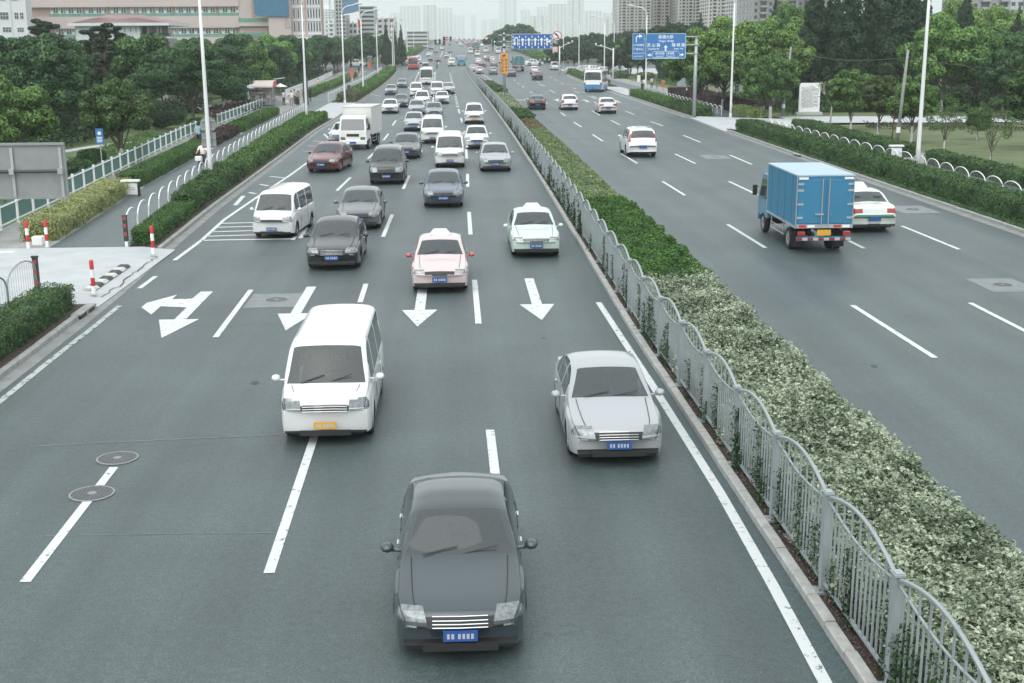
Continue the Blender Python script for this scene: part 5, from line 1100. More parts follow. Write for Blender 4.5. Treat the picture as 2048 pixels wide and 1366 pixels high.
SPECS['van'] = dict(L=4.9, W=1.84, R=.32, wheels=(.80, 3.75), floor=.22, top=[(0, .70), (.03, .86), (.08, .98), (.28, 1.08), (.42, 1.13), (1.02, 1.84), (1.4, 1.94), (4.5, 1.94), (4.72, 1.86), (4.83, 1.16), (4.87, 1.0), (4.9, .6)],
    belt=[(0, .66), (.03, .80), (.08, .93), (.28, 1.04), (.6, 1.1), (4.6, 1.12), (4.83, 1.06), (4.87, .92), (4.9, .56)], plan=[(0, .90), (.1, .95), (.35, .985), (.9, 1), (4.4, 1), (4.9, .95)],
    bow=[(0, .16), (.4, .15), (1.1, .10), (1.8, 0), (4.3, 0), (4.9, -.06)], ws=(.44, 1.01), rs=(4.71, 4.83), side=[(.80, 1.6), (1.75, 3.0), (3.12, 4.35)], tumble=.15,
    marks=[(HL, .012, .12, .58, 1.1, .74, .96), ('grille', .0, .05, 0, .50, .70, .86), (TL, 4.78, 4.89, .80, 1.1, .78, 1.12)], cuts=[.44, 1.01, 4.71, 4.83, .8, 1.6, 1.75, 3.0, 3.12, 4.35], door=(.75, 1.68, 3.06), mirror=(.85, 1.2))
SPECS['bus'] = dict(L=10.2, W=2.46, R=.48, wheels=(1.9, 7.4), floor=.32, top=[(0, .95), (.02, 1.12), (.05, 1.2), (.24, 2.62), (.5, 2.9), (9.8, 2.92), (10.05, 2.7), (10.15, 1.5), (10.2, .9)],
    belt=[(0, .9), (.02, 1.05), (.05, 1.16), (.4, 1.2), (9.9, 1.25), (10.15, 1.2), (10.2, .85)], plan=[(0, .94), (.1, .975), (.35, 1), (9.9, 1), (10.2, .96)],
    bow=[(0, .14), (.5, .12), (1.2, 0), (9.5, 0), (10.2, -.08)], ws=(.05, .26), rs=(10.04, 10.15), side=[(.7, 1.9), (2.05, 3.5), (3.6, 5.05), (5.15, 6.6), (6.7, 8.1), (8.2, 9.6)], tumble=.06,
    marks=[(HL, 0, .03, .62, .9, .9, 1.1), (TL, 10.15, 10.2, .7, 1.1, .8, 1.2)], cuts=[.05, .26, 10.04, 10.15, .7, 1.9, 2.05, 3.5, 3.6, 5.05, 5.15, 6.6, 6.7, 8.1, 8.2, 9.6], door=(), mirror=(.15, 1.9))
PARTMAT = {'body': m_paintcar, 'windscreen': m_glassc, 'rear_window': m_glassc, 'lower_trim': m_dark, 'rear_lower_trim': m_dark, 'grille': m_dark, HL: m_lamp, TL: m_tail, 'fog_lamp': m_lamp}
LIB = {}
def build_spec(key):
    sp = SPECS[key]; V, Fc, info, st = loft(sp); reg = car_regions(sp, V, Fc, info); L, Wd = sp['L'], sp['W'] / 2; parts = []
    for k, fs in reg.items():
        nm = 'side_window' if k.startswith('side_window') else (k[:-1] if k[:-1] in (HL, TL, 'fog_lamp') else k); m = m_glassc if nm == 'side_window' else PARTMAT[nm]
        parts.append((nm, submesh(nm, V, fs, m), (0, 0, 0)))
    def add(nm, mb, m, loc=(0, 0, 0), smooth=False, rec=True):
        o = mb.build(nm, m, smooth=smooth); 
        if rec: fixn(o)
        me = o.data; bpy.data.objects.remove(o); parts.append((nm, me, loc))
    # inside: dashboard, steering wheel, seats
    rows = {'sedan': (1.95, 2.95), 'taxi': (1.9, 2.8), 'hatch': (1.75, 2.75), 'mpv': (1.7, 2.7, 3.7), 'suv': (1.9, 2.9), 'van': (1.3, 2.4, 3.4), 'bus': (1.2, 2.6, 3.6, 4.6, 5.6, 6.6, 7.6, 8.6), 'minibus': (1.2, 2.6, 3.6, 4.6, 5.6)}[key]; big = key in ('bus', 'minibus'); hb = pl(sp['belt'])(rows[0]); sb = (hb - .28) if not big else 1.0
    for i, r_ in enumerate(rows):
        for sx in ((-.38, .38) if not big else (-.85, -.4, .4, .85)):
            if big and i == 0 and sx > -.5: continue
            q = .23 if not big else .2; mb = MB(); y = -L / 2 + r_; mb.box(sx - q, sx + q, y, y + .5, sb - .12, sb + .02); mb.add([(sx - q, y + .48, sb), (sx + q, y + .48, sb), (sx + q * .85, y + .68, hb + .16 if not big else sb + .62), (sx - q * .85, y + .68, hb + .16 if not big else sb + .62), (sx - q, y + .58, sb), (sx + q, y + .58, sb), (sx + q * .85, y + .76, hb + .16 if not big else sb + .62), (sx - q * .85, y + .76, hb + .16 if not big else sb + .62)], [(0, 1, 2, 3), (7, 6, 5, 4), (0, 4, 5, 1), (1, 5, 6, 2), (2, 6, 7, 3), (3, 7, 4, 0)])
            if not big: mb.box(sx - .12, sx + .12, y + .68, y + .76, hb + .18, hb + .34)
            add('seat', mb, m_seat)
    a = sp['ws'][0]; mb = MB(); mb.box(-Wd * .8, Wd * .8, -L / 2 + a + .12, -L / 2 + a + .58, hb - .18, hb - .03); add('dashboard', mb, m_dash)
    mb = MB(); n_ = 14; mb.tube([(-.38 + .17 * math.cos(2 * math.pi * k / n_), -L / 2 + rows[0] - .18 + .06 * math.sin(2 * math.pi * k / n_), hb + .02 + .16 * math.sin(2 * math.pi * k / n_)) for k in range(n_ + 1)], .014, 5, cap=False); add('steering_wheel', mb, m_dash)
    # underside and wheel wells
    mb = MB(); mb.box(-Wd * .80, Wd * .80, -L / 2 + .22, L / 2 - .22, sp['floor'] - .02, .46)
    for w in sp['wheels']: mb.box(-Wd * .84, Wd * .84, -L / 2 + w - sp['R'] - .06, -L / 2 + w + sp['R'] + .1, .461, sp['R'] * 2 + .06)
    add('underbody', mb, m_dark)
    t, h = wheel_mesh(sp['R'], .2)
    o = t.build('tyre', m_rubber, smooth=True); fixn(o); tm = o.data; bpy.data.objects.remove(o); o = h.build('rim', m_alloy); fixn(o); hm = o.data; bpy.data.objects.remove(o)
    bw = pl(sp['bow'])
    for w in sp['wheels']:
        for sx in (-1, 1): parts.append(('wheel', (tm, hm), (sx * (Wd - .125), -L / 2 + w + bw(w) * .9, sp['R']), 0 if sx > 0 else math.pi))
    # skin lookup: height and half width of the skin at a length
    top = pl(sp['top']); belt = pl(sp['belt']); plan = pl(sp['plan'])
    sk = lambda s: (smooth(top, s, .08), smooth(belt, s, .08), Wd * smooth(plan, s, .08))
    if sp['door']:
        for s in sp['door']:                                          # door joints
            mb = MB(); zt, zb, w = sk(s); zl = sp['floor'] + .06
            for sx in (-1, 1):
                for (z0, z1, a, b) in ((zl, zl + .5 * (zb - zl), w * .990, w * 1.003), (zl + .5 * (zb - zl), zb - .01, w * 1.003, w * .965)):
                    y = -L / 2 + s + bw(s)
                    mb.add([(sx * a, y - .006, z0), (sx * (a + .006), y - .006, z0), (sx * (a + .006), y + .006, z0), (sx * a, y + .006, z0), (sx * b, y - .006, z1), (sx * (b + .006), y - .006, z1), (sx * (b + .006), y + .006, z1), (sx * b, y + .006, z1)], [(0, 1, 5, 4), (1, 2, 6, 5), (2, 3, 7, 6)])
            add('door_joint', mb, m_dark)
        for s in sp['door'][1:]:
            for sx in (-1, 1):
                zt, zb, w = sk(s); mb = MB(); mb.box(sx * (w + .012) - .012, sx * (w + .012) + .012, -L / 2 + s - .24, -L / 2 + s - .08, zb - .16, zb - .13); add('door_handle', mb, m_chrome if key == 'sedan' else m_paintcar)
    s, z = sp['mirror']; zt, zb, w = sk(s)
    for sx in (-1, 1):
        mb = MB(); y = -L / 2 + s + .02; ws_ = .10 if key != 'bus' else .12; hh = .075 if key != 'bus' else .22
        prof = [(0, .4), (.35, .85), (.75, 1), (1, .8)]; vs = []
        for u, q in prof:
            for a in range(8):
                t_ = 2 * math.pi * a / 8; vs.append((sx * (w + .03 + ws_ + ws_ * math.cos(t_) * q), y - .09 + .16 * u, z + hh * math.sin(t_) * q))
        mb.add(vs, [(i * 8 + k, i * 8 + (k + 1) % 8, (i + 1) * 8 + (k + 1) % 8, (i + 1) * 8 + k) for i in range(3) for k in range(8)] + [tuple(range(8)), tuple(24 + k for k in range(8))]); mb.box(min(sx * (w - .12), sx * (w + .06)), max(sx * (w - .12), sx * (w + .06)), y - .03, y + .03, z - .05, z - .02); add('mirror', mb, m_paintcar, smooth=True)
    # number plates, bumper strip, wipers, exhaust
    mb = MB(); mb.box(-.22, .22, -L / 2 - .022, -L / 2 + .01, .38, .52); add('number_plate', mb, m_plateb)
    mb = MB(); mb.box(-.205, .205, -L / 2 - .0255, -L / 2 - .021, .395, .505); mb.box(-.20, .20, -L / 2 - .028, -L / 2 - .0252, .40, .50, 0)
    mb = MB()
    for x0 in (-.17, -.115, -.03, .025, .08, .135): mb.box(x0, x0 + .035, -L / 2 - .0235, -L / 2 - .0215, .415, .485)
    add('plate_marks', mb, mat('plate_mark', (.42, .46, .50), .5))
    zr = .55 if key in ('suv', 'van', 'mpv') else .45
    mb = MB(); mb.box(-.22, .22, L / 2 - .005, L / 2 + .02, zr, zr + .14); add('number_plate', mb, m_plateb)
    if key != 'bus':
        a = sp['ws'][0]; zt = sk(a)[0]
        for x0 in (-.45, .10):
            mb = MB(); dzdy = (smooth(top, a + .3, .05) - smooth(top, a, .05)) / .3
            mb.tube([(x0 - .05, -L / 2 + a + .02, zt + .035), (x0 + .42, -L / 2 + a + .10, zt + .04 + dzdy * .12)], .010, 4); add('wiper', mb, m_dark)
        # bonnet joint lines
        mb = MB(); n = 7
        for sx in (-1, 1):
            pts = []
            for i in range(n):
                s = .22 + (sp['ws'][0] - .26) * i / (n - 1); zt, zb, w = sk(s); x = w * (.70 + .06 * i / n); pts.append((sx * x, -L / 2 + s + bw(s) * (x / Wd) ** 2.2, zt + .022))
            mb.tube(pts, .006, 4)
        add('bonnet_joint', mb, m_dark)
        mb = MB(); pts = []; zj = sp['top'][0][1] + .05; sj = float(np.interp(zj, [p[1] for p in sp['top'][:3]], [p[0] for p in sp['top'][:3]])); wj = Wd * plan(sj)
        for k in range(-8, 9):
            xx = k / 8 * wj * .985; pts.append((xx, -L / 2 + sj + bw(sj) * (abs(xx) / Wd) ** 2.2 - .003, zj))
        mb.tube(pts, .006, 4); add('bumper_joint', mb, m_dark)
        # dark intake under the bumper and the chrome grille bars
        mb = MB(); mb.box(-Wd * .55, Wd * .55, -L / 2 - .012, -L / 2 + .02, .24, .35); add('air_intake', mb, m_dark)
        if key in ('sedan', 'suv', 'taxi', 'mpv', 'van'):
            g = next(mm for mm in sp['marks'] if mm[0] == 'grille'); mb = MB()
            for zz in np.linspace(g[5] + .02, g[6], 4):
                ss = float(np.interp(zz, [p[1] for p in sp['top'][:4]], [p[0] for p in sp['top'][:4]])); x = g[4] * Wd * .96
                mb.tube([(-x, -L / 2 + ss + bw(0) * .16 - .012, zz), (-x / 2, -L / 2 + ss - .012 + bw(0) * .04, zz + .012), (0, -L / 2 + ss - .014, zz + .015), (x / 2, -L / 2 + ss - .012 + bw(0) * .04, zz + .012), (x, -L / 2 + ss + bw(0) * .16 - .012, zz)], .009, 5)
            add('grille_bars', mb, m_chrome)
    if key in ('suv',):
        for sx in (-1, 1): mb = MB(); mb.tube([(sx * .58, -L / 2 + 2.2, 1.68), (sx * .58, -L / 2 + 2.3, 1.74), (sx * .58, -L / 2 + 3.8, 1.72), (sx * .58, -L / 2 + 3.9, 1.65)], .016, 6); add('roof_rail', mb, m_alloy)
    mb = MB(); mb.box(-.20, .20, L / 2 - .1, L / 2 + .012, .26, .34); add('rear_trim', mb, m_dark)
    LIB[key] = parts
for k in SPECS: build_spec(k)
LOW = {}
def build_low(key):
    sp = SPECS[key]; V, Fc, info, st = loft(sp, True); reg = car_regions(sp, V, Fc, info); mb = MB(); mats = [m_paintcar, m_glass, m_dark, m_lamp, m_tail, m_rubber]
    idx = {'body': 0, 'windscreen': 1, 'rear_window': 1, 'lower_trim': 2, 'rear_lower_trim': 2, 'grille': 2, HL: 3, TL: 4, 'fog_lamp': 3}
    for k, fs in reg.items():
        nm = 'side_window' if k.startswith('side_window') else (k[:-1] if k[:-1] in (HL, TL, 'fog_lamp') else k); ids = sorted({i for f in fs for i in f}); mp = {v: q for q, v in enumerate(ids)}
        mb.add([V[i] for i in ids], [tuple(mp[i] for i in f) for f in fs], idx.get(nm, 1))
    L, Wd = sp['L'], sp['W'] / 2; mb.box(-Wd * .8, Wd * .8, -L / 2 + .2, L / 2 - .2, sp['floor'] - .02, .75, 2)
    for w in sp['wheels']:
        for sx in (-1, 1): mb.lathe([(sp['R'] * .5, -.1), (sp['R'], -.1), (sp['R'], .1), (sp['R'] * .5, .1)], 12, 5, axis='x', c=(sx * (Wd - .125), -L / 2 + w, sp['R']))
    mb.box(-.28, .28, -L / 2 - .01, -L / 2 + .05, .35, .5, 2); o = mb.build('low_' + key, mats); fixn(o); o.data.polygons.foreach_set('use_smooth', [False] * len(o.data.polygons)); LOW[key] = o.data; bpy.data.objects.remove(o)
for k in ('sedan', 'hatch', 'mpv', 'suv', 'van', 'bus'): build_low(k)
NAMES = {'sedan': 'sedan_car', 'taxi': 'taxi_sedan', 'hatch': 'hatchback_car', 'mpv': 'people_carrier', 'suv': 'off_road_car', 'van': 'minivan', 'bus': 'bus'}
def hash_(s): return sum(ord(c) * (i + 1) for i, c in enumerate(s))
def vehicle(key, x, y, color, label, cat='car', rz=0, s=1.0, group=None, paint2=None, extra=None, plate=None, name=None):
    sp = SPECS[key]; t = thing(name or NAMES[key], label, cat, (x, y, gz(y)), rz, group); t.scale = (s, s, s)
    slope = math.atan2(gz(y + 3) - gz(y - 3), 6)
    if slope: t.rotation_euler = (slope if abs(rz) < 1 else -slope, 0, rz)
    plain = hash_(label) % 3 if name is None else 0
    for p in LIB[key]:
        if p[0] == 'grille_bars' and plain and y > 30: continue
        if p[0] in ('plate_marks', 'wiper', 'bonnet_joint', 'bumper_joint', 'door_joint', 'seat', 'steering_wheel') and y > 140: continue
        if p[0] == 'wheel':
            w = thing('wheel', None, None, p[2], p[3]); w.parent = t; link(p[1][0], 'tyre', w); link(p[1][1], 'rim', w); continue
        me = p[1]
        if p[0] == 'number_plate' and plate: me = me.copy(); me.materials[0] = plate
        o = link(me, p[0], t, p[2]); o.color = (*color, 1)
        if paint2 and p[0] in paint2: o.color = (*paint2[p[0]], 1)
    if extra: extra(t, sp)
    return t
def low_vehicle(key, x, y, color, label, cat='car', rz=0, s=1.0, group=None, name=None):
    o = link(LOW[key], name or NAMES[key], None, (x, y, gz(y)), rz); o.scale = (s, s, s); slope = math.atan2(gz(y + 3) - gz(y - 3), 6)
    o.rotation_euler = (slope if abs(rz) < 1 else -slope, 0, rz); o.color = (*color, 1); return tag(o, label, cat, group)
WHT, SIL, GRY, DGR, BLK, NVY, RED = (.66, .68, .68), (.36, .39, .40), (.22, .24, .25), (.075, .085, .09), (.012, .014, .016), (.05, .075, .11), (.12, .018, .018)
def taxi_sign(t, sp):
    mb = MB(); z = 1.43; mb.add([(-.34, -.12, 0), (.34, -.12, 0), (.34, .12, 0), (-.34, .12, 0), (-.20, -.07, .17), (.20, -.07, .17), (.20, .07, .17), (-.20, .07, .17)], [(0, 1, 2, 3)[::-1], (4, 5, 6, 7), (0, 1, 5, 4), (1, 2, 6, 5), (2, 3, 7, 6), (3, 0, 4, 7)])
    fixn(mb.build('roof_sign', m_signw, t, (0, .25 if abs(t.rotation_euler.z) < 1 else .1, z)))
def taxi_band(t, sp):
    taxi_sign(t, sp); mb = MB(); w = sp['W'] / 2
    for sx in (-1, 1): mb.box(min(sx * (w - .005), sx * (w + .008)), max(sx * (w - .005), sx * (w + .008)), -1.35, 1.95, .60, .70)
    mb.box(-w * .8, w * .8, sp['L'] / 2 - .02, sp['L'] / 2 + .006, .60, .67); mb.build('green_band', mat('taxi_green', (.10, .33, .20), .4), t)
SC = .97
def front(key, px, py, color, label, cat='car', s=SC, **k):          # vehicle coming towards the camera: (px,py) = ground below its front bumper
    x, y = at(px, py); x, y = at(px, py + .25 * F / y); L = SPECS[key]['L'] * s; return vehicle(key, x, y + L / 2, color, label, cat, k.pop('rz', 0), s, k.pop('group', 'cars coming towards the camera'), **k)
def rear(key, px, py, color, label, cat='car', s=1.0, **k):           # vehicle driving away: (px,py) = ground below its rear bumper
    x, y = at(px, py); x, y = at(px, py + .14 * F / y); L = SPECS[key]['L'] * s; return vehicle(key, x, y + L / 2, color, label, cat, math.pi + k.pop('rz', 0), s, k.pop('group', 'cars driving away'), **k)
front('sedan', 922, 1290, (.034, .050, .058), 'large near dark grey sedan with chrome grille and blue plate, nearest to the camera', s=.90)
front('van', 652, 866, WHT, 'big white minivan with yellow plate in the second lane behind the dark sedan', 'van', s=.90, plate=m_platey)
front('sedan', 1238, 908, (.33, .36, .375), 'silver sedan beside the median line, right of the white minivan', s=.93)
front('taxi', 880, 572, (.55, .46, .455), 'pale red taxi with whitish bonnet and roof sign behind the centre arrow', 'taxi', s=.96, paint2={'door_handle': (.4, .06, .06), 'mirror': (.4, .06, .06)}, extra=taxi_sign)
front('taxi', 1073, 503, (.50, .62, .56), 'mint green taxi with roof sign in the lane beside the median railing', 'taxi', s=.97, extra=taxi_sign)
front('sedan', 664, 528, BLK, 'black sedan with white plate area, lowest of the pair left of centre')
front('sedan', 716, 449, (.10, .11, .115), 'dark grey sedan directly behind the black sedan, partly hidden')
front('van', 556, 466, WHT, 'white minivan straddling the hatched marking at the left lane', 'van', s=.86, rz=R(-6))
front('sedan', 887, 406, NVY, 'blue black sedan with broad front in the centre lane behind the red taxi', s=1.0)
front('mpv', 773, 361, BLK, 'black people carrier left of the blue black sedan', 'car', s=1.0)
front('sedan', 812, 311, (.07, .085, .10), 'dark blue grey sedan with blue plate just behind the black people carrier', s=1.0)
front('van', 900, 328, WHT, 'white boxy minivan with door mirrors behind the blue black sedan', 'van', s=.95)
front('sedan', 992, 336, (.30, .33, .34), 'silver sedan with dark lower front closest to the median railing', s=1.0)
front('hatch', 954, 292, (.62, .64, .64), 'light silver hatchback touching the dashed line behind the silver sedan')
front('sedan', 653, 338, RED, 'dark red sedan with pale roof near the left hatched corner', s=1.06, rz=R(-7))
front('sedan', 684, 282, (.55, .58, .58), 'silver car half hidden at the left side of the white lorry', s=1.0, rz=R(-6))
front('mpv', 949, 243, WHT, 'white people carrier with yellow plate alone in the lane beside the railing', s=.98, plate=m_platey)
front('van', 865, 281, (.7, .72, .71), 'white minivan just left of and behind the boxy white minivan', 'van', s=.94)
front('hatch', 827, 257, (.34, .38, .40), 'grey hatchback left of the white minivans')
front('sedan', 868, 231, (.20, .23, .25), 'grey sedan in the queue above the white minivan')
front('sedan', 833, 225, (.32, .37, .40), 'pale blue grey sedan above the grey hatchback')
front('sedan', 779, 223, (.74, .76, .76), 'white sedan at the left of the queue below the grey pair')
front('sedan', 801, 211, DGR, 'dark sedan hidden behind the white sedan on the left of the queue')
front('mpv', 844, 209, (.75, .77, .77), 'white people carrier in the middle of the queue')
front('sedan', 884, 204, (.66, .68, .67), 'white sedan at the right edge of the queue below the coach')
front('sedan', 781, 187, (.24, .27, .29), 'grey sedan at the upper left of the queue')
front('sedan', 803, 173, (.18, .21, .22), 'small dark grey sedan nearest the zebra line on the left')
front('van', 832, 190, (.74, .76, .75), 'white minivan left below the coach', 'van', s=.95)
front('van', 874, 190, WHT, 'white minivan right below the coach', 'van', s=1.0)
front('bus', 853, 167, (.72, .73, .70), 'white coach with large windscreen and beige lower front at the crossing', 'bus', s=.98, group='buses')
x, y = at(826, 139); b = vehicle('bus', x, y + 5, (.45, .055, .05), 'red city bus with dark windscreen behind the crossing', 'bus', 0, 1.0, 'buses')
rear('suv', 1286, 311, (.74, .77, .78), 'white off-road car with tall red rear lamps on the right carriageway', s=1.05)
rear('sedan', 1076, 217, BLK, 'black sedan, leftmost of three cars side by side on the right carriageway', s=1.02)
rear('hatch', 1140, 218, (.70, .72, .73), 'white hatchback, middle of three cars side by side on the right carriageway', s=1.06)
rear('sedan', 1217, 225, WHT, 'white sedan, rightmost of three cars side by side on the right carriageway', s=1.06)
rear('sedan', 1076, 159, BLK, 'black sedan far up the right carriageway with red rear lamps', s=1.1)
rear('taxi', 1748, 459, (.68, .76, .71), 'white and green taxi with roof sign, half hidden behind the blue lorry', 'taxi', s=1.04, extra=taxi_band)
rear('hatch', 1070, 147, (.66, .6, .61), 'pinkish white car just beyond the far black sedan', s=1.05)
rear('sedan', 1024, 152, (.13, .15, .16), 'dark grey car immediately right of the orange sign', s=1.05)
rear('hatch', 987, 148, (.28, .31, .31), 'grey hatchback immediately left of the orange sign', s=1.05)
rear('sedan', 960, 147, (.62, .58, .6), 'pinkish white car beside the end of the median railing', s=1.05)
rear('van', 1110, 139, WHT, 'white minivan waiting near the right hedge tip', 'van', s=.95)
# side-on white car crossing, and others in the junction
x, y = at(1068, 131); vehicle('sedan', x, y, WHT, 'white car seen from the side crossing the junction', 'car', R(90), 1.1, 'cars in the junction')
far = [('van', 812, 130, WHT, 'white box van half hidden left of the red bus', 1.1), ('van', 836, 127, WHT, 'white box van half hidden right of the red bus', 1.1), ('sedan', 860, 122, DGR, 'dark car with white motorcyclist ahead, beyond the crossing', 1), ('sedan', 876, 124, BLK, 'black car directly above the white coach roof', 1),
    ('van', 903, 132, (.6, .62, .6), 'silver van waiting in front of the blue lorry', 1.05), ('sedan', 900, 106, DGR, 'grey car between lane line and traffic light, far left carriageway', 1), ('sedan', 871, 106, DGR, 'dark car beneath the pair of traffic lights', 1), ('sedan', 863, 99, GRY, 'far grey car below the left traffic light', 1), ('van', 854, 88, WHT, 'far white van at the top of the left carriageway', 1.2), ('sedan', 840, 88, SIL, 'far silver car left of the white van at the top', 1.1), ('sedan', 895, 90, SIL, 'far silver car right of the traffic lights', 1.1), ('sedan', 884, 100, WHT, 'far white car between two dark ones', 1), ('hatch', 893, 116, SIL, 'silver hatchback behind the silver van', 1), ('sedan', 851, 131, SIL, 'silver car left of the motorcyclist group', 1.0), ('sedan', 858, 113, WHT, 'white car above the red bus roof', 1)]
for key, px, py, c, lb, s in far:
    x, y = at(px, py); low_vehicle(key, x, y, c, lb, 'van' if key == 'van' else 'car', 0, s, 'distant oncoming traffic')
farR = [('hatch', 957, 128, (.66, .6, .62), 'pinkish car two rows beyond the railing end', 1.05), ('sedan', 965, 134, DGR, 'dark car among the pinkish ones beyond the railing end', 1.05), ('van', 955, 112, WHT, 'small white van four rows beyond the railing end', 1), ('van', 941, 107, WHT, 'white van with round rear window beside the grey lorry', 1.1), ('van', 972, 105, WHT, 'white van below the small traffic light', 1.15), ('van', 996, 107, WHT, 'white van at the right beside the sign post top', 1.15), ('sedan', 975, 122, DGR, 'dark car in the middle of the far right carriageway', 1.1), ('sedan', 988, 133, GRY, 'grey car hidden behind the grey hatchback near the sign', 1.05), ('sedan', 986, 124, WHT, 'white car left of the orange sign top', 1.1), ('van', 1005, 126, WHT, 'white van right behind the orange sign', 1.1), ('sedan', 946, 143, (.5, .45, .46), 'mauve car at the very end of the railing', 1.05)]
for key, px, py, c, lb, s in farR:
    x, y = at(px, py); low_vehicle(key, x, y, c, lb, 'van' if key == 'van' else 'car', math.pi, s, 'distant traffic driving away')
rs = random.Random(21); od = ['first', 'second', 'third', 'fourth', 'fifth', 'sixth', 'seventh']
for r_, D in enumerate((640, 700, 770, 850, 950)):
    for j, X in enumerate((4.5, 8.0, 11.5, 15.0, 18.5)):
        c = rs.choice([WHT, SIL, DGR, GRY, WHT, (.3, .1, .09), (.2, .25, .3)]); low_vehicle(rs.choice(['sedan', 'hatch', 'van', 'sedan']), X - (D - 500) * .012, D + rs.uniform(-12, 12), c, 'tiny hazy car in the %s row of distant traffic, %s from the left' % (od[r_], od[j]), 'car', math.pi, 1.05, 'tiny cars near the vanishing point')
for r_, D in enumerate((690, 800, 930)):
    for j, X in enumerate((-8, -4.5, -1)):
        low_vehicle(rs.choice(['sedan', 'hatch', 'van']), X - (D - 500) * .012, D + rs.uniform(-20, 20), rs.choice([WHT, SIL, DGR]), 'tiny hazy oncoming car in the %s far row, %s from the left' % (od[r_], od[j]), 'car', 0, 1.05, 'tiny cars near the vanishing point')
# parked cars on the far left side street and by the bus stop beyond
for (px, py, c, lb, rz) in ((737, 113, WHT, 'white parked car partly hidden by the far left trees', 1.4), (716, 133, (.7, .72, .7), 'white parked car between two far left lamp posts', 1.2)):
    x, y = at(px, py); low_vehicle('hatch', x, y, c, lb, 'car', rz, 1.2, 'parked cars on the far left')
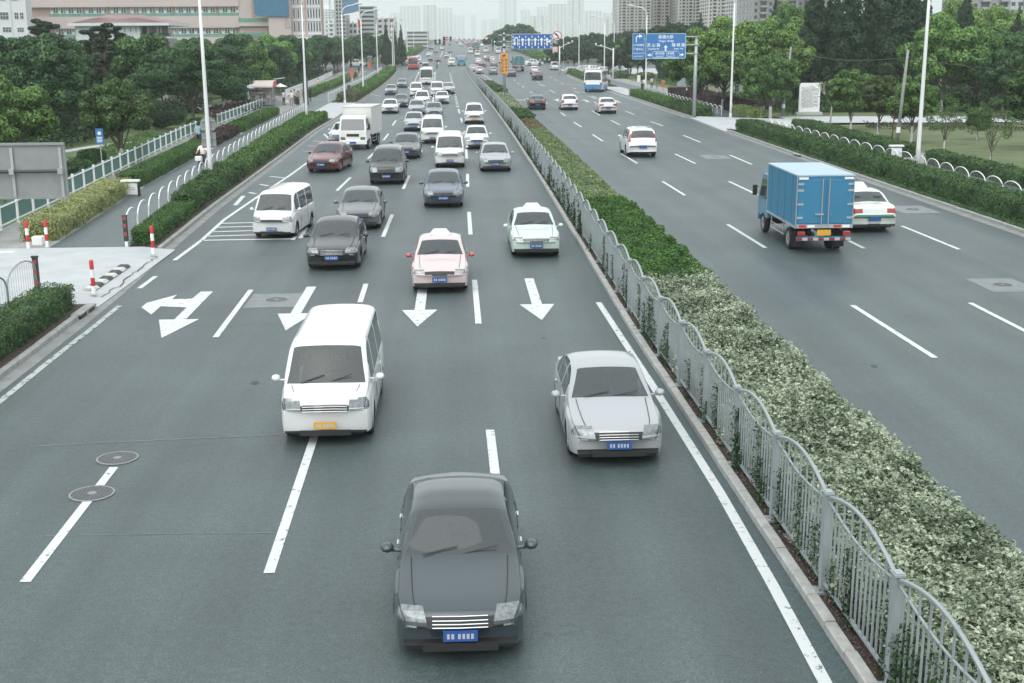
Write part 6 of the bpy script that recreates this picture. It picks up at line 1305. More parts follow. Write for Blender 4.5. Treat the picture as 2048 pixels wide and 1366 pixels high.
# ---------------------------------------------------------------- lorries
def lorry(label, x, y, rz, s, cargo, cab, H=2.75, L=6.0, Wd=2.0, name='box_lorry', rear_detail=True, group='lorries', roof=None):
    """cab at -Y; cargo box behind it; origin on the ground below the middle"""
    t = thing(name, label, 'lorry', (x, y, gz(y)), rz, group); t.scale = (s, s, s); y0 = -L / 2; yc = y0 + 1.75; w = Wd / 2
    mc = mat('lorry_cargo_' + name + str(cargo), cargo, .45, noise=(1.5, .05), bump=(3, .15, .01)); mk_ = mat('lorry_cab_' + name + str(cab), cab, .3, coat=.6)
    cp = [(-.0, .62), (-.02, 1.25), (.22, 2.12), (.42, 2.25), (1.55, 2.25), (1.62, 2.1), (1.62, .62)]; mb = MB()
    vs = []; ww = w * .94
    for sx in (-1, 1):
        for (a, z) in cp: vs.append((sx * (ww - max(0, z - 1.25) * .10), y0 + a, z))
    n = len(cp); mb.add(vs, [tuple(range(n)), tuple(range(n, 2 * n))[::-1]] + [(i, i + n, (i + 1) % n + n, (i + 1) % n) for i in range(n)]); bevel(fixn(mb.build('cab', mk_, t)), .03, 2)
    mb = MB(); mb.add([(-ww * .86, y0 + .005, 1.33), (ww * .86, y0 + .005, 1.33), (ww * .80, y0 + .195, 2.05), (-ww * .80, y0 + .195, 2.05), (-ww * .86, y0 - .03, 1.33), (ww * .86, y0 - .03, 1.33), (ww * .80, y0 + .165, 2.05), (-ww * .80, y0 + .165, 2.05)], [(4, 5, 6, 7), (0, 1, 5, 4), (2, 3, 7, 6), (1, 2, 6, 5), (3, 0, 4, 7)]); fixn(mb.build('windscreen', m_glass, t))
    for sx in (-1, 1):
        mb = MB(); a, b = sx * (ww - .02), sx * (ww + .012); a2, b2 = sx * (ww - .105), sx * (ww - .07)
        mb.add([(a, y0 + .22, 1.33), (b, y0 + .22, 1.33), (b, y0 + 1.35, 1.33), (a, y0 + 1.35, 1.33), (a2, y0 + .38, 2.05), (b2, y0 + .38, 2.05), (b2, y0 + 1.35, 2.05), (a2, y0 + 1.35, 2.05)], [(1, 2, 6, 5), (4, 5, 6, 7), (0, 1, 5, 4), (2, 3, 7, 6)]); fixn(mb.build('side_window', m_glass, t))
        mb = MB(); mb.box(sx * (ww + .16) - .09, sx * (ww + .16) + .09, y0 + .02, y0 + .10, 1.35, 1.75); mb.box(min(sx * ww, sx * (ww + .1)), max(sx * ww, sx * (ww + .1)), y0 + .05, y0 + .08, 1.66, 1.69); bevel(mb.build('mirror', m_dark, t), .015, 1)
        mb = MB(); mb.box(sx * ww * .72 - .16, sx * ww * .72 + .16, y0 - .035, y0 + .05, .68, .88); bevel(mb.build('headlamp', m_lamp, t), .02, 2)
    mb = MB(); mb.box(-ww, ww, y0 - .06, y0 + .12, .38, .66); bevel(mb.build('bumper', mk_, t), .03, 2)
    mb = MB(); mb.box(-ww * .45, ww * .45, y0 - .025, y0 + .02, .90, 1.08); mb.build('grille', m_dark, t); mb = MB(); mb.box(-.22, .22, y0 - .075, y0 - .05, .42, .56); mb.build('number_plate', m_plateb, t)
    mb = MB(); mb.box(-.38, -.28, y0 + .3, L / 2 - .15, .55, .72); mb.box(.28, .38, y0 + .3, L / 2 - .15, .55, .72); mb.box(-w * .7, w * .7, y0 + .4, y0 + 1.5, .4, .62); mb.box(-w * .8, -w * .45, 0, .9, .42, .8); mb.build('chassis', m_dark, t)
    mb = MB(); mb.box(-w, w, yc, L / 2, .95, H); cb = bevel(mb.build('cargo_box', mc, t), .02, 1)
    mb = MB(); mb.box(-w - .02, w + .02, yc - .02, L / 2 + .02, H, H + .05); mb.build('roof_panel', mat('lorry_roof_' + name, roof or (.62, .72, .76), .5, noise=(1.2, .06)), t)
    mr_ = mat('lorry_rail_' + name, tuple(c * .8 for c in cargo), .5)
    for sx in (-1, 1):
        mb = MB(); mb.box(sx * w - .02 * (sx < 0) - .0, sx * w + .02 * (sx > 0), yc, L / 2, .90, .98); mb.box(sx * (w + .004) - .012, sx * (w + .004) + .012, yc, yc + .06, .98, H); mb.box(sx * (w + .004) - .012, sx * (w + .004) + .012, L / 2 - .06, L / 2, .98, H); mb.build('edge_rail', m_galv if rear_detail else mr_, t)
        for yy in np.linspace(yc + .7, L / 2 - .7, 4): mb = MB(); mb.box(sx * (w + .002) - .006, sx * (w + .002) + .006, yy - .015, yy + .015, .98, H - .02); mb.build('side_rib', mr_, t)
        mb = MB(); mb.tube([(sx * w * .94, yc + .5, .62), (sx * w * .94, L / 2 - 1.9, .62)], .022, 6); mb.tube([(sx * w * .94, yc + .5, .42), (sx * w * .94, L / 2 - 1.9, .42)], .022, 6); mb.box(sx * w * .94 - .015, sx * w * .94 + .015, yc + .6, yc + .64, .42, .95); mb.box(sx * w * .94 - .015, sx * w * .94 + .015, L / 2 - 2.05, L / 2 - 2.0, .42, .95); mb.build('side_guard', m_galv, t)
    tt, hh = wheel_mesh(.39, .22); a = tt.build('tyre', m_rubber, smooth=True); fixn(a); b = hh.build('rim', mat('steel_rim', (.35, .37, .38), .5, metal=.4)); fixn(b)
    for yy in (y0 + .95, L / 2 - 1.25):
        for sx in (-1, 1):
            wq = thing('wheel', None, None, (sx * (w - .16), yy, .39), 0 if sx > 0 else math.pi); wq.parent = t; link(a.data, 'tyre', wq); link(b.data, 'rim', wq)
            if yy > 0: q = thing('wheel', None, None, (sx * (w - .42), yy, .39), 0 if sx > 0 else math.pi); q.parent = t; link(a.data, 'tyre', q)
    bpy.data.objects.remove(a); bpy.data.objects.remove(b)
    for sx in (-1, 1): mb = MB(); mb.box(sx * (w - .28) - .2, sx * (w - .28) + .2, L / 2 - .62, L / 2 - .60, .16, .75); mb.build('mud_flap', m_rubber, t)
    if rear_detail:
        yb = L / 2
        for sx in (-1, 1):
            mb = MB(); mb.box(sx * w * .5 - w * .455, sx * w * .5 + w * .455, yb, yb + .035, 1.08, H - .12); d = bevel(mb.build('cargo_door', mc, t), .01, 1)
            mb = MB(); mb.tube([(sx * .12, yb + .06, 1.0), (sx * .12, yb + .06, H - .08)], .02, 6); mb.box(sx * .12 - .07, sx * .12 + .16 * sx + .07, yb + .05, yb + .09, 1.38, 1.43)
            mb.build('lock_bar', m_galv, t)
            for zz in (1.25, 1.72, 2.2, H - .3): mb = MB(); mb.box(min(sx * w * .99, sx * w * .78), max(sx * w * .99, sx * w * .78), yb + .034, yb + .055, zz, zz + .07); mb.build('hinge', m_galv, t)
            mb = MB(); mb.box(sx * w * .8 - .13, sx * w * .8 + .13, yb + .0, yb + .07, .66, .80); bevel(mb.build('tail_lamp', m_tail, t), .01, 1)
            mb = MB(); mb.box(sx * w * .80 - .16, sx * w * .80 + .16, yb + .01, yb + .05, H - .105, H - .03); mb.build('top_marker', m_signw, t)
        mb = MB(); mb.box(-w * .98, w * .98, yb - .05, yb + .05, .92, 1.05); mb.build('rear_sill', m_galv, t)
        for k in range(10): mb = MB(); xx = -w * .96 + k * w * .192; mb.box(xx, xx + w * .185, yb + .0, yb + .065, .49, .58); mb.build('warning_stripe', mat('stripe_dull_red', (.22, .03, .03), .5) if k % 2 else mat('stripe_dull_white', (.42, .43, .42), .5), t)
        for k in range(6):
            if k in (2, 3): continue
            mb = MB(); xx = -w * .9 + k * w * .31; mb.box(xx, xx + w * .26, yb + .05, yb + .056, .94, 1.03); mb.build('reflector_strip', m_red if k % 2 else m_signw, t)
        mb = MB(); mb.box(-.24, .24, yb + .03, yb + .055, .66, .86); mb.build('number_plate', m_platey, t)
        mb = MB(); mb.box(-w * .96, w * .96, yb - .04, yb, .46, .62); mb.build('bumper_bar', mc, t)
    return t
x, y = at(1650, 509); lorry('blue box lorry with pale blue roof driving away on the right carriageway', x, y + 3.1, math.pi + R(-1), .96, (.035, .19, .33), (.06, .20, .33), H=2.72, L=6.2, Wd=1.98, roof=(.36, .48, .56))
x, y = at(716, 300); lorry('white box lorry with broad white cab behind the dark red sedan', x, y + 3.0, R(-6), 1.0, (.62, .64, .62), (.78, .8, .79), H=2.75, L=6.0, name='white_lorry', rear_detail=False, roof=(.55, .56, .54))
x, y = at(1038, 143); lorry('teal covered lorry on the right carriageway just right of the orange sign', x, y + 4, math.pi, 1.25, (.06, .17, .19), (.5, .5, .5), H=2.6, L=7, name='teal_lorry', roof=(.1, .22, .24))
x, y = at(952, 104); lorry('grey blue lorry in the far right traffic left of the white vans', x, y + 4, math.pi, 1.35, (.10, .17, .20), (.5, .5, .5), H=2.7, L=7, name='grey_lorry', roof=(.2, .26, .28))
x, y = at(923, 131); lorry('small blue lorry waiting at the zebra line beside the railing end', x, y + 3, 0, 1.1, (.55, .58, .58), (.06, .26, .40), H=2.2, L=6, name='blue_lorry', rear_detail=False, roof=(.5, .55, .56))
# the blurred-looking white and blue bus on the right
SPECS['minibus'] = dict(SPECS['bus'], L=7.6, wheels=(1.5, 5.6), top=[(0, .95), (.02, 1.12), (.05, 1.2), (.24, 2.4), (.5, 2.7), (7.2, 2.72), (7.45, 2.5), (7.55, 1.5), (7.6, .9)], belt=[(0, .9), (.02, 1.05), (.05, 1.16), (.4, 1.2), (7.3, 1.25), (7.55, 1.2), (7.6, .85)], plan=[(0, .94), (.1, .975), (.35, 1), (7.3, 1), (7.6, .96)], bow=[(0, .14), (.5, .12), (1.2, 0), (7, 0), (7.6, -.08)],
    rs=(7.44, 7.55), side=[(.7, 1.9), (2.05, 3.5), (3.6, 5.05), (5.15, 6.9)], marks=[(HL, 0, .03, .62, .9, .9, 1.1), (TL, 7.5, 7.6, .7, 1.1, .8, 1.2)], cuts=[.05, .26, 7.44, 7.55, .7, 1.9, 2.05, 3.5, 3.6, 5.05, 5.15, 6.9])
build_spec('minibus'); NAMES['minibus'] = 'bus'
def bluebase(t, sp):
    mb = MB(); w = sp['W'] / 2; L = sp['L']
    for sx in (-1, 1): mb.box(min(sx * (w - .02), sx * (w + .012)), max(sx * (w - .02), sx * (w + .012)), -L / 2 + 2.1, L / 2 - 2.6, .36, .82)
    mb.box(-w * .9, w * .9, L / 2 - .05, L / 2 + .012, .42, .95); mb.build('blue_panel', mat('bus_blue', (.06, .24, .50), .4), t)
x, y = at(1198, 184); vehicle('minibus', x, y + 3.8, (.74, .77, .77), 'white bus with blue lower panels pulling out beside the right hedge', 'bus', math.pi + R(-13), 1.12, 'buses', extra=bluebase)
# ================================================================== signs
def tri(mb, pts, m=0): mb.add(pts, [tuple(range(len(pts)))], m)
def arrow_up(mb, x, z0, z1, w=.09, hw=.27, hl=.36, y=0):
    mb.prism([(x - w, z0), (x + w, z0), (x + w, z1 - hl), (x + hw, z1 - hl), (x, z1), (x - hw, z1 - hl), (x - w, z1 - hl)], y - .012, y)
# lane direction board: grey post on the median, blue board reaching right over the carriageway
Dm = 163.6; xp, _ = at(1009, 195)
_, zt = atY(1009, 65, Dm)
t = thing('lane_sign', 'blue overhead lane sign with U-turn arrow and five white arrows on a grey median post', 'road sign', (xp, Dm, 0))
mb = MB(); mb.tube([(0, 0, 0), (0, 0, zt * .5), (0, 0, zt)], [.21, .18, .14], 14); mb.build('post', m_galv, t, smooth=True)
xa, z0 = atY(1024, 98, Dm); xb, z1 = atY(1104, 68, Dm); bw, bh = xb - xa, z1 - z0
for zz in (z0 + .25, z0 + bh / 2 + .0, z1 - .12):
    mb = MB(); mb.tube([(-.8, 0, zz), (xb - xp - .3, 0, zz)], .055, 8); mb.tube([(-.55, 0, zz), (.8, 0, zz)], .10, 8); mb.build('arm', m_galv, t, smooth=True)
    mb = MB(); mb.lathe([(.24, -.12), (.24, .12)], 14, c=(0, 0, zz)); mb.build('flange', mat('flange_dark', (.06, .07, .07), .6), t)
mb = MB(); mb.box(xa - xp, xb - xp, -.16, -.10, z0, z1); mb.build('board', m_signblue, t)
mb = MB(); mb.box(xa - xp - .04, xb - xp + .04, -.12, -.08, z0 - .04, z1 + .04); mb.build('board_edge', m_signw, t)
lw = (bw - .3) / 6; off = xa - xp + .15
for i in range(7):
    for k in range(4): mb = MB(); x = off + i * lw; mb.box(x - .05, x + .05, -.175, -.161, z0 + .08 + k * (bh - .1) / 4, z0 + .08 + k * (bh - .1) / 4 + .27); mb.build('lane_mark', m_signw, t)
for i in range(1, 6):
    mb = MB(); x = off + (i + .5) * lw; arrow_up(mb, x - (.1 if i == 5 else 0), z0 + .4, z1 - .42, y=-.162); o = fixn(mb.build('arrow', m_signw, t))
mb = MB(); x = off + 5.5 * lw; zc = z0 + bh * .5; mb.prism([(x - .05, zc - .07), (x + .14, zc - .07), (x + .14, zc - .22), (x + .42, zc), (x + .14, zc + .22), (x + .14, zc + .07), (x - .05, zc + .07)], -.174, -.162); fixn(mb.build('arrow', m_signw, t))
mb = MB(); x = off + .5 * lw; pts = [(x + .2, -.168, z0 + .4), (x + .2, -.168, z1 - .62)] + [(x + .2 * math.cos(a), -.168, z1 - .62 + .2 * math.sin(a)) for a in [math.pi * i / 6 for i in range(1, 7)]] + [(x - .2, -.168, z0 + .75)]; mb.tube(pts, .07, 4)
mb.prism([(x - .42, z0 + .78), (x + .02, z0 + .78), (x - .2, z0 + .42)], -.174, -.162); mb.build('arrow', m_signw, t)
# orange board on the same post
xo0, zo0 = atY(1001, 148, Dm - .3); xo1, zo1 = atY(1016.5, 105, Dm - .3)
t = thing('camera_sign', 'tall orange board with camera symbol and eight dark characters on the grey median post', 'road sign', (xp, Dm - .3, 0))
mb = MB(); mb.box(xo0 - xp, xo1 - xp, -.06, 0, zo0, zo1); bevel(mb.build('board', m_signor, t), .02, 1)
mb = MB(); e = .03
for q in ((xo0 - xp, xo0 - xp + e, zo0, zo1), (xo1 - xp - e, xo1 - xp, zo0, zo1), (xo0 - xp, xo1 - xp, zo0, zo0 + e), (xo0 - xp, xo1 - xp, zo1 - e, zo1)): mb.box(q[0], q[1], -.072, -.062, q[2], q[3])
mb.build('border', m_signink, t)
cx = (xo0 + xo1) / 2 - xp; H_ = zo1 - zo0
for col, s in ((-.25, '警察监管'), (.22, '前方电子')):
    for i, c in enumerate(s): text(c, .36, 'character', m_signink, t, (cx + col * 1.0, -.066, zo1 - H_ * .36 - i * H_ * .165))
mb = MB(); zc = zo1 - H_ * .16; mb.prism([(cx - .30, zc - .10), (cx + .16, zc + .04), (cx + .11, zc + .22), (cx - .34, zc + .07)], -.072, -.06); mb.prism([(cx + .16, zc + .09), (cx + .26, zc + .10), (cx + .24, zc + .2), (cx + .14, zc + .17)], -.072, -.06); mb.prism([(cx - .05, zc - .02), (cx + .02, zc + .0), (cx + .02, zc - .2), (cx - .3, zc - .2), (cx - .3, zc - .16), (cx - .05, zc - .16)], -.072, -.06); fixn(mb.build('camera_symbol', m_signink, t))
# round no-turn sign hung at the end of the lane board
xr, zr = atY(1114, 71.5, Dm); t = thing('no_turn_sign', 'round white sign with red rim and crossed black turn arrow beside the blue lane sign', 'road sign', (xr, Dm, zr)); rr = .60
mb = MB(); mb.lathe([(rr, 0), (rr, -.04), (.001, -.04)], 32, axis='y', close=False); mb.build('disc', m_signw, t)
mb = MB(); mb.lathe([(rr, -.041), (rr, -.055), (rr * .86, -.055), (rr * .86, -.041)], 32, axis='y', close=False); mb.build('rim', m_red, t)
mb = MB(); mb.box(-.05, .05, -.058, -.045, -rr * .88, rr * .88); o = mb.build('slash', m_red, t); o.rotation_euler = (0, R(-45), 0)
mb = MB(); mb.tube([(.16, -.06, -.34), (.16, -.06, -.05), (.08, -.06, .08), (-.02, -.06, .16), (-.1, -.06, .2)], .055, 5); mb.prism([(-.34, .2), (-.08, .06), (-.06, .36)], -.068, -.052); mb.tube([(-.24, -.06, -.32), (.16, -.06, -.34)], .05, 5); mb.build('symbol', m_dark, t)
mb = MB(); mb.tube([(-.9, .05, 0), (.1, .05, 0)], .05, 8); mb.build('arm', m_galv, t)
# big blue direction sign on a grey post beside the right kerb
xg, yg = at(1388, 236); _, zt = atY(1394, 73, yg); t = thing('direction_sign', 'large blue direction sign with white Chinese place names and arrows on a grey post', 'road sign', (xg, yg, 0)); 
mb = MB(); mb.tube([(0, 0, 0), (0, 0, zt * .5), (.02, 0, zt)], [.19, .165, .12], 14); mb.build('post', m_galv, t, smooth=True)
X0, Z0 = atY(1290, 117.5, yg); X1, Z1 = atY(1371.5, 66.5, yg); X0 -= xg; X1 -= xg
for zz in (Z0 + .45, (Z0 + Z1) / 2 + .1, Z1 - .3): mb = MB(); mb.tube([(X0 + .5, 0, zz), (.25, 0, zz)], .05, 8); mb.lathe([(.2, -.05), (.2, .05)], 12, c=(0, 0, zz)); mb.build('arm', m_galv, t)
def board(nm, a, b, z0, z1, e=.05):
    mb = MB(); mb.box(a, b, -.20, -.14, z0, z1); mb.build('board', m_signblue2, nm)
    mb = MB(); 
    for q in ((a, a + e, z0, z1), (b - e, b, z0, z1), (a, b, z0, z0 + e), (a, b, z1 - e, z1)): mb.box(q[0], q[1], -.216, -.2005, q[2], q[3])
    mb.build('border', mat('sign_border_pale', (.42, .62, .78), .5), nm)
board(t, X0, X1, Z0, Z1)
w, h = X1 - X0, Z1 - Z0; px = lambda u: X0 + u * w; pz = lambda v: Z1 - v * h; Y = -.204
text('杨浦大桥', h * .155, 'place_name', m_signw, t, (px(.50), Y, pz(.15))); text('Yangpu  Bridge', h * .105, 'place_name', m_signw, t, (px(.51), Y, pz(.30)))
text('灵 山 路', h * .155, 'place_name', m_signw, t, (px(.20), Y, pz(.47))); text('Lingshan Rd', h * .095, 'place_name', m_signw, t, (px(.20), Y, pz(.61)))
text('锦 绣 路', h * .155, 'place_name', m_signw, t, (px(.815), Y, pz(.47))); text('Jinxiu  Rd', h * .095, 'place_name', m_signw, t, (px(.82), Y, pz(.61)))
text('南洋泾路', h * .095, 'place_name', m_signw, t, (px(.36), Y, pz(.80))); text('芳甸路', h * .095, 'place_name', m_signw, t, (px(.63), Y, pz(.80)))
text('Nanyang Rd', h * .065, 'place_name', m_signw, t, (px(.355), Y, pz(.90))); text('Fangdian Rd', h * .065, 'place_name', m_signw, t, (px(.64), Y, pz(.90)))
mb = MB(); arrow_up(mb, px(.50), pz(.69), pz(.46), w=.07, hw=.19, hl=.22, y=-.2005); fixn(mb.build('arrow', m_signw, t))
hexa = [(px(.15), pz(.85)), (px(.21), pz(.71)), (px(.80), pz(.71)), (px(.86), pz(.85)), (px(.80), pz(.97)), (px(.21), pz(.97))]
mb = MB(); mb.tube([(a, -.205, b) for a, b in hexa + hexa[:1]], .018, 4); mb.build('panel_outline', m_signw, t)
for s, u in ((-1, .045), (1, .965)):
    mb = MB(); x = px(u); zc = pz(.85); mb.prism([(x, zc), (x - s * .30, zc + .17), (x - s * .22, zc + .05), (x - s * .42, zc + .05), (x - s * .42, zc - .05), (x - s * .22, zc - .05), (x - s * .30, zc - .17)], -.214, -.202); fixn(mb.build('arrow', m_signw, t))
mb = MB(); mb.box(px(.525), px(.53), -.212, -.202, pz(.95), pz(.75)); mb.build('divider', m_signw, t)
xq0, zq0 = atY(1264, 118.5, yg); xq1, zq1 = atY(1288.5, 66.5, yg)
t2 = thing('exit_sign', 'narrow blue sign with right turn arrow hung left of the large direction sign', 'road sign', (xg, yg, 0)); xq0 -= xg; xq1 -= xg
board(t2, xq0, xq1, zq0, zq1, .035); w2, h2 = xq1 - xq0, zq1 - zq0; cx = (xq0 + xq1) / 2
text('上海新国际', h2 * .088, 'place_name', m_signw, t2, (cx, Y, zq1 - h2 * .46)); text('博览中心', h2 * .10, 'place_name', m_signw, t2, (cx, Y, zq1 - h2 * .62))
text('SHANGHAI NEW', h2 * .055, 'place_name', m_signw, t2, (cx, Y, zq1 - h2 * .77), sx=.95); text('INTL EXPO', h2 * .07, 'place_name', m_signw, t2, (cx, Y, zq1 - h2 * .89))
mb = MB(); zb = zq1 - h2 * .34; mb.tube([(cx - .2, -.207, zb), (cx - .2, -.207, zb + .42), (cx - .15, -.207, zb + .50), (cx - .05, -.207, zb + .53), (cx + .1, -.207, zb + .53)], .05, 4); mb.prism([(cx + .05, zb + .35), (cx + .38, zb + .53), (cx + .05, zb + .71)], -.213, -.202); mb.build('arrow', m_signw, t2)
mb = MB(); 
for zz in (zq0 + .5, zq1 - .5): mb.tube([(xq0 + .2, -.05, zz), (X0 + .6, -.05, zz)], .04, 6)
mb.build('arm', m_galv, t2)
# back of a board on the left, close to the bridge
Db = 27.0; xa, z0 = atY(-300, 402, Db); xb, z1 = atY(128, 285, Db); t = thing('board_back', 'grey back of a large sign board with steel ribs at the left picture edge', 'sign board', (xb, Db, 0))
w = xb - xa; mb = MB(); mb.box(-w, 0, 0, .05, z0, z1); bevel(mb.build('panel', m_grey, t), .01, 1)
for u in (-.10, -1.13, -.62): mb = MB(); mb.box(u * 1.0 - .03, u + .03, -.05, -.002, z0 + .04, z1 - .1); mb.build('rib', m_galv if u != -.62 else m_grey, t) if u != -.62 else None
mb = MB(); mb.tube([(-w, -.10, (z0 + z1) / 2), (-.10, -.10, (z0 + z1) / 2)], .035, 8); mb.build('cross_tube', mat('tube_dark', (.05, .055, .055), .5), t)
for u in (-.10, -1.13): mb = MB(); mb.box(u - .05, u + .05, -.15, -.05, (z0 + z1) / 2 - .06, (z0 + z1) / 2 + .06); mb.build('clamp', m_galv, t)
mb = MB(); mb.tube([(-w + .2, -.10, KZ), (-w + .2, -.10, z1 + .3)], .11, 12); mb.build('post', m_galv, t); mb = MB(); mb.box(-w, 0, -.045, -.003, z1 - .05, z1); mb.box(-w, 0, -.045, -.003, z0, z0 + .05); mb.build('edge_rail', m_grey, t)
# white notice board on the right
xn, yn = at(1617, 231); _, zt = atY(1617, 166, yn); t = thing('notice_board', 'tall white notice board covered in lines of small writing on the right', 'notice board', (xn, yn, .03)); hw = 1.0; H_ = zt - .35
mb = MB(); mb.box(-hw, hw, -.12, .12, .32, .32 + H_); bevel(mb.build('panel', m_signw, t), .02, 1)
mb = MB(); mb.box(-hw - .25, hw + .25, -.4, .4, 0, .3); bevel(mb.build('plinth', m_conc, t), .02, 1)
rs = random.Random(2); ink = mat('notice_ink', (.24, .25, .26), .7); mb = MB()
for k in range(26):
    z = .32 + H_ * (.83 - k * .027); x = -hw * .8
    while x < hw * (.8 if k % 5 else .3):
        q = rs.uniform(.03, .055)
        if rs.random() > .12: mb.box(x, x + q, -.128, -.1205, z, z + rs.uniform(.035, .05))
        x += q + rs.uniform(.012, .03)
o = mb.build('writing', ink, t); o['kind'] = 'stuff'
# small blue sign boards on thin posts
for (px_, py_, top, nm, lb) in ((206, 350, 258, 'park_sign', 'small blue and white park sign on a thin post, left lawn'), (1472, 216, 166, 'bus_stop_sign', 'small blue sign on a thin post right of the second right lamp')):
    x, y = at(px_, py_); _, zz = atY(px_, top, y); t = thing(nm, lb, 'sign', (x, y, .03)); mb = MB(); mb.tube([(0, 0, 0), (0, 0, zz - .1)], .03, 8); mb.build('post', m_galv, t)
    mb = MB(); mb.box(-.2, .2, -.05, -.02, zz - .85, zz); mb.build('plate', m_signblue2, t); mb = MB(); mb.lathe([(.10, -.062), (.10, -.052), (.001, -.052)], 16, axis='y', c=(0, 0, zz - .25), close=False)
    for k in range(4): mb.box(-.15, .15 - .04 * (k % 2), -.058, -.051, zz - .50 - k * .08, zz - .46 - k * .08)
    mb.build('print', m_signw, t)
# white box signs (litter bin advertising cases) on the pavement
def case(px_, py_, wpx, top, lb):
    x, y = at(px_, py_, KZ); _, zz = atY(px_, top, y); xa, _ = atY(px_ - wpx / 2, py_, y); w = (x - xa); t = thing('advert_case', lb, 'sign case', (x, y, KZ)); h = zz - KZ
    for sx in (-1, 1): mb = MB(); mb.box(sx * w - .04, sx * w + .04, -.12, .12, 0, h); bevel(mb.build('side_post', m_dark, t), .01, 1)
    mb = MB(); mb.box(-w + .04, w - .04, -.09, .09, .08, h - .1); mb.build('panel', m_signw, t)
    mb = MB(); mb.box(-w - .06, w + .06, -.16, .16, h - .04, h + .06); bevel(mb.build('lid', m_white, t), .015, 1)
    mb = MB(); mb.box(-w * .6, w * .5, -.096, -.091, h * .55, h * .58); mb.box(-w * .2, w * .6, -.096, -.091, h * .42, h * .45); mb.build('print', m_grey, t)
case(263, 392, 32, 362, 'white box sign with black sides between the yellow and green hedges on the left'); case(1791, 319, 24, 292, 'white box sign with black sides on the right path between two hedges')
# utility posts with a cable
for (px_, py_, top, lb, w) in ((1564, 236, 94, 'leaning grey concrete pole left of the white notice board', .14), (1793, 292, 100, 'dark grey concrete pole behind the right young tree', .13), (1372, 200, 85, 'thin grey pole behind the bus shelter', .08)):
    x, y = at(px_, py_); _, zz = atY(px_, top, y); t = thing('utility_pole', lb, 'pole', (x, y, 0)); ln = (.55 if px_ == 1564 else .35)
    mb = MB(); mb.tube([(0, 0, 0), (ln, 0, zz)], [w, w * .65], 10); mb.build('pole', mat('pole_concrete', (.26, .27, .26), .85, noise=(3, .15)), t, smooth=True); mb = MB(); mb.tube([(ln * .15, 0, zz * .14), (ln * .17, 0, zz * .2)], w * 1.05, 10); mb.build('band', m_signw, t)
    if px_ == 1564: pa = (x + ln, y, zz - .3)
    if px_ == 1793: pb = (x + ln, y, zz - .5)
mb = MB(); pts = [(pa[0] + (pb[0] - pa[0]) * i / 12, pa[1] + (pb[1] - pa[1]) * i / 12, pa[2] + (pb[2] - pa[2]) * i / 12 - .5 * math.sin(math.pi * i / 12)) for i in range(13)]
pts += [(pb[0] + 12 * i / 8, pb[1] - 12 * i / 8, pb[2] - .8 * math.sin(math.pi * i / 8)) for i in range(1, 9)]; mb.tube(pts, .025, 4); tag(mb.build('overhead_cable', m_dark), 'black overhead cable sagging between the two concrete poles', 'cable')
x, y = at(1786, 290); mb = MB(); mb.tube([(-.12, 0, 0), (.0, 0, 3.2)], .045, 8); tag(mb.build('stay_pole', mat('stay_rust', (.10, .04, .035), .6), loc=(x, y, 0)), 'dark red stay pole leaning on the dark concrete pole', 'pole')
# traffic lights, cameras on masts
def signal(px_, top, bot, D, lb, n=2, lit=None, arm=0):
    x, z1 = atY(px_, top, D); _, z0 = atY(px_, bot, D); t = thing('traffic_light', lb, 'traffic light', (x, D, gz(D)), 0, 'traffic lights at the crossing'); z0 -= gz(D); z1 -= gz(D); h = (z1 - z0) / n
    for k in range(n):
        mb = MB(); mb.box(-.32, .32, -.15, .15, z0 + k * h + .04, z0 + (k + 1) * h - .04); bevel(mb.build('housing', m_dark, t), .03, 1)
        for q in range(3): mb = MB(); mb.lathe([(.14, -.16), (.14, -.22)], 10, axis='y', c=(0, 0, z0 + (k + .2 + q * .3) * h)); mb.build('lens', mat('signal_green_lit', (.1, .8, .7), .3, emit=((.1, 1, .85), 3)) if (lit == q and k == 0) else mat('lens_dark', (.03, .03, .03), .3), t)
    mb = MB(); mb.tube([(.0, .2, 0), (0, .2, z1)], .08, 8); mb.build('post', m_galv, t)
for px_, a, b, lb in ((871, 79, 89, 'left dark traffic light of the pair over the far left carriageway'), (879, 78, 89, 'second dark traffic light over the far left carriageway'), (888, 73, 89, 'tall dark traffic light beside the red round sign'), (901, 73, 82, 'small dark traffic light right of the red round sign'), (974, 80, 88, 'dark traffic light below the red and white sign, centre'), (983, 72, 77, 'small traffic light at the top of the centre group')): signal(px_, a, b, 345, lb, 1 if b - a < 9 else 2)
signal(989, 76, 85, 345, 'traffic light showing green right of the centre group', 1, 0)
x, z = atY(893.5, 77.5, 344); t = thing('no_entry_sign', 'red round no entry sign between the dark traffic lights', 'road sign', (x, 344, z)); mb = MB(); mb.lathe([(.50, 0), (.50, -.05), (.001, -.05)], 20, axis='y', close=False); mb.build('disc', m_red, t); mb = MB(); mb.box(-.34, .34, -.07, -.052, -.08, .08); mb.build('bar', m_signw, t); mb = MB(); mb.box(-.06, .06, .02, .1, -z + gz(344), .4); mb.build('post', m_galv, t)
x, z = atY(973, 76.5, 344); t = thing('round_warning_sign', 'red rimmed round sign above the centre traffic light', 'road sign', (x, 344, z)); mb = MB(); mb.lathe([(.42, 0), (.42, -.05), (.001, -.05)], 20, axis='y', close=False); mb.build('disc', m_signw, t); mb = MB(); mb.lathe([(.42, -.052), (.42, -.07), (.3, -.07), (.3, -.052)], 20, axis='y', close=False); mb.build('rim', m_red, t)
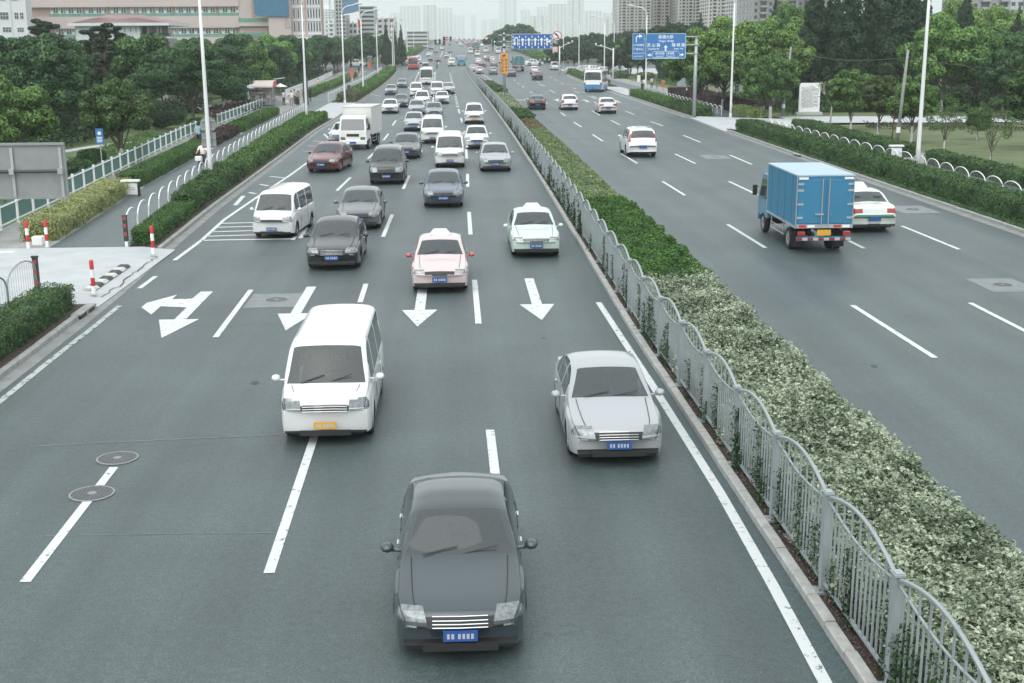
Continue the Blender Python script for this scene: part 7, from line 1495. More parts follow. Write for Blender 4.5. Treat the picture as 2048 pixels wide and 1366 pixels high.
def mast(px_, base, top, tip, tz, D, lb):
    x, _ = atY(px_, base, D); _, z1 = atY(px_, top, D); xt, zt = atY(tip, tz, D); t = thing('camera_mast', lb, 'camera mast', (x, D, gz(D))); g = gz(D)
    mb = MB(); mb.tube([(0, 0, 0), (0, 0, z1 - g)], [.16, .12], 10); mb.build('mast', m_pole, t, smooth=True); mb = MB(); mb.tube([(0, 0, z1 - g - .4), ((xt - x) * .5, 0, (z1 + zt) / 2 - g), (xt - x, 0, zt - g)], [.09, .07, .05], 8); mb.build('arm', m_pole, t, smooth=True)
    for u in (1.0, .7): mb = MB(); a, z = (xt - x) * u, (z1 - .4) * (1 - u) + zt * u - g; mb.box(a - .22, a + .12, -.5, .05, z + .15, z + .42); mb.box(a - .04, a + .04, -.1, 0, z, z + .16); bevel(mb.build('camera', m_pole, t), .02, 1)
mast(1119, 150, 92, 1145, 85, 262, 'white camera mast with arm to the right beside the lane sign'); mast(1226, 158, 96, 1192, 91, 232, 'white camera mast with arm to the left before the roadside trees')
x, y = at(1257, 148); mb = MB()
xq, zq = atY(1108, 101, 262); 
x_, z_ = atY(1110, 100, 300); t = thing('pink_board', 'small pale pink board on a lamp post below the blue lane sign', 'sign', (x_, 299.6, z_)); mb = MB(); mb.box(-.6, .6, -.06, 0, -.75, .75); mb.build('board', mat('pink_board', (.68, .50, .46), .6), t)
# bus shelters, kiosk
def shelter(x, y, rz, lb, L=5.5, s=1):
    t = thing('bus_shelter', lb, 'bus shelter', (x, y, KZ + gz(y)), rz); t.scale = (s, s, s)
    for yy in (0, L * .33, L * .66, L): mb = MB(); mb.box(-.05, .05, yy - .05, yy + .05, 0, 2.5); mb.build('post', m_galv, t)
    mb = MB(); mb.add([(-.25, -.2, 2.55), (1.3, -.2, 2.75), (1.3, L + .2, 2.75), (-.25, L + .2, 2.55), (-.25, -.2, 2.65), (1.3, -.2, 2.85), (1.3, L + .2, 2.85), (-.25, L + .2, 2.65)], [(0, 1, 2, 3), (7, 6, 5, 4), (0, 4, 5, 1), (1, 5, 6, 2), (2, 6, 7, 3), (3, 7, 4, 0)]); fixn(mb.build('roof', m_white, t))
    for a, b in ((.1, L * .33 - .1), (L * .33 + .1, L * .66 - .1), (L * .66 + .1, L - .1)): mb = MB(); mb.box(-.02, .02, a, b, .55, 2.25); mb.build('glass_panel', mat('shelter_glass', (.30, .36, .36), .15, coat=.5), t)
    mb = MB(); mb.box(.25, .6, .6, L - .6, .42, .47); mb.box(.4, .45, .8, .86, 0, .42); mb.box(.4, .45, L - .86, L - .8, 0, .42); mb.build('bench', m_galv, t)
x, y = at(578, 205); shelter(-23.3, 150, R(-5), 'grey bus shelter beside the newspaper kiosk on the left pavement', 7)
shelter(30.6, 163, R(5), 'white roofed bus shelter with glass advertising panels on the right', 6.5)
t = thing('newspaper_kiosk', 'newspaper kiosk with red and white awning and racks of magazines, left pavement', 'kiosk', (-22.0, 142.6, KZ)); mb = MB(); mb.box(-1.4, 1.0, 0, 2.2, 0, 2.3); mb.build('cabin', mat('kiosk_grey', (.12, .13, .13), .6), t)
mb = MB(); vs = []
for i in range(7): a = math.pi / 2 * i / 6; vs += [(-1.5, -.5 - .0 + .7 * (1 - math.cos(a)) * 0 + .9 * (1 - math.sin(a)) * -1 + .9, 2.35 + .55 * math.cos(a) * 1.0), (1.2, -.5 + .9 - .9 * (1 - math.sin(a)), 2.35 + .55 * math.cos(a))]
mb.add([(-1.6, -.7, 2.25), (1.3, -.7, 2.25), (1.3, 0, 2.75), (-1.6, 0, 2.75), (-1.6, 2.4, 2.85), (1.3, 2.4, 2.85), (-1.6, -.7, 2.10), (1.3, -.7, 2.10)], [(0, 1, 2, 3), (3, 2, 5, 4), (6, 7, 1, 0)], 0); mb.add([(-1.6, -.7, 2.10), (-1.6, -.7, 2.25), (-1.6, 0, 2.75), (-1.6, 2.4, 2.85), (-1.6, 2.4, 2.3)], [(0, 1, 2, 3, 4)], 1); mb.add([(1.3, -.7, 2.10), (1.3, -.7, 2.25), (1.3, 0, 2.75), (1.3, 2.4, 2.85), (1.3, 2.4, 2.3)], [(4, 3, 2, 1, 0)], 1); fixn(mb.build('awning', [mat('awning_pale', (.52, .47, .44), .7), m_red], t))
rs = random.Random(4); mgc = [mat('magazine_%s' % n_, c, .5) for n_, c in (('pale', (.5, .5, .48)), ('dark', (.10, .11, .12)), ('warm', (.35, .24, .2)), ('cool', (.2, .27, .3)))]
for side in (0, 1):
    for r_ in range(8):
        for c_ in range(5):
            mb = MB(); z = .35 + r_ * .22; q = -1.2 + c_ * .42
            if side == 0: mb.box(q, q + .36, -.12 - .02, -.10, z, z + .17)
            else: mb.box(1.06, 1.08, .2 + c_ * .38, .2 + c_ * .38 + .32, z, z + .17)
            mb.build('magazine', rs.choice(mgc), t)
mb = MB(); mb.box(-1.3, .95, -.1, -.02, .2, 2.15); mb.box(.98, 1.05, .1, 2.1, .2, 2.15); mb.build('rack', mat('rack_pale', (.35, .36, .36), .6), t)
def parasol(x, y, lb, c, r=1.0, z=KZ, cat='parasol'):
    t = thing('parasol', lb, cat, (x, y, z + gz(y))); mb = MB(); mb.tube([(0, 0, 0), (0, 0, 2.4)], .025, 8); mb.build('pole', m_galv, t); mb = MB(); n = 8
    mb.add([(0, 0, 2.5)] + [(r * math.cos(2 * math.pi * k / n), r * math.sin(2 * math.pi * k / n), 2.1) for k in range(n)], [(0, 1 + k, 1 + (k + 1) % n) for k in range(n)]); mb.build('canopy', mat('parasol_' + str(c), c, .8), t)
parasol(-23.6, 141.0, 'pale blue parasol left of the newspaper kiosk', (.42, .52, .56)); parasol(-20.3, 145.2, 'white parasol at the right corner of the newspaper kiosk', (.7, .72, .72), .8)
mb = MB(); x, y = at(609, 212); mb.box(-.3, .3, -.08, .08, .0, 3.2); o = mb.build('bus_stop_pillar', mat('pillar_dark', (.05, .06, .065), .5), loc=(x + .2, y, KZ)); tag(bevel(o), 'dark bus stop pillar with route boards between kiosk and lamp post', 'bus stop sign')
for (px_, py_, lb) in ((703, 158, 'red oval banner board on the third left lamp post'), (734, 143, 'red oval banner board on the fourth left lamp post')):
    D = 149.6 if px_ == 703 else 175.6; x, z = atY(px_ - (11 if px_ == 703 else 5) + 2, py_ - 12, D); mb = MB(); mb.lathe([(.42, -.05), (.42, .05)], 20, axis='y', close=True); o = mb.build('banner', mat('banner_red', (.46, .14, .11), .6), loc=(x + .55, D, z)); o.scale = (.6, 1, 1.4); tag(o, lb, 'banner')
x, y = at(1284, 186); mb = MB(); mb.box(-.16, .16, -.1, .1, 0, 1.2); tag(bevel(mb.build('litter_bin', m_dark, loc=(x, y, KZ))), 'dark litter bin by the third right lamp post', 'litter bin')
x, y = at(690, 205); mb = MB(); mb.box(-.2, .2, -.2, .2, 0, 2.0); tag(bevel(mb.build('control_cabinet', mat('cabinet_dark', (.07, .085, .085), .6), loc=(x + .55, y, KZ))), 'dark narrow cabinet at the foot of the third left lamp post', 'cabinet')
x, y = at(1240, 156); mb = MB(); mb.box(-.28, .28, -.2, .2, 0, .55); mb.box(-.25, .25, -.18, .18, .55, 1.2); tag(bevel(mb.build('litter_bin', m_signw, loc=(x, y - 25, KZ))), 'white litter bin on the pavement behind the pale bus', 'litter bin')
# ================================================================== people
def person(label, x, y, shirt, trousers, face=0, pose='walk', s=1.0, z=KZ, skirt=False, name='person', group=None, bag=None, hat=None, extra=None):
    sw = {'walk': .22, 'stand': .04, 'ride': 0}[pose]; J = {}; H = 1.7
    J['pel'] = (0, 0, .92); J['sp'] = (0, -.01, 1.12); J['ch'] = (0, 0, 1.33); J['nk'] = (0, 0, 1.47); J['hd'] = (0, -.02, 1.58); J['ht'] = (0, -.01, 1.68)
    for sx, nm in ((-1, 'l'), (1, 'r')):
        f = sx * sw; J['sh' + nm] = (sx * .18, 0, 1.39); J['hp' + nm] = (sx * .09, 0, .88)
        if pose == 'ride': J['el' + nm] = (sx * .26, -.12, 1.14); J['wr' + nm] = (sx * .24, -.36, 1.06); J['hn' + nm] = (sx * .24, -.44, 1.07); J['kn' + nm] = (sx * .12, -.34, .80 - .12 * sx); J['an' + nm] = (sx * .11, -.20, .42 - .12 * sx); J['to' + nm] = (sx * .11, -.34, .36 - .12 * sx)
        else: J['el' + nm] = (sx * .24, f * .45 + .02, 1.12); J['wr' + nm] = (sx * .25, f * .8 - .06, .89); J['hn' + nm] = (sx * .245, f * .9 - .09, .80); J['kn' + nm] = (sx * .10, -f * .55 - .03, .49); J['an' + nm] = (sx * .10, -f * 1.1 + .02, .09); J['to' + nm] = (sx * .115, -f * 1.1 - .14, .045)
    names_ = list(J); E_ = [('pel', 'sp'), ('sp', 'ch'), ('ch', 'nk'), ('nk', 'hd'), ('hd', 'ht')] + [e for n_ in 'lr' for e in (('ch', 'sh' + n_), ('sh' + n_, 'el' + n_), ('el' + n_, 'wr' + n_), ('wr' + n_, 'hn' + n_), ('pel', 'hp' + n_), ('hp' + n_, 'kn' + n_), ('kn' + n_, 'an' + n_), ('an' + n_, 'to' + n_))]
    rad = dict(pel=(.15, .11), sp=(.135, .10), ch=(.155, .11), nk=(.055, .055), hd=(.085, .10), ht=(.06, .07)); 
    for n_ in 'lr': rad.update({'sh' + n_: (.065, .065), 'el' + n_: (.045, .045), 'wr' + n_: (.03, .03), 'hn' + n_: (.038, .022), 'hp' + n_: (.095, .095), 'kn' + n_: (.062, .062), 'an' + n_: (.042, .042), 'to' + n_: (.045, .03)})
    key = (pose, skirt)
    if key not in TXT:
        me = bpy.data.meshes.new('body'); me.from_pydata([J[n_] for n_ in names_], [(names_.index(a), names_.index(b)) for a, b in E_], []); o = bpy.data.objects.new('tmp', me); C.objects.link(o); md = o.modifiers.new('s', 'SKIN'); md.use_smooth_shade = True
        for i, n_ in enumerate(names_): me.skin_vertices[0].data[i].radius = rad[n_]
        me.skin_vertices[0].data[0].use_root = True; o.modifiers.new('d', 'SUBSURF').levels = 1
        bpy.context.view_layer.update(); m2 = bpy.data.meshes.new_from_object(o.evaluated_get(bpy.context.evaluated_depsgraph_get())); bpy.data.objects.remove(o)
        if skirt:
            for v in m2.vertices:
                if .45 < v.co.z < .92: v.co.x *= 1.15; v.co.y = v.co.y * 1.1
        fc = []
        for p in m2.polygons:
            c = p.center; z_ = c.z; arm = abs(c.x) > .20
            if z_ > 1.47: k = 0
            elif arm and z_ < 1.24: k = 0
            elif z_ > .93 or (arm and pose != 'ride'): k = 1
            elif z_ > .10: k = 2 if (not skirt or z_ > .5) else 0
            else: k = 3
            if pose == 'ride' and z_ < .98: k = 2 if z_ > .42 else 3
            fc.append(k)
        TXT[key] = (m2, fc)
    m2, fc = TXT[key]; me = m2.copy(); me.materials.clear(); 
    for m in (m_skin, mat('cloth_' + '_'.join('%d' % (c * 100) for c in shirt), shirt, .85, noise=(9, .08)), mat('cloth_' + '_'.join('%d' % (c * 100) for c in trousers), trousers, .85, noise=(9, .08)), m_dark): me.materials.append(m)
    me.polygons.foreach_set('material_index', fc); t = thing(name, label, 'person', (x, y, z + gz(y)), face, group); t.scale = (s, s, s); me.name = 'body'; link(me, 'body', t)
    mb = MB(); mb.lathe([(.001, .125), (.06, .115), (.093, .07), (.104, .02), (.10, -.03), (.088, -.07)], 14, c=(0, .015, 1.60), close=False); h = mb.build('hair', m_hair, t, smooth=True)
    mb = MB(); mb.add([(-.012, -.115, 1.60), (.012, -.115, 1.60), (0, -.14, 1.575), (0, -.11, 1.62)], [(0, 1, 2), (0, 2, 3), (1, 3, 2)]); mb.build('nose', m_skin, t)
    if hat: mb = MB(); mb.lathe([(.001, .16), (.09, .13), (.11, .06), (.2, .05), (.2, .04)], 16, c=(0, 0, 1.60), close=False); mb.build('hat', mat('hat', hat, .8), t)
    if extra: extra(t)
    return t
def bike(t, col=(.03, .04, .04), basket=True):
    """roadster under the rider: forward is -Y"""
    b = thing('bicycle', None, None); return b
def bicycle(label, x, y, rz, s=1.0, basket=True, scooter=False, z=KZ, col=(.03, .04, .045), group=None):
    t = thing('motor_scooter' if scooter else 'bicycle', label, 'scooter' if scooter else 'bicycle', (x, y, z + gz(y)), rz, group); t.scale = (s, s, s); r = .24 if scooter else .33; mf = mat('cycle_frame_' + str(col), col, .35, coat=.5)
    for yy in (-.55, .55):
        mb = MB(); n = 22; vs = []
        for k in range(n):
            a = 2 * math.pi * k / n
            for q in range(6): b = 2 * math.pi * q / 6; rr = r + (.05 if scooter else .022) * math.cos(b) - .03; vs.append(((.05 if scooter else .022) * math.sin(b), yy + rr * math.cos(a), r + rr * math.sin(a)))
        mb.add(vs, [(k * 6 + q, ((k + 1) % n) * 6 + q, ((k + 1) % n) * 6 + (q + 1) % 6, k * 6 + (q + 1) % 6) for k in range(n) for q in range(6)]); mb.build('tyre', m_rubber, t, smooth=True)
        mb = MB()
        for k in range(8): a = math.pi * k / 4; mb.tube([(0, yy, r), (0, yy + (r - .04) * math.cos(a), r + (r - .04) * math.sin(a))], .005 if not scooter else .02, 4)
        mb.build('spokes', m_alloy, t)
    mb = MB(); mb.tube([(0, -.55, r), (0, -.42, .78), (0, -.38, .98)], .022, 6); mb.tube([(0, -.42, .75), (0, .05, .32), (0, .22, .80)], .022, 6); mb.tube([(0, .05, .32), (0, .55, r), (0, .2, .72)], .016, 6); mb.build('frame', mf, t)
    mb = MB(); mb.tube([(-.27, -.26, 1.02), (-.2, -.38, 1.03), (.2, -.38, 1.03), (.27, -.26, 1.02)], .014, 6); mb.build('handlebar', m_dark, t); mb = MB(); mb.box(-.09, .09, .1, .36, .84, .9); bevel(mb.build('saddle', m_dark, t), .025, 2)
    if scooter: mb = MB(); mb.add([(-.18, -.50, .30), (.18, -.50, .30), (.2, -.40, .9), (-.2, -.40, .9), (-.18, -.40, .30), (.18, -.40, .30), (.2, -.33, .9), (-.2, -.33, .9)], [(0, 1, 2, 3), (7, 6, 5, 4), (0, 4, 5, 1), (1, 5, 6, 2), (2, 6, 7, 3), (3, 7, 4, 0)]); mb.box(-.14, .14, -.4, .1, .26, .34); mb.box(-.15, .15, .05, .62, .35, .82); fixn(mb.build('fairing', mf, t))
    if basket: mb = MB(); mb.box(-.17, .17, -.76, -.50, .70, .95); bevel(mb.build('basket', m_signw if basket == 2 else m_galv, t), .02, 1)
    mb = MB(); mb.box(-.05, .05, -.60, -.54, .96 if not basket else .62, 1.04 if not basket else .69); mb.build('headlamp', m_lamp, t); return t
WS, DK, BL = (.72, .73, .72), (.03, .032, .04), (.26, .42, .50)
x, y = at(396, 299); person('man in pale blue shirt and dark trousers walking away beside the left park railing', x + .1, y, BL, DK, R(170))
x, y = at(403, 352); bicycle('bicycle with white front basket ridden along the left cycle path', x, y + .6, R(-8), 1.0, 2); person('cyclist in a white shirt riding towards the camera on the left cycle path', x, y + .75, (.78, .76, .76), DK, R(-8), 'ride')
x, y = at(621, 205); person('person all in black walking away along the left pavement near the second lamp post', x, y, (.015, .015, .018), (.015, .015, .018), R(175))
x, y = at(568, 213); person('man in white shirt and dark trousers standing at the kiosk racks', x, y, WS, DK, R(60), 'stand')
x, y = at(584, 214); person('woman in white top with white bag, leftmost in the bus stop queue', x, y, (.75, .74, .72), (.3, .3, .32), R(20), 'stand', skirt=True)
x, y = at(590, 210); person('person in pale shirt with black hair behind the woman in white, bus stop', x, y, (.55, .53, .52), DK, R(-30), 'stand')
x, y = at(597, 212); person('person with dark suitcase beside the bus stop pillar', x, y, (.35, .3, .26), (.2, .2, .2), R(200), 'stand', hat=(.6, .62, .58))
mb = MB(); mb.box(-.22, .22, -.12, .12, .06, .72); mb.box(-.12, .12, -.02, .02, .72, .95); tag(bevel(mb.build('suitcase', m_dark, loc=(x - .05, y - .5, KZ))), 'black wheeled suitcase standing at the bus stop', 'suitcase')
x, y = at(582, 211); mb = MB(); mb.lathe([(.2, 0), (.26, .2), (.18, .45), (.03, .5)], 10); tag(mb.build('carrier_bag', m_signw, loc=(x - .5, y, KZ)), 'white plastic carrier bag on the pavement at the bus stop', 'bag')
x, y = at(637, 181); person('person in pale top sitting position near the far park railing', x, y, (.7, .6, .55), (.15, .15, .17), R(30), 'stand')
x, y = at(704, 166); person('person in white walking on the far left pavement beside the third lamp post', x, y, (.8, .8, .8), (.7, .7, .72), R(10), s=1.05)
x, y = at(725, 156); person('dark clothed walker beyond the person in white, far left pavement', x, y, (.08, .09, .10), DK, R(180))
x, y = at(718, 150); person('dark walker close to the fourth left lamp post', x, y, (.06, .06, .07), DK, R(180))
x, y = at(753, 148); bicycle('far dark bicycle on the left cycle path', x, y, R(180), 1.0, 0, z=KZ); person('far cyclist in dark clothes on the left cycle path', x, y + .1, (.12, .14, .17), DK, R(180), 'ride')
x, y = at(1313, 187); person('woman with white bag walking by the right bus shelter', x, y, (.10, .12, .12), (.35, .42, .45), R(60)); 
x, y = at(1303, 179); person('person in pale shirt and black trousers by the right bus shelter', x, y, (.5, .48, .5), DK, R(170), 'stand')
x, y = at(1326, 183); person('person in red with child seat standing at the right bus shelter panels', x, y, (.62, .13, .10), (.55, .12, .10), R(150), 'stand', skirt=True)
x, y = at(1288, 182); person('person in white behind the third right lamp post', x, y, (.75, .75, .74), (.1, .1, .11), R(190), 'stand')
x, y = at(1413, 199); person('person in dark clothes carrying a pale bag on the path beneath the right trees', x, y, (.04, .045, .06), (.06, .08, .12), R(120))
x, y = at(1410, 200); mb = MB(); mb.box(-.16, .16, -.08, .08, .55, .95); tag(bevel(mb.build('hand_bag', mat('bag_pale', (.5, .52, .54), .7), loc=(x - .1, y, KZ)), .03), 'pale shoulder bag carried by the dark clothed walker', 'bag')
x, y = at(874, 138); bicycle('motor scooter ridden between lanes below the white coach roof line', x, y, 0, 1.05, 0, True, z=0); person('scooter rider in grey beyond the zebra line', x, y + .1, (.25, .27, .3), DK, 0, 'ride', z=0)
x, y = at(861, 114); bicycle('far motor scooter with white rider beyond the crossing', x, y, 0, 1.05, 0, True, z=0, col=(.3, .3, .3)); person('far scooter rider in white jacket beyond the crossing', x, y + .1, (.8, .8, .8), DK, 0, 'ride', z=0)
rs = random.Random(31)
for i in range(9):
    px_ = 1064 + i * 9 + rs.uniform(-2, 2); D = 330 + rs.uniform(-8, 8); x, z = atY(px_, 130, D); bicycle('far bicycle in the waiting crowd at the crossing, %s from the left' % (od + ['eighth', 'ninth'])[i], x, D, rs.uniform(-1, 1), 1.1, 0, False, 0, group='waiting cyclists at the crossing')
    person('far cyclist waiting at the crossing beyond the white cars, %s from the left' % (od + ['eighth', 'ninth'])[i], x, D, rs.choice([WS, (.6, .6, .3), (.4, .15, .12), BL, DK]), DK, rs.uniform(-2, 2), 'ride', 1.1, 0, group='waiting cyclists at the crossing')
for i in range(7):
    px_ = 1150 + i * 15 + rs.uniform(-4, 4); D = 268 + rs.uniform(-8, 8); x, z = atY(px_, 130, D); low_vehicle(rs.choice(['sedan', 'hatch']), x, D, rs.choice([WHT, SIL, WHT]), 'white parked car half hidden in the side street row, %s from the left' % od[i], 'car', R(80) + rs.uniform(-.3, .3), 1.0, 'cars parked on the right side street')
x, y = at(958, 124); t = thing('median_sign_post', 'small post with red rimmed round sign at the railing end', 'road sign', (x, 284, gz(284))); mb = MB(); mb.tube([(0, 0, 0), (0, 0, 3.6)], .05, 8); mb.build('post', m_galv, t); mb = MB(); mb.lathe([(.4, -.06), (.4, -.1), (.001, -.1)], 18, axis='y', c=(0, 0, 3.3), close=False); mb.build('disc', m_signw, t); mb = MB(); mb.lathe([(.4, -.102), (.4, -.12), (.3, -.12), (.3, -.102)], 18, axis='y', c=(0, 0, 3.3), close=False); mb.build('rim', m_red, t)
# ================================================================== buildings
m_win = mat('window_glass', (.05, .07, .075), .12, coat=.4); m_winpale = mat('window_pale', (.24, .29, .30), .2, coat=.3); m_frame = mat('window_frame', (.70, .73, .73), .5)
m_pinkw = mat('facade_pink', (.50, .43, .41), .8, noise=(.15, .05)); m_pinks = mat('facade_salmon', (.46, .335, .29), .8, noise=(.2, .06)); m_spand = mat('spandrel_green', (.10, .27, .22), .35, coat=.3, noise=(.4, .25))
m_whitew = mat('facade_white', (.60, .64, .66), .8, noise=(.2, .05)); m_roofr = mat('roof_mauve', (.24, .17, .165), .8, noise=(.5, .1)); m_conc2 = mat('facade_concrete', (.34, .35, .345), .85, noise=(.12, .08))
def FX(px, D): return atY(px, 60, D)[0]
def FZ(py, D, px=400): return atY(px, py, D)[1]
# long pink building with bands of windows
D = 300; b = thing('pink_office_building', 'long pale pink building with two bands of white framed windows and green spandrels', 'building', (FX(300, D), D, 0)); ox = FX(300, D)
bx = lambda p0, p1, y0, y1, z0, z1, nm, m, par=None: (lambda mb: mb.box(FX(p0, D) - ox, FX(p1, D) - ox, y0, y1, z0, z1) and mb.build(nm, m, par or b))(MB())
top = 26; za0, za1 = FZ(32, D), FZ(13, D); zb0, zb1 = FZ(74, D), FZ(55.5, D)
bx(40, 480, 1.2, 16, 0, top, 'wall', m_pinks)
bx(40, 480, 0, 1.2, zb1, za0, 'parapet_band', m_pinkw); bx(40, 480, 0, 1.2, za1, top, 'parapet_band', m_pinkw); bx(40, 480, 0, 1.2, 0, zb0, 'parapet_band', m_pinkw)
def winrow(p0, p1, z0, z1, nm='window'):
    """a white framed window group of panes over a green spandrel"""
    x0, x1 = FX(p0, D) - ox, FX(p1, D) - ox; zs = z0 + (z1 - z0) * .33; mb = MB(); mb.box(x0, x1, .95, 1.15, zs, z1); f = mb.build('window', m_frame, b); n = max(2, round((x1 - x0) / .62)); 
    for k in range(n):
        a = x0 + .12 + (x1 - x0 - .12) * k / n; mb = MB(); mb.box(a, a + (x1 - x0 - .12) / n - .14, .90, .949, zs + .12 + (0 if k % 3 else .5), z1 - .12); mb.build('pane', m_winpale if k % 3 == 0 else m_win, f)
for z0, z1, L_ in ((za0, za1, [(102, 128), (132, 165), (172, 215), (222, 254), (262, 306), (312, 345), (352, 394), (402, 432), (440, 478)]), (zb0, zb1, [(108, 147), (345, 352), (355, 398), (404, 436), (442, 470)])):
    for a, c in L_: winrow(a, c, z0, z1)
    x0, x1 = FX(L_[0][0] - 3, D) - ox, FX(478, D) - ox; n = 60
    for k in range(n): a = x0 + (x1 - x0) * k / n; mb = MB(); mb.box(a, a + (x1 - x0) / n - .05, .55, .62, z0, z0 + (z1 - z0) * .33); mb.build('spandrel_panel', m_spand, b)
bx(479, 541, .3, 14, 0, top, 'stair_wing', m_pinkw); bx(479, 541, -.8, .3, FZ(53, D), FZ(44, D), 'balcony_band', m_pinkw); bx(479, 541, -.9, -.8, FZ(44.5, D), FZ(37, D), 'balcony_glass', m_spand); bx(488, 536, .1, .3, FZ(72, D), FZ(57, D), 'recess', m_pinks)
bx(479, 541, -.9, -.8, FZ(75, D), FZ(66, D), 'balcony_glass', m_spand)
for k in range(9): bx(505, 511, .2, .3, FZ(3 + k * 4.5, D), FZ(.5 + k * 4.5, D), 'vent_brick', m_pinks)
bx(541, 585, -2.5, 12, 0, top, 'corner_tower', m_pinkw)
# blue advertising hoarding
h = thing('blue_hoarding', 'large plain blue hoarding fixed to the pink building', 'hoarding', (FX(548, D), D - 3, FZ(18, D))); mb = MB(); mb.add([(FX(513, D) - FX(548, D), 0, 6), (FX(583, D) - FX(548, D), 0, 6), (FX(582.5, D) - FX(548, D), 0, FZ(35, D) - FZ(18, D)), (FX(519, D) - FX(548, D), 0, FZ(33, D) - FZ(18, D)), (FX(515, D) - FX(548, D), 0, FZ(29, D) - FZ(18, D))], [(0, 1, 2, 3, 4)])
mb.add([(v[0], .35, v[2]) for v in mb.v[:5]], [(4, 3, 2, 1, 0)]); mb.f += [(i, i + 5, (i + 1) % 5 + 5, (i + 1) % 5) for i in range(5)]; mb.m += [0] * 5; fixn(mb.build('panel', mat('hoarding_blue', (.04, .15, .25), .6, noise=(.6, .06)), h))
mb = MB(); mb.tube([(FX(575, D) - FX(548, D), .4, -1), (FX(575, D) - FX(548, D), .4, FZ(56, D) - FZ(18, D)), (FX(584, D) - FX(548, D), .4, FZ(56, D) - FZ(18, D))], .08, 6); mb.tube([(FX(576, D) - FX(548, D), .4, FZ(35, D) - FZ(18, D)), (FX(584, D) - FX(548, D), .4, FZ(55, D) - FZ(18, D))], .05, 6); mb.build('bracket', m_galv, h)
# salmon wing with tall slot windows, turning away to the right
w_ = thing('salmon_office_wing', 'salmon coloured wing with narrow slot windows, right end of the pink building', 'building', (FX(585, D), D, 0)); xw = FX(644, D) - FX(585, D)
mb = MB(); mb.box(0, xw, 0, 5, 0, top); mb.build('wall', m_pinks, w_); zf = [FZ(v, D) for v in (-14, 14, 41, 68)]
for f0, f1 in ((.5, 26), (30, 58)):
    xa, xb = FX(585 + f0, D) - FX(585, D), FX(585 + f1, D) - FX(585, D)
    for i in range(3): mb = MB(); mb.box(xa, xb, -.12, 0, zf[i + 1] - .3, zf[i + 1] + .25); mb.build('ledge', m_whitew, w_)
    n = 3 if f0 < 5 else 5
    for i in range(4):
        for k in range(n):
            xc = xa + (xb - xa) * (k + .5) / n; z1 = zf[i] - .5; z0 = (zf[i + 1] + .35) if i < 3 else z1 - 1.9; mb = MB(); mb.box(xc - .32, xc + .32, -.05, 0, z0, z1); f = mb.build('window', m_whitew, w_); mb = MB(); mb.box(xc - .16, xc + .16, -.09, -.051, z0 + .1, z1 - .1); mb.build('pane', m_win, f)
mb = MB(); mb.box(-.5, xw + .8, -1.5, 0, 0, FZ(76, D)); mb.build('plinth', m_whitew, w_)
# white block at the far left
D = 290; c0 = FX(56, D); b = thing('white_office_block', 'pale blue white block with square windows at the top left corner', 'building', (c0, D, 0)); mb = MB(); mb.box(FX(-160, D) - c0, 0, 0, 4, 0, 18); mb.build('wall', m_whitew, b)
for (p0, p1, y0, y1) in ((3, 20, 24, 39), (32, 40, 25, 38), (43, 50, 25, 38), (6, 23, 54, 64), (35, 48, 55, 64), (-30, -10, 24, 39), (0, 17, -10, 1), (28, 42, -10, 1)):
    mb = MB(); xa, xb = FX(p0, D) - c0, FX(p1, D) - c0; z0, z1 = FZ(y1, D, 30), FZ(y0, D, 30); mb.box(xa, xb, -.06, 0, z0, z1); f = mb.build('window', m_frame, b); n = 3 if p1 - p0 > 12 else 2
    for i in range(n):
        for j in range(2): mb = MB(); q = (xb - xa) / n; mb.box(xa + i * q + .04, xa + (i + 1) * q - .04, -.10, -.061, z0 + j * (z1 - z0) / 2 + .04, z0 + (j + 1) * (z1 - z0) / 2 - .04); mb.build('pane', m_win, f)
mb = MB(); mb.box(FX(25, D) - c0, FX(26, D) - c0, -.2, -.06, 0, 18); mb.build('drain_pipe', m_whitew, b)
# white pavilion with mauve hip roof
D = 165; c0 = FX(240, D); b = thing('white_pavilion', 'low white pavilion with mauve hipped roof and open glazed corner', 'building', (c0, D, 0)); x0, x1, x2 = FX(146, D) - c0, FX(280, D) - c0, FX(341, D) - c0; ze = FZ(45, D)
mb = MB(); mb.box(x0 + .3, x1, 0, 11, 0, ze); mb.build('wall', m_whitew, b); xr = FX(198, D) - c0; zr = FZ(31, D)
mb = MB(); mb.add([(x0 - .3, -.8, ze), (x2, -.8, ze), (x2, 12, ze), (x0 - .3, 12, ze), (xr, 4.5, zr + .3), (FX(268, D) - c0, 5.5, zr + .25)], [(0, 1, 5, 4), (1, 2, 5), (2, 3, 4, 5), (3, 0, 4)]); rf = mb.build('roof', m_roofr, b)
mb = MB(); mb.box(x0 - .35, x2 + .05, -.85, 12.05, ze - .35, ze - .002); mb.build('eaves', m_whitew, b)
for k in range(22): a = x0 + (x2 - x0) * (k + .5) / 22; mb = MB(); mb.tube([(a, -.8, ze + .03), (a + (xr + 1 - a) * .55, 2.2, ze + (zr + .3 - ze) * .56 + .03)], .035, 4); mb.build('roof_seam', m_roofr, rf)
for px_ in (249, 261, 272): mb = MB(); mb.box(FX(px_ - 1.2, D) - c0, FX(px_ + 1.2, D) - c0, -.05, 0, FZ(63, D), FZ(53, D)); mb.build('slit_window', m_winpale, b)
mb = MB(); mb.box(x1, x2 - .6, 1.4, 1.5, FZ(72, D), ze - .3); mb.build('glass_wall', mat('pavilion_glass', (.10, .13, .125), .2, coat=.4), b)
for px_ in (281, 296, 315, 322, 340): mb = MB(); xx = FX(px_, D) - c0; mb.box(xx - .08, xx + .08, 0, .16, FZ(73, D), ze - .35); mb.build('column', m_grey, b)
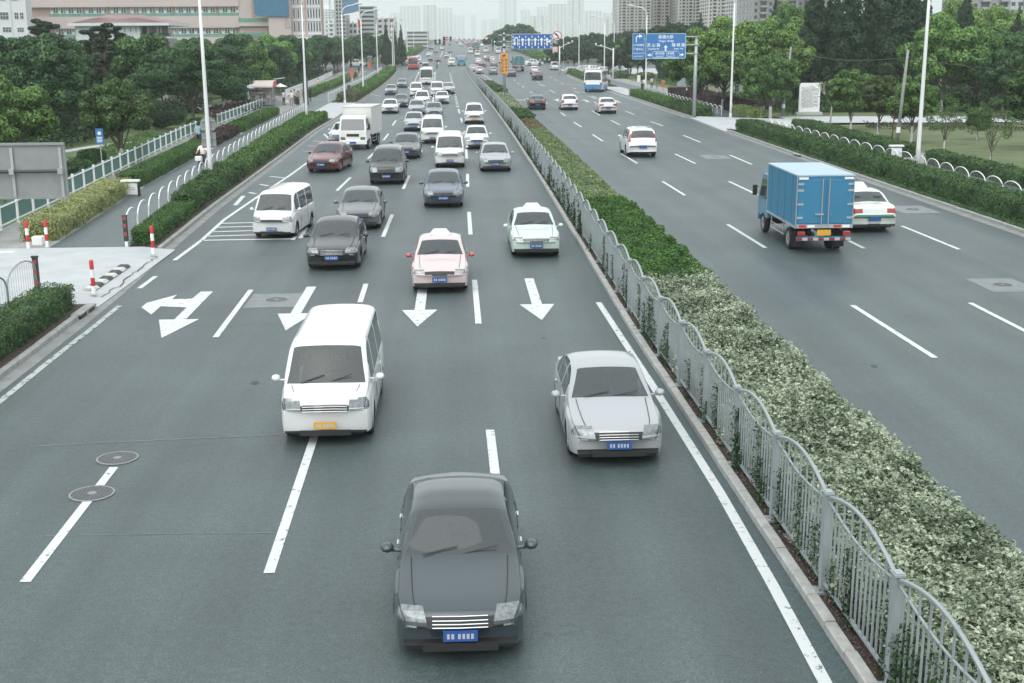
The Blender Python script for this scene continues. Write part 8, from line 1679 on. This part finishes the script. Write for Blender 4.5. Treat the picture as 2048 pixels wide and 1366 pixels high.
mb = MB(); mb.box(x1, x2, -.1, 2.5, FZ(76, D), FZ(73, D)); mb.build('terrace', m_whitew, b); mb = MB()
for k in range(34): a = x1 + (x2 - x1) * k / 34; mb.box(a, a + .05, -.05, 0, FZ(73, D), FZ(66.5, D))
mb.box(x1, x2, -.08, .03, FZ(66.5, D), FZ(66, D)); mb.build('balustrade', m_dark, b)
mb = MB(); mb.box(x1, x2 - 1, .3, 8, 0, FZ(76, D) - .002); mb.build('base_wall', m_conc2, b)
def tower(nm, lb, p0, p1, ytop, D, col, floors=20, bays=6, depth=14, style='grid', steps=(), winc=None, group=None, z0off=0):
    """apartment tower: body, vertical fins, and one row of real windows per storey"""
    x0, x1 = FX(p0, D), FX(p1, D); zt = FZ(ytop, D, (p0 + p1) / 2); g = gz(D); c = (x0 + x1) / 2; t = thing(nm, lb, 'building', (c, D, g), 0, group); zt -= g; w = (x1 - x0) / 2
    mw = mat('tower_wall_%d_%d_%d' % tuple(int(v * 100) for v in col), col, .85, noise=(.05, .06)); mb = MB(); mb.box(-w, w, 0, depth, 0, zt); mb.build('body', mw, t); fh = zt / floors
    if steps:
        for (a, bq, hh) in steps: mb = MB(); mb.box(-w + 2 * w * a, -w + 2 * w * bq, depth * .2, depth * .8, zt, zt + hh); mb.build('roof_block', mw, t)
    wm = winc or m_win; mb = MB(); sl_ = MB(); fin = MB(); bw = 2 * w / bays
    for f in range(floors):
        z = f * fh
        for k in range(bays):
            a = -w + k * bw
            if style == 'grid': mb.box(a + bw * .2, a + bw * .8, -.06, .0, z + fh * .28, z + fh * .78)
            elif style == 'balcony':
                if k % 2: mb.box(a + bw * .1, a + bw * .9, -.05, 0, z + fh * .35, z + fh * .9); sl_.box(a, a + bw, -1.1, 0, z, z + fh * .32)
                else: mb.box(a + bw * .32, a + bw * .68, -.06, 0, z + fh * .3, z + fh * .8)
            elif style == 'band': 
                if k == 0: mb.box(-w + .3, w - .3, -.06, 0, z + fh * .3, z + fh * .75)
    for k in range(0, int(depth / 3.2)):                              # windows on both flanks
        for f in range(floors):
            for sx in (-1, 1): mb.box(min(sx * w, sx * (w + .06)), max(sx * w, sx * (w + .06)), 1 + k * 3.2, 2.6 + k * 3.2, f * fh + fh * .3, f * fh + fh * .78)
    o = mb.build('windows', wm, t); o['kind'] = 'stuff'
    if sl_.v: o = sl_.build('balconies', mw, t); o['kind'] = 'stuff'
    for k in range(bays + 1): 
        if style != 'band' and k % 2 == 0: fin.box(-w + k * bw - .25, -w + k * bw + .25, -.45, 0, 0, zt + .5)
    if fin.v: o = fin.build('fins', mw, t); o['kind'] = 'stuff'
    return t
bei, whi, gry = (.50, .50, .48), (.52, .54, .54), (.30, .31, .31)
# right: rows of beige towers, dark concrete blocks
tower('apartment_tower', 'beige apartment tower with balconies, first left of the near right group', 1236, 1300, -70, 430, bei, 30, 8, style='balcony', depth=16)
tower('apartment_tower', 'beige apartment tower, second of the near right group', 1306, 1352, -90, 440, (.50, .48, .45), 30, 6, style='balcony', depth=16)
tower('apartment_tower', 'beige apartment tower, third of the near right group behind the direction sign', 1356, 1412, -90, 425, bei, 30, 8, style='balcony', depth=16)
tower('apartment_tower', 'pale apartment tower with curved balconies left of the second right lamp', 1416, 1466, -90, 400, (.55, .54, .51), 28, 6, style='balcony', depth=16)
tower('apartment_tower', 'pale tower right of the second right lamp post', 1470, 1500, -90, 360, whi, 26, 4, style='balcony', depth=16)
tower('apartment_block', 'dark grey concrete apartment block above the pale flowering tree', 1503, 1590, -120, 260, gry, 20, 6, style='balcony', depth=14)
tower('apartment_block', 'dark grey apartment block behind the left tall conifers', 1592, 1660, -120, 262, (.27, .28, .29), 20, 5, style='balcony', depth=14)
tower('apartment_block', 'grey apartment block with long balconies at the top right corner', 1938, 2012, -120, 230, (.34, .35, .36), 18, 4, style='balcony', depth=14)
tower('apartment_block', 'white apartment block at the right edge of the picture', 2014, 2075, -120, 245, (.55, .58, .60), 18, 4, style='grid', depth=14)
# hazy towers beyond
FG = 'hazy distant towers'
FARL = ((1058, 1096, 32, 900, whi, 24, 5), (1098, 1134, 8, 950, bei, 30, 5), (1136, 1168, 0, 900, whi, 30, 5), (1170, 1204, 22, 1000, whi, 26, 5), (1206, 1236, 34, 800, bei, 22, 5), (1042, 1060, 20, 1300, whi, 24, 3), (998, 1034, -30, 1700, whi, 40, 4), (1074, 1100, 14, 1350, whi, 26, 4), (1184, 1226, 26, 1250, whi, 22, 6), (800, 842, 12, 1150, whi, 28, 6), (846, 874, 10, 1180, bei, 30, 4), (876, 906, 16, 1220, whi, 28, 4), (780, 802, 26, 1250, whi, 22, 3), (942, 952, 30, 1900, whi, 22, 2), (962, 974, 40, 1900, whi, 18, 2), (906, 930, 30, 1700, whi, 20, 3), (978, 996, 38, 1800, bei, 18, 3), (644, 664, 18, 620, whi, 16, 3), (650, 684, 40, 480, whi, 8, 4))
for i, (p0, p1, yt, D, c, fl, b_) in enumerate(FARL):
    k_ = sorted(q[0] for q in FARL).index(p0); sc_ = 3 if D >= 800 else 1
    c = tuple(min(.75, v * 1.35) for v in c); tower('distant_tower', 'hazy pale tower block, %s from the left on the distant skyline' % ordn[k_], p0, p1, yt, D * sc_, c, fl, b_, style='grid' if i % 2 else 'balcony', depth=18, steps=((.3, .7, 8),) if i % 3 == 2 else (), group=FG, winc=m_winpale)  # lightened walls and pale windows put extra haze into the colour
# grey building with a blue billboard on the left and the round corner block
tower('office_tower', 'grey office tower behind the blue grey billboard on the left', 672, 692, -8, 420, (.42, .44, .44), 16, 3, style='grid', depth=16)
tower('office_tower', 'pale rounded office block with window bands right of the billboard', 720, 750, 12, 430, (.44, .46, .46), 12, 1, style='band', depth=16)
tower('office_tower', 'low pale block beneath the blue grey billboard', 690, 722, 46, 428, (.48, .49, .48), 6, 4, style='grid', depth=16)
tower('long_block', 'long low white building with parking decks behind the far left lamps', 812, 855, 62, 560, (.52, .54, .53), 5, 1, style='band', depth=25)
tower('low_block', 'low pale pink roofed block beyond the left trees', 742, 790, 36, 520, (.5, .47, .46), 6, 4, style='grid', depth=20)
h = thing('billboard', 'blue grey billboard with pale swoosh on the grey office tower at left', 'billboard', (FX(704, 410), 410, FZ(18, 410))); x0, x1 = FX(688, 410) - FX(704, 410), FX(719, 410) - FX(704, 410); mb = MB(); mb.box(x0, x1, 0, .5, FZ(32, 410) - FZ(18, 410), FZ(-4, 410) - FZ(18, 410)); mb.build('panel', mat('billboard_blue', (.10, .20, .32), .6), h)
mb = MB(); vs = []; n = 12
for i in range(n + 1): u = i / n; x = x0 + (x1 - x0) * u; vs += [(x, -.02, FZ(31 - 6 * u ** 1.5 - 1, 410) - FZ(18, 410)), (x, -.02, FZ(32, 410) - FZ(18, 410))]
mb.add(vs, [(2 * i, 2 * i + 1, 2 * i + 3, 2 * i + 2) for i in range(n)]); mb.build('swoosh', m_signw, h)
t = thing('flag', 'red flag hanging from a pole above the far left trees', 'flag', (FX(716, 400), 399, 0)); mb = MB(); mb.tube([(0, 0, 0), (0, 0, FZ(36, 400))], .12, 6); mb.build('flag_pole', m_pole, t); mb = MB(); z1 = FZ(38, 400)
mb.add([(0, 0, z1), (.8, .1, z1 - .8), (1.0, -.1, z1 - 2.8), (.5, .1, z1 - 3.4), (.1, 0, z1 - 2.4)], [(0, 1, 2, 3, 4)]); mb.build('cloth', mat('flag_red', (.45, .07, .06), .8), t)
tower('low_white_hall', 'long white low hall on the skyline above the blue lane sign', 1056, 1082, 60, 560, (.7, .72, .72), 2, 1, style='band', depth=20)
# ================================================================== the hazy air
zt = 0; mn = [1e9] * 3; mxx = [-1e9] * 3
bpy.context.view_layer.update()
for o in C.objects:
    if o.type == 'MESH':
        for c in o.bound_box:
            p = o.matrix_world @ Vector(c)
            for k in range(3): mn[k] = min(mn[k], p[k]); mxx[k] = max(mxx[k], p[k])
mb = MB(); mb.box(mn[0] - 5, mxx[0] + 5, mn[1] - 5, mxx[1] + 5, -1.2, max(mxx[2], 20) + 3); hz = mb.build('haze', None)
hz.data.materials.clear(); m = bpy.data.materials.new('haze'); m.use_nodes = True; n = m.node_tree.nodes; n.remove(n['Principled BSDF']); pv = n.new('ShaderNodeVolumePrincipled'); pv.inputs['Color'].default_value = (.90, .955, .97, 1); pv.inputs['Density'].default_value = HAZE; pv.inputs['Anisotropy'].default_value = .2
m.node_tree.links.new(pv.outputs[0], n['Material Output'].inputs['Volume']); hz.data.materials.append(m); hz['kind'] = 'stuff'; hz.hide_select = True
print('HAZE BOX', [round(v) for v in mn], [round(v) for v in mxx], 'tris', sum(len(me.polygons) * 2 * 1 for me in bpy.data.meshes), 'objects', len(C.objects))
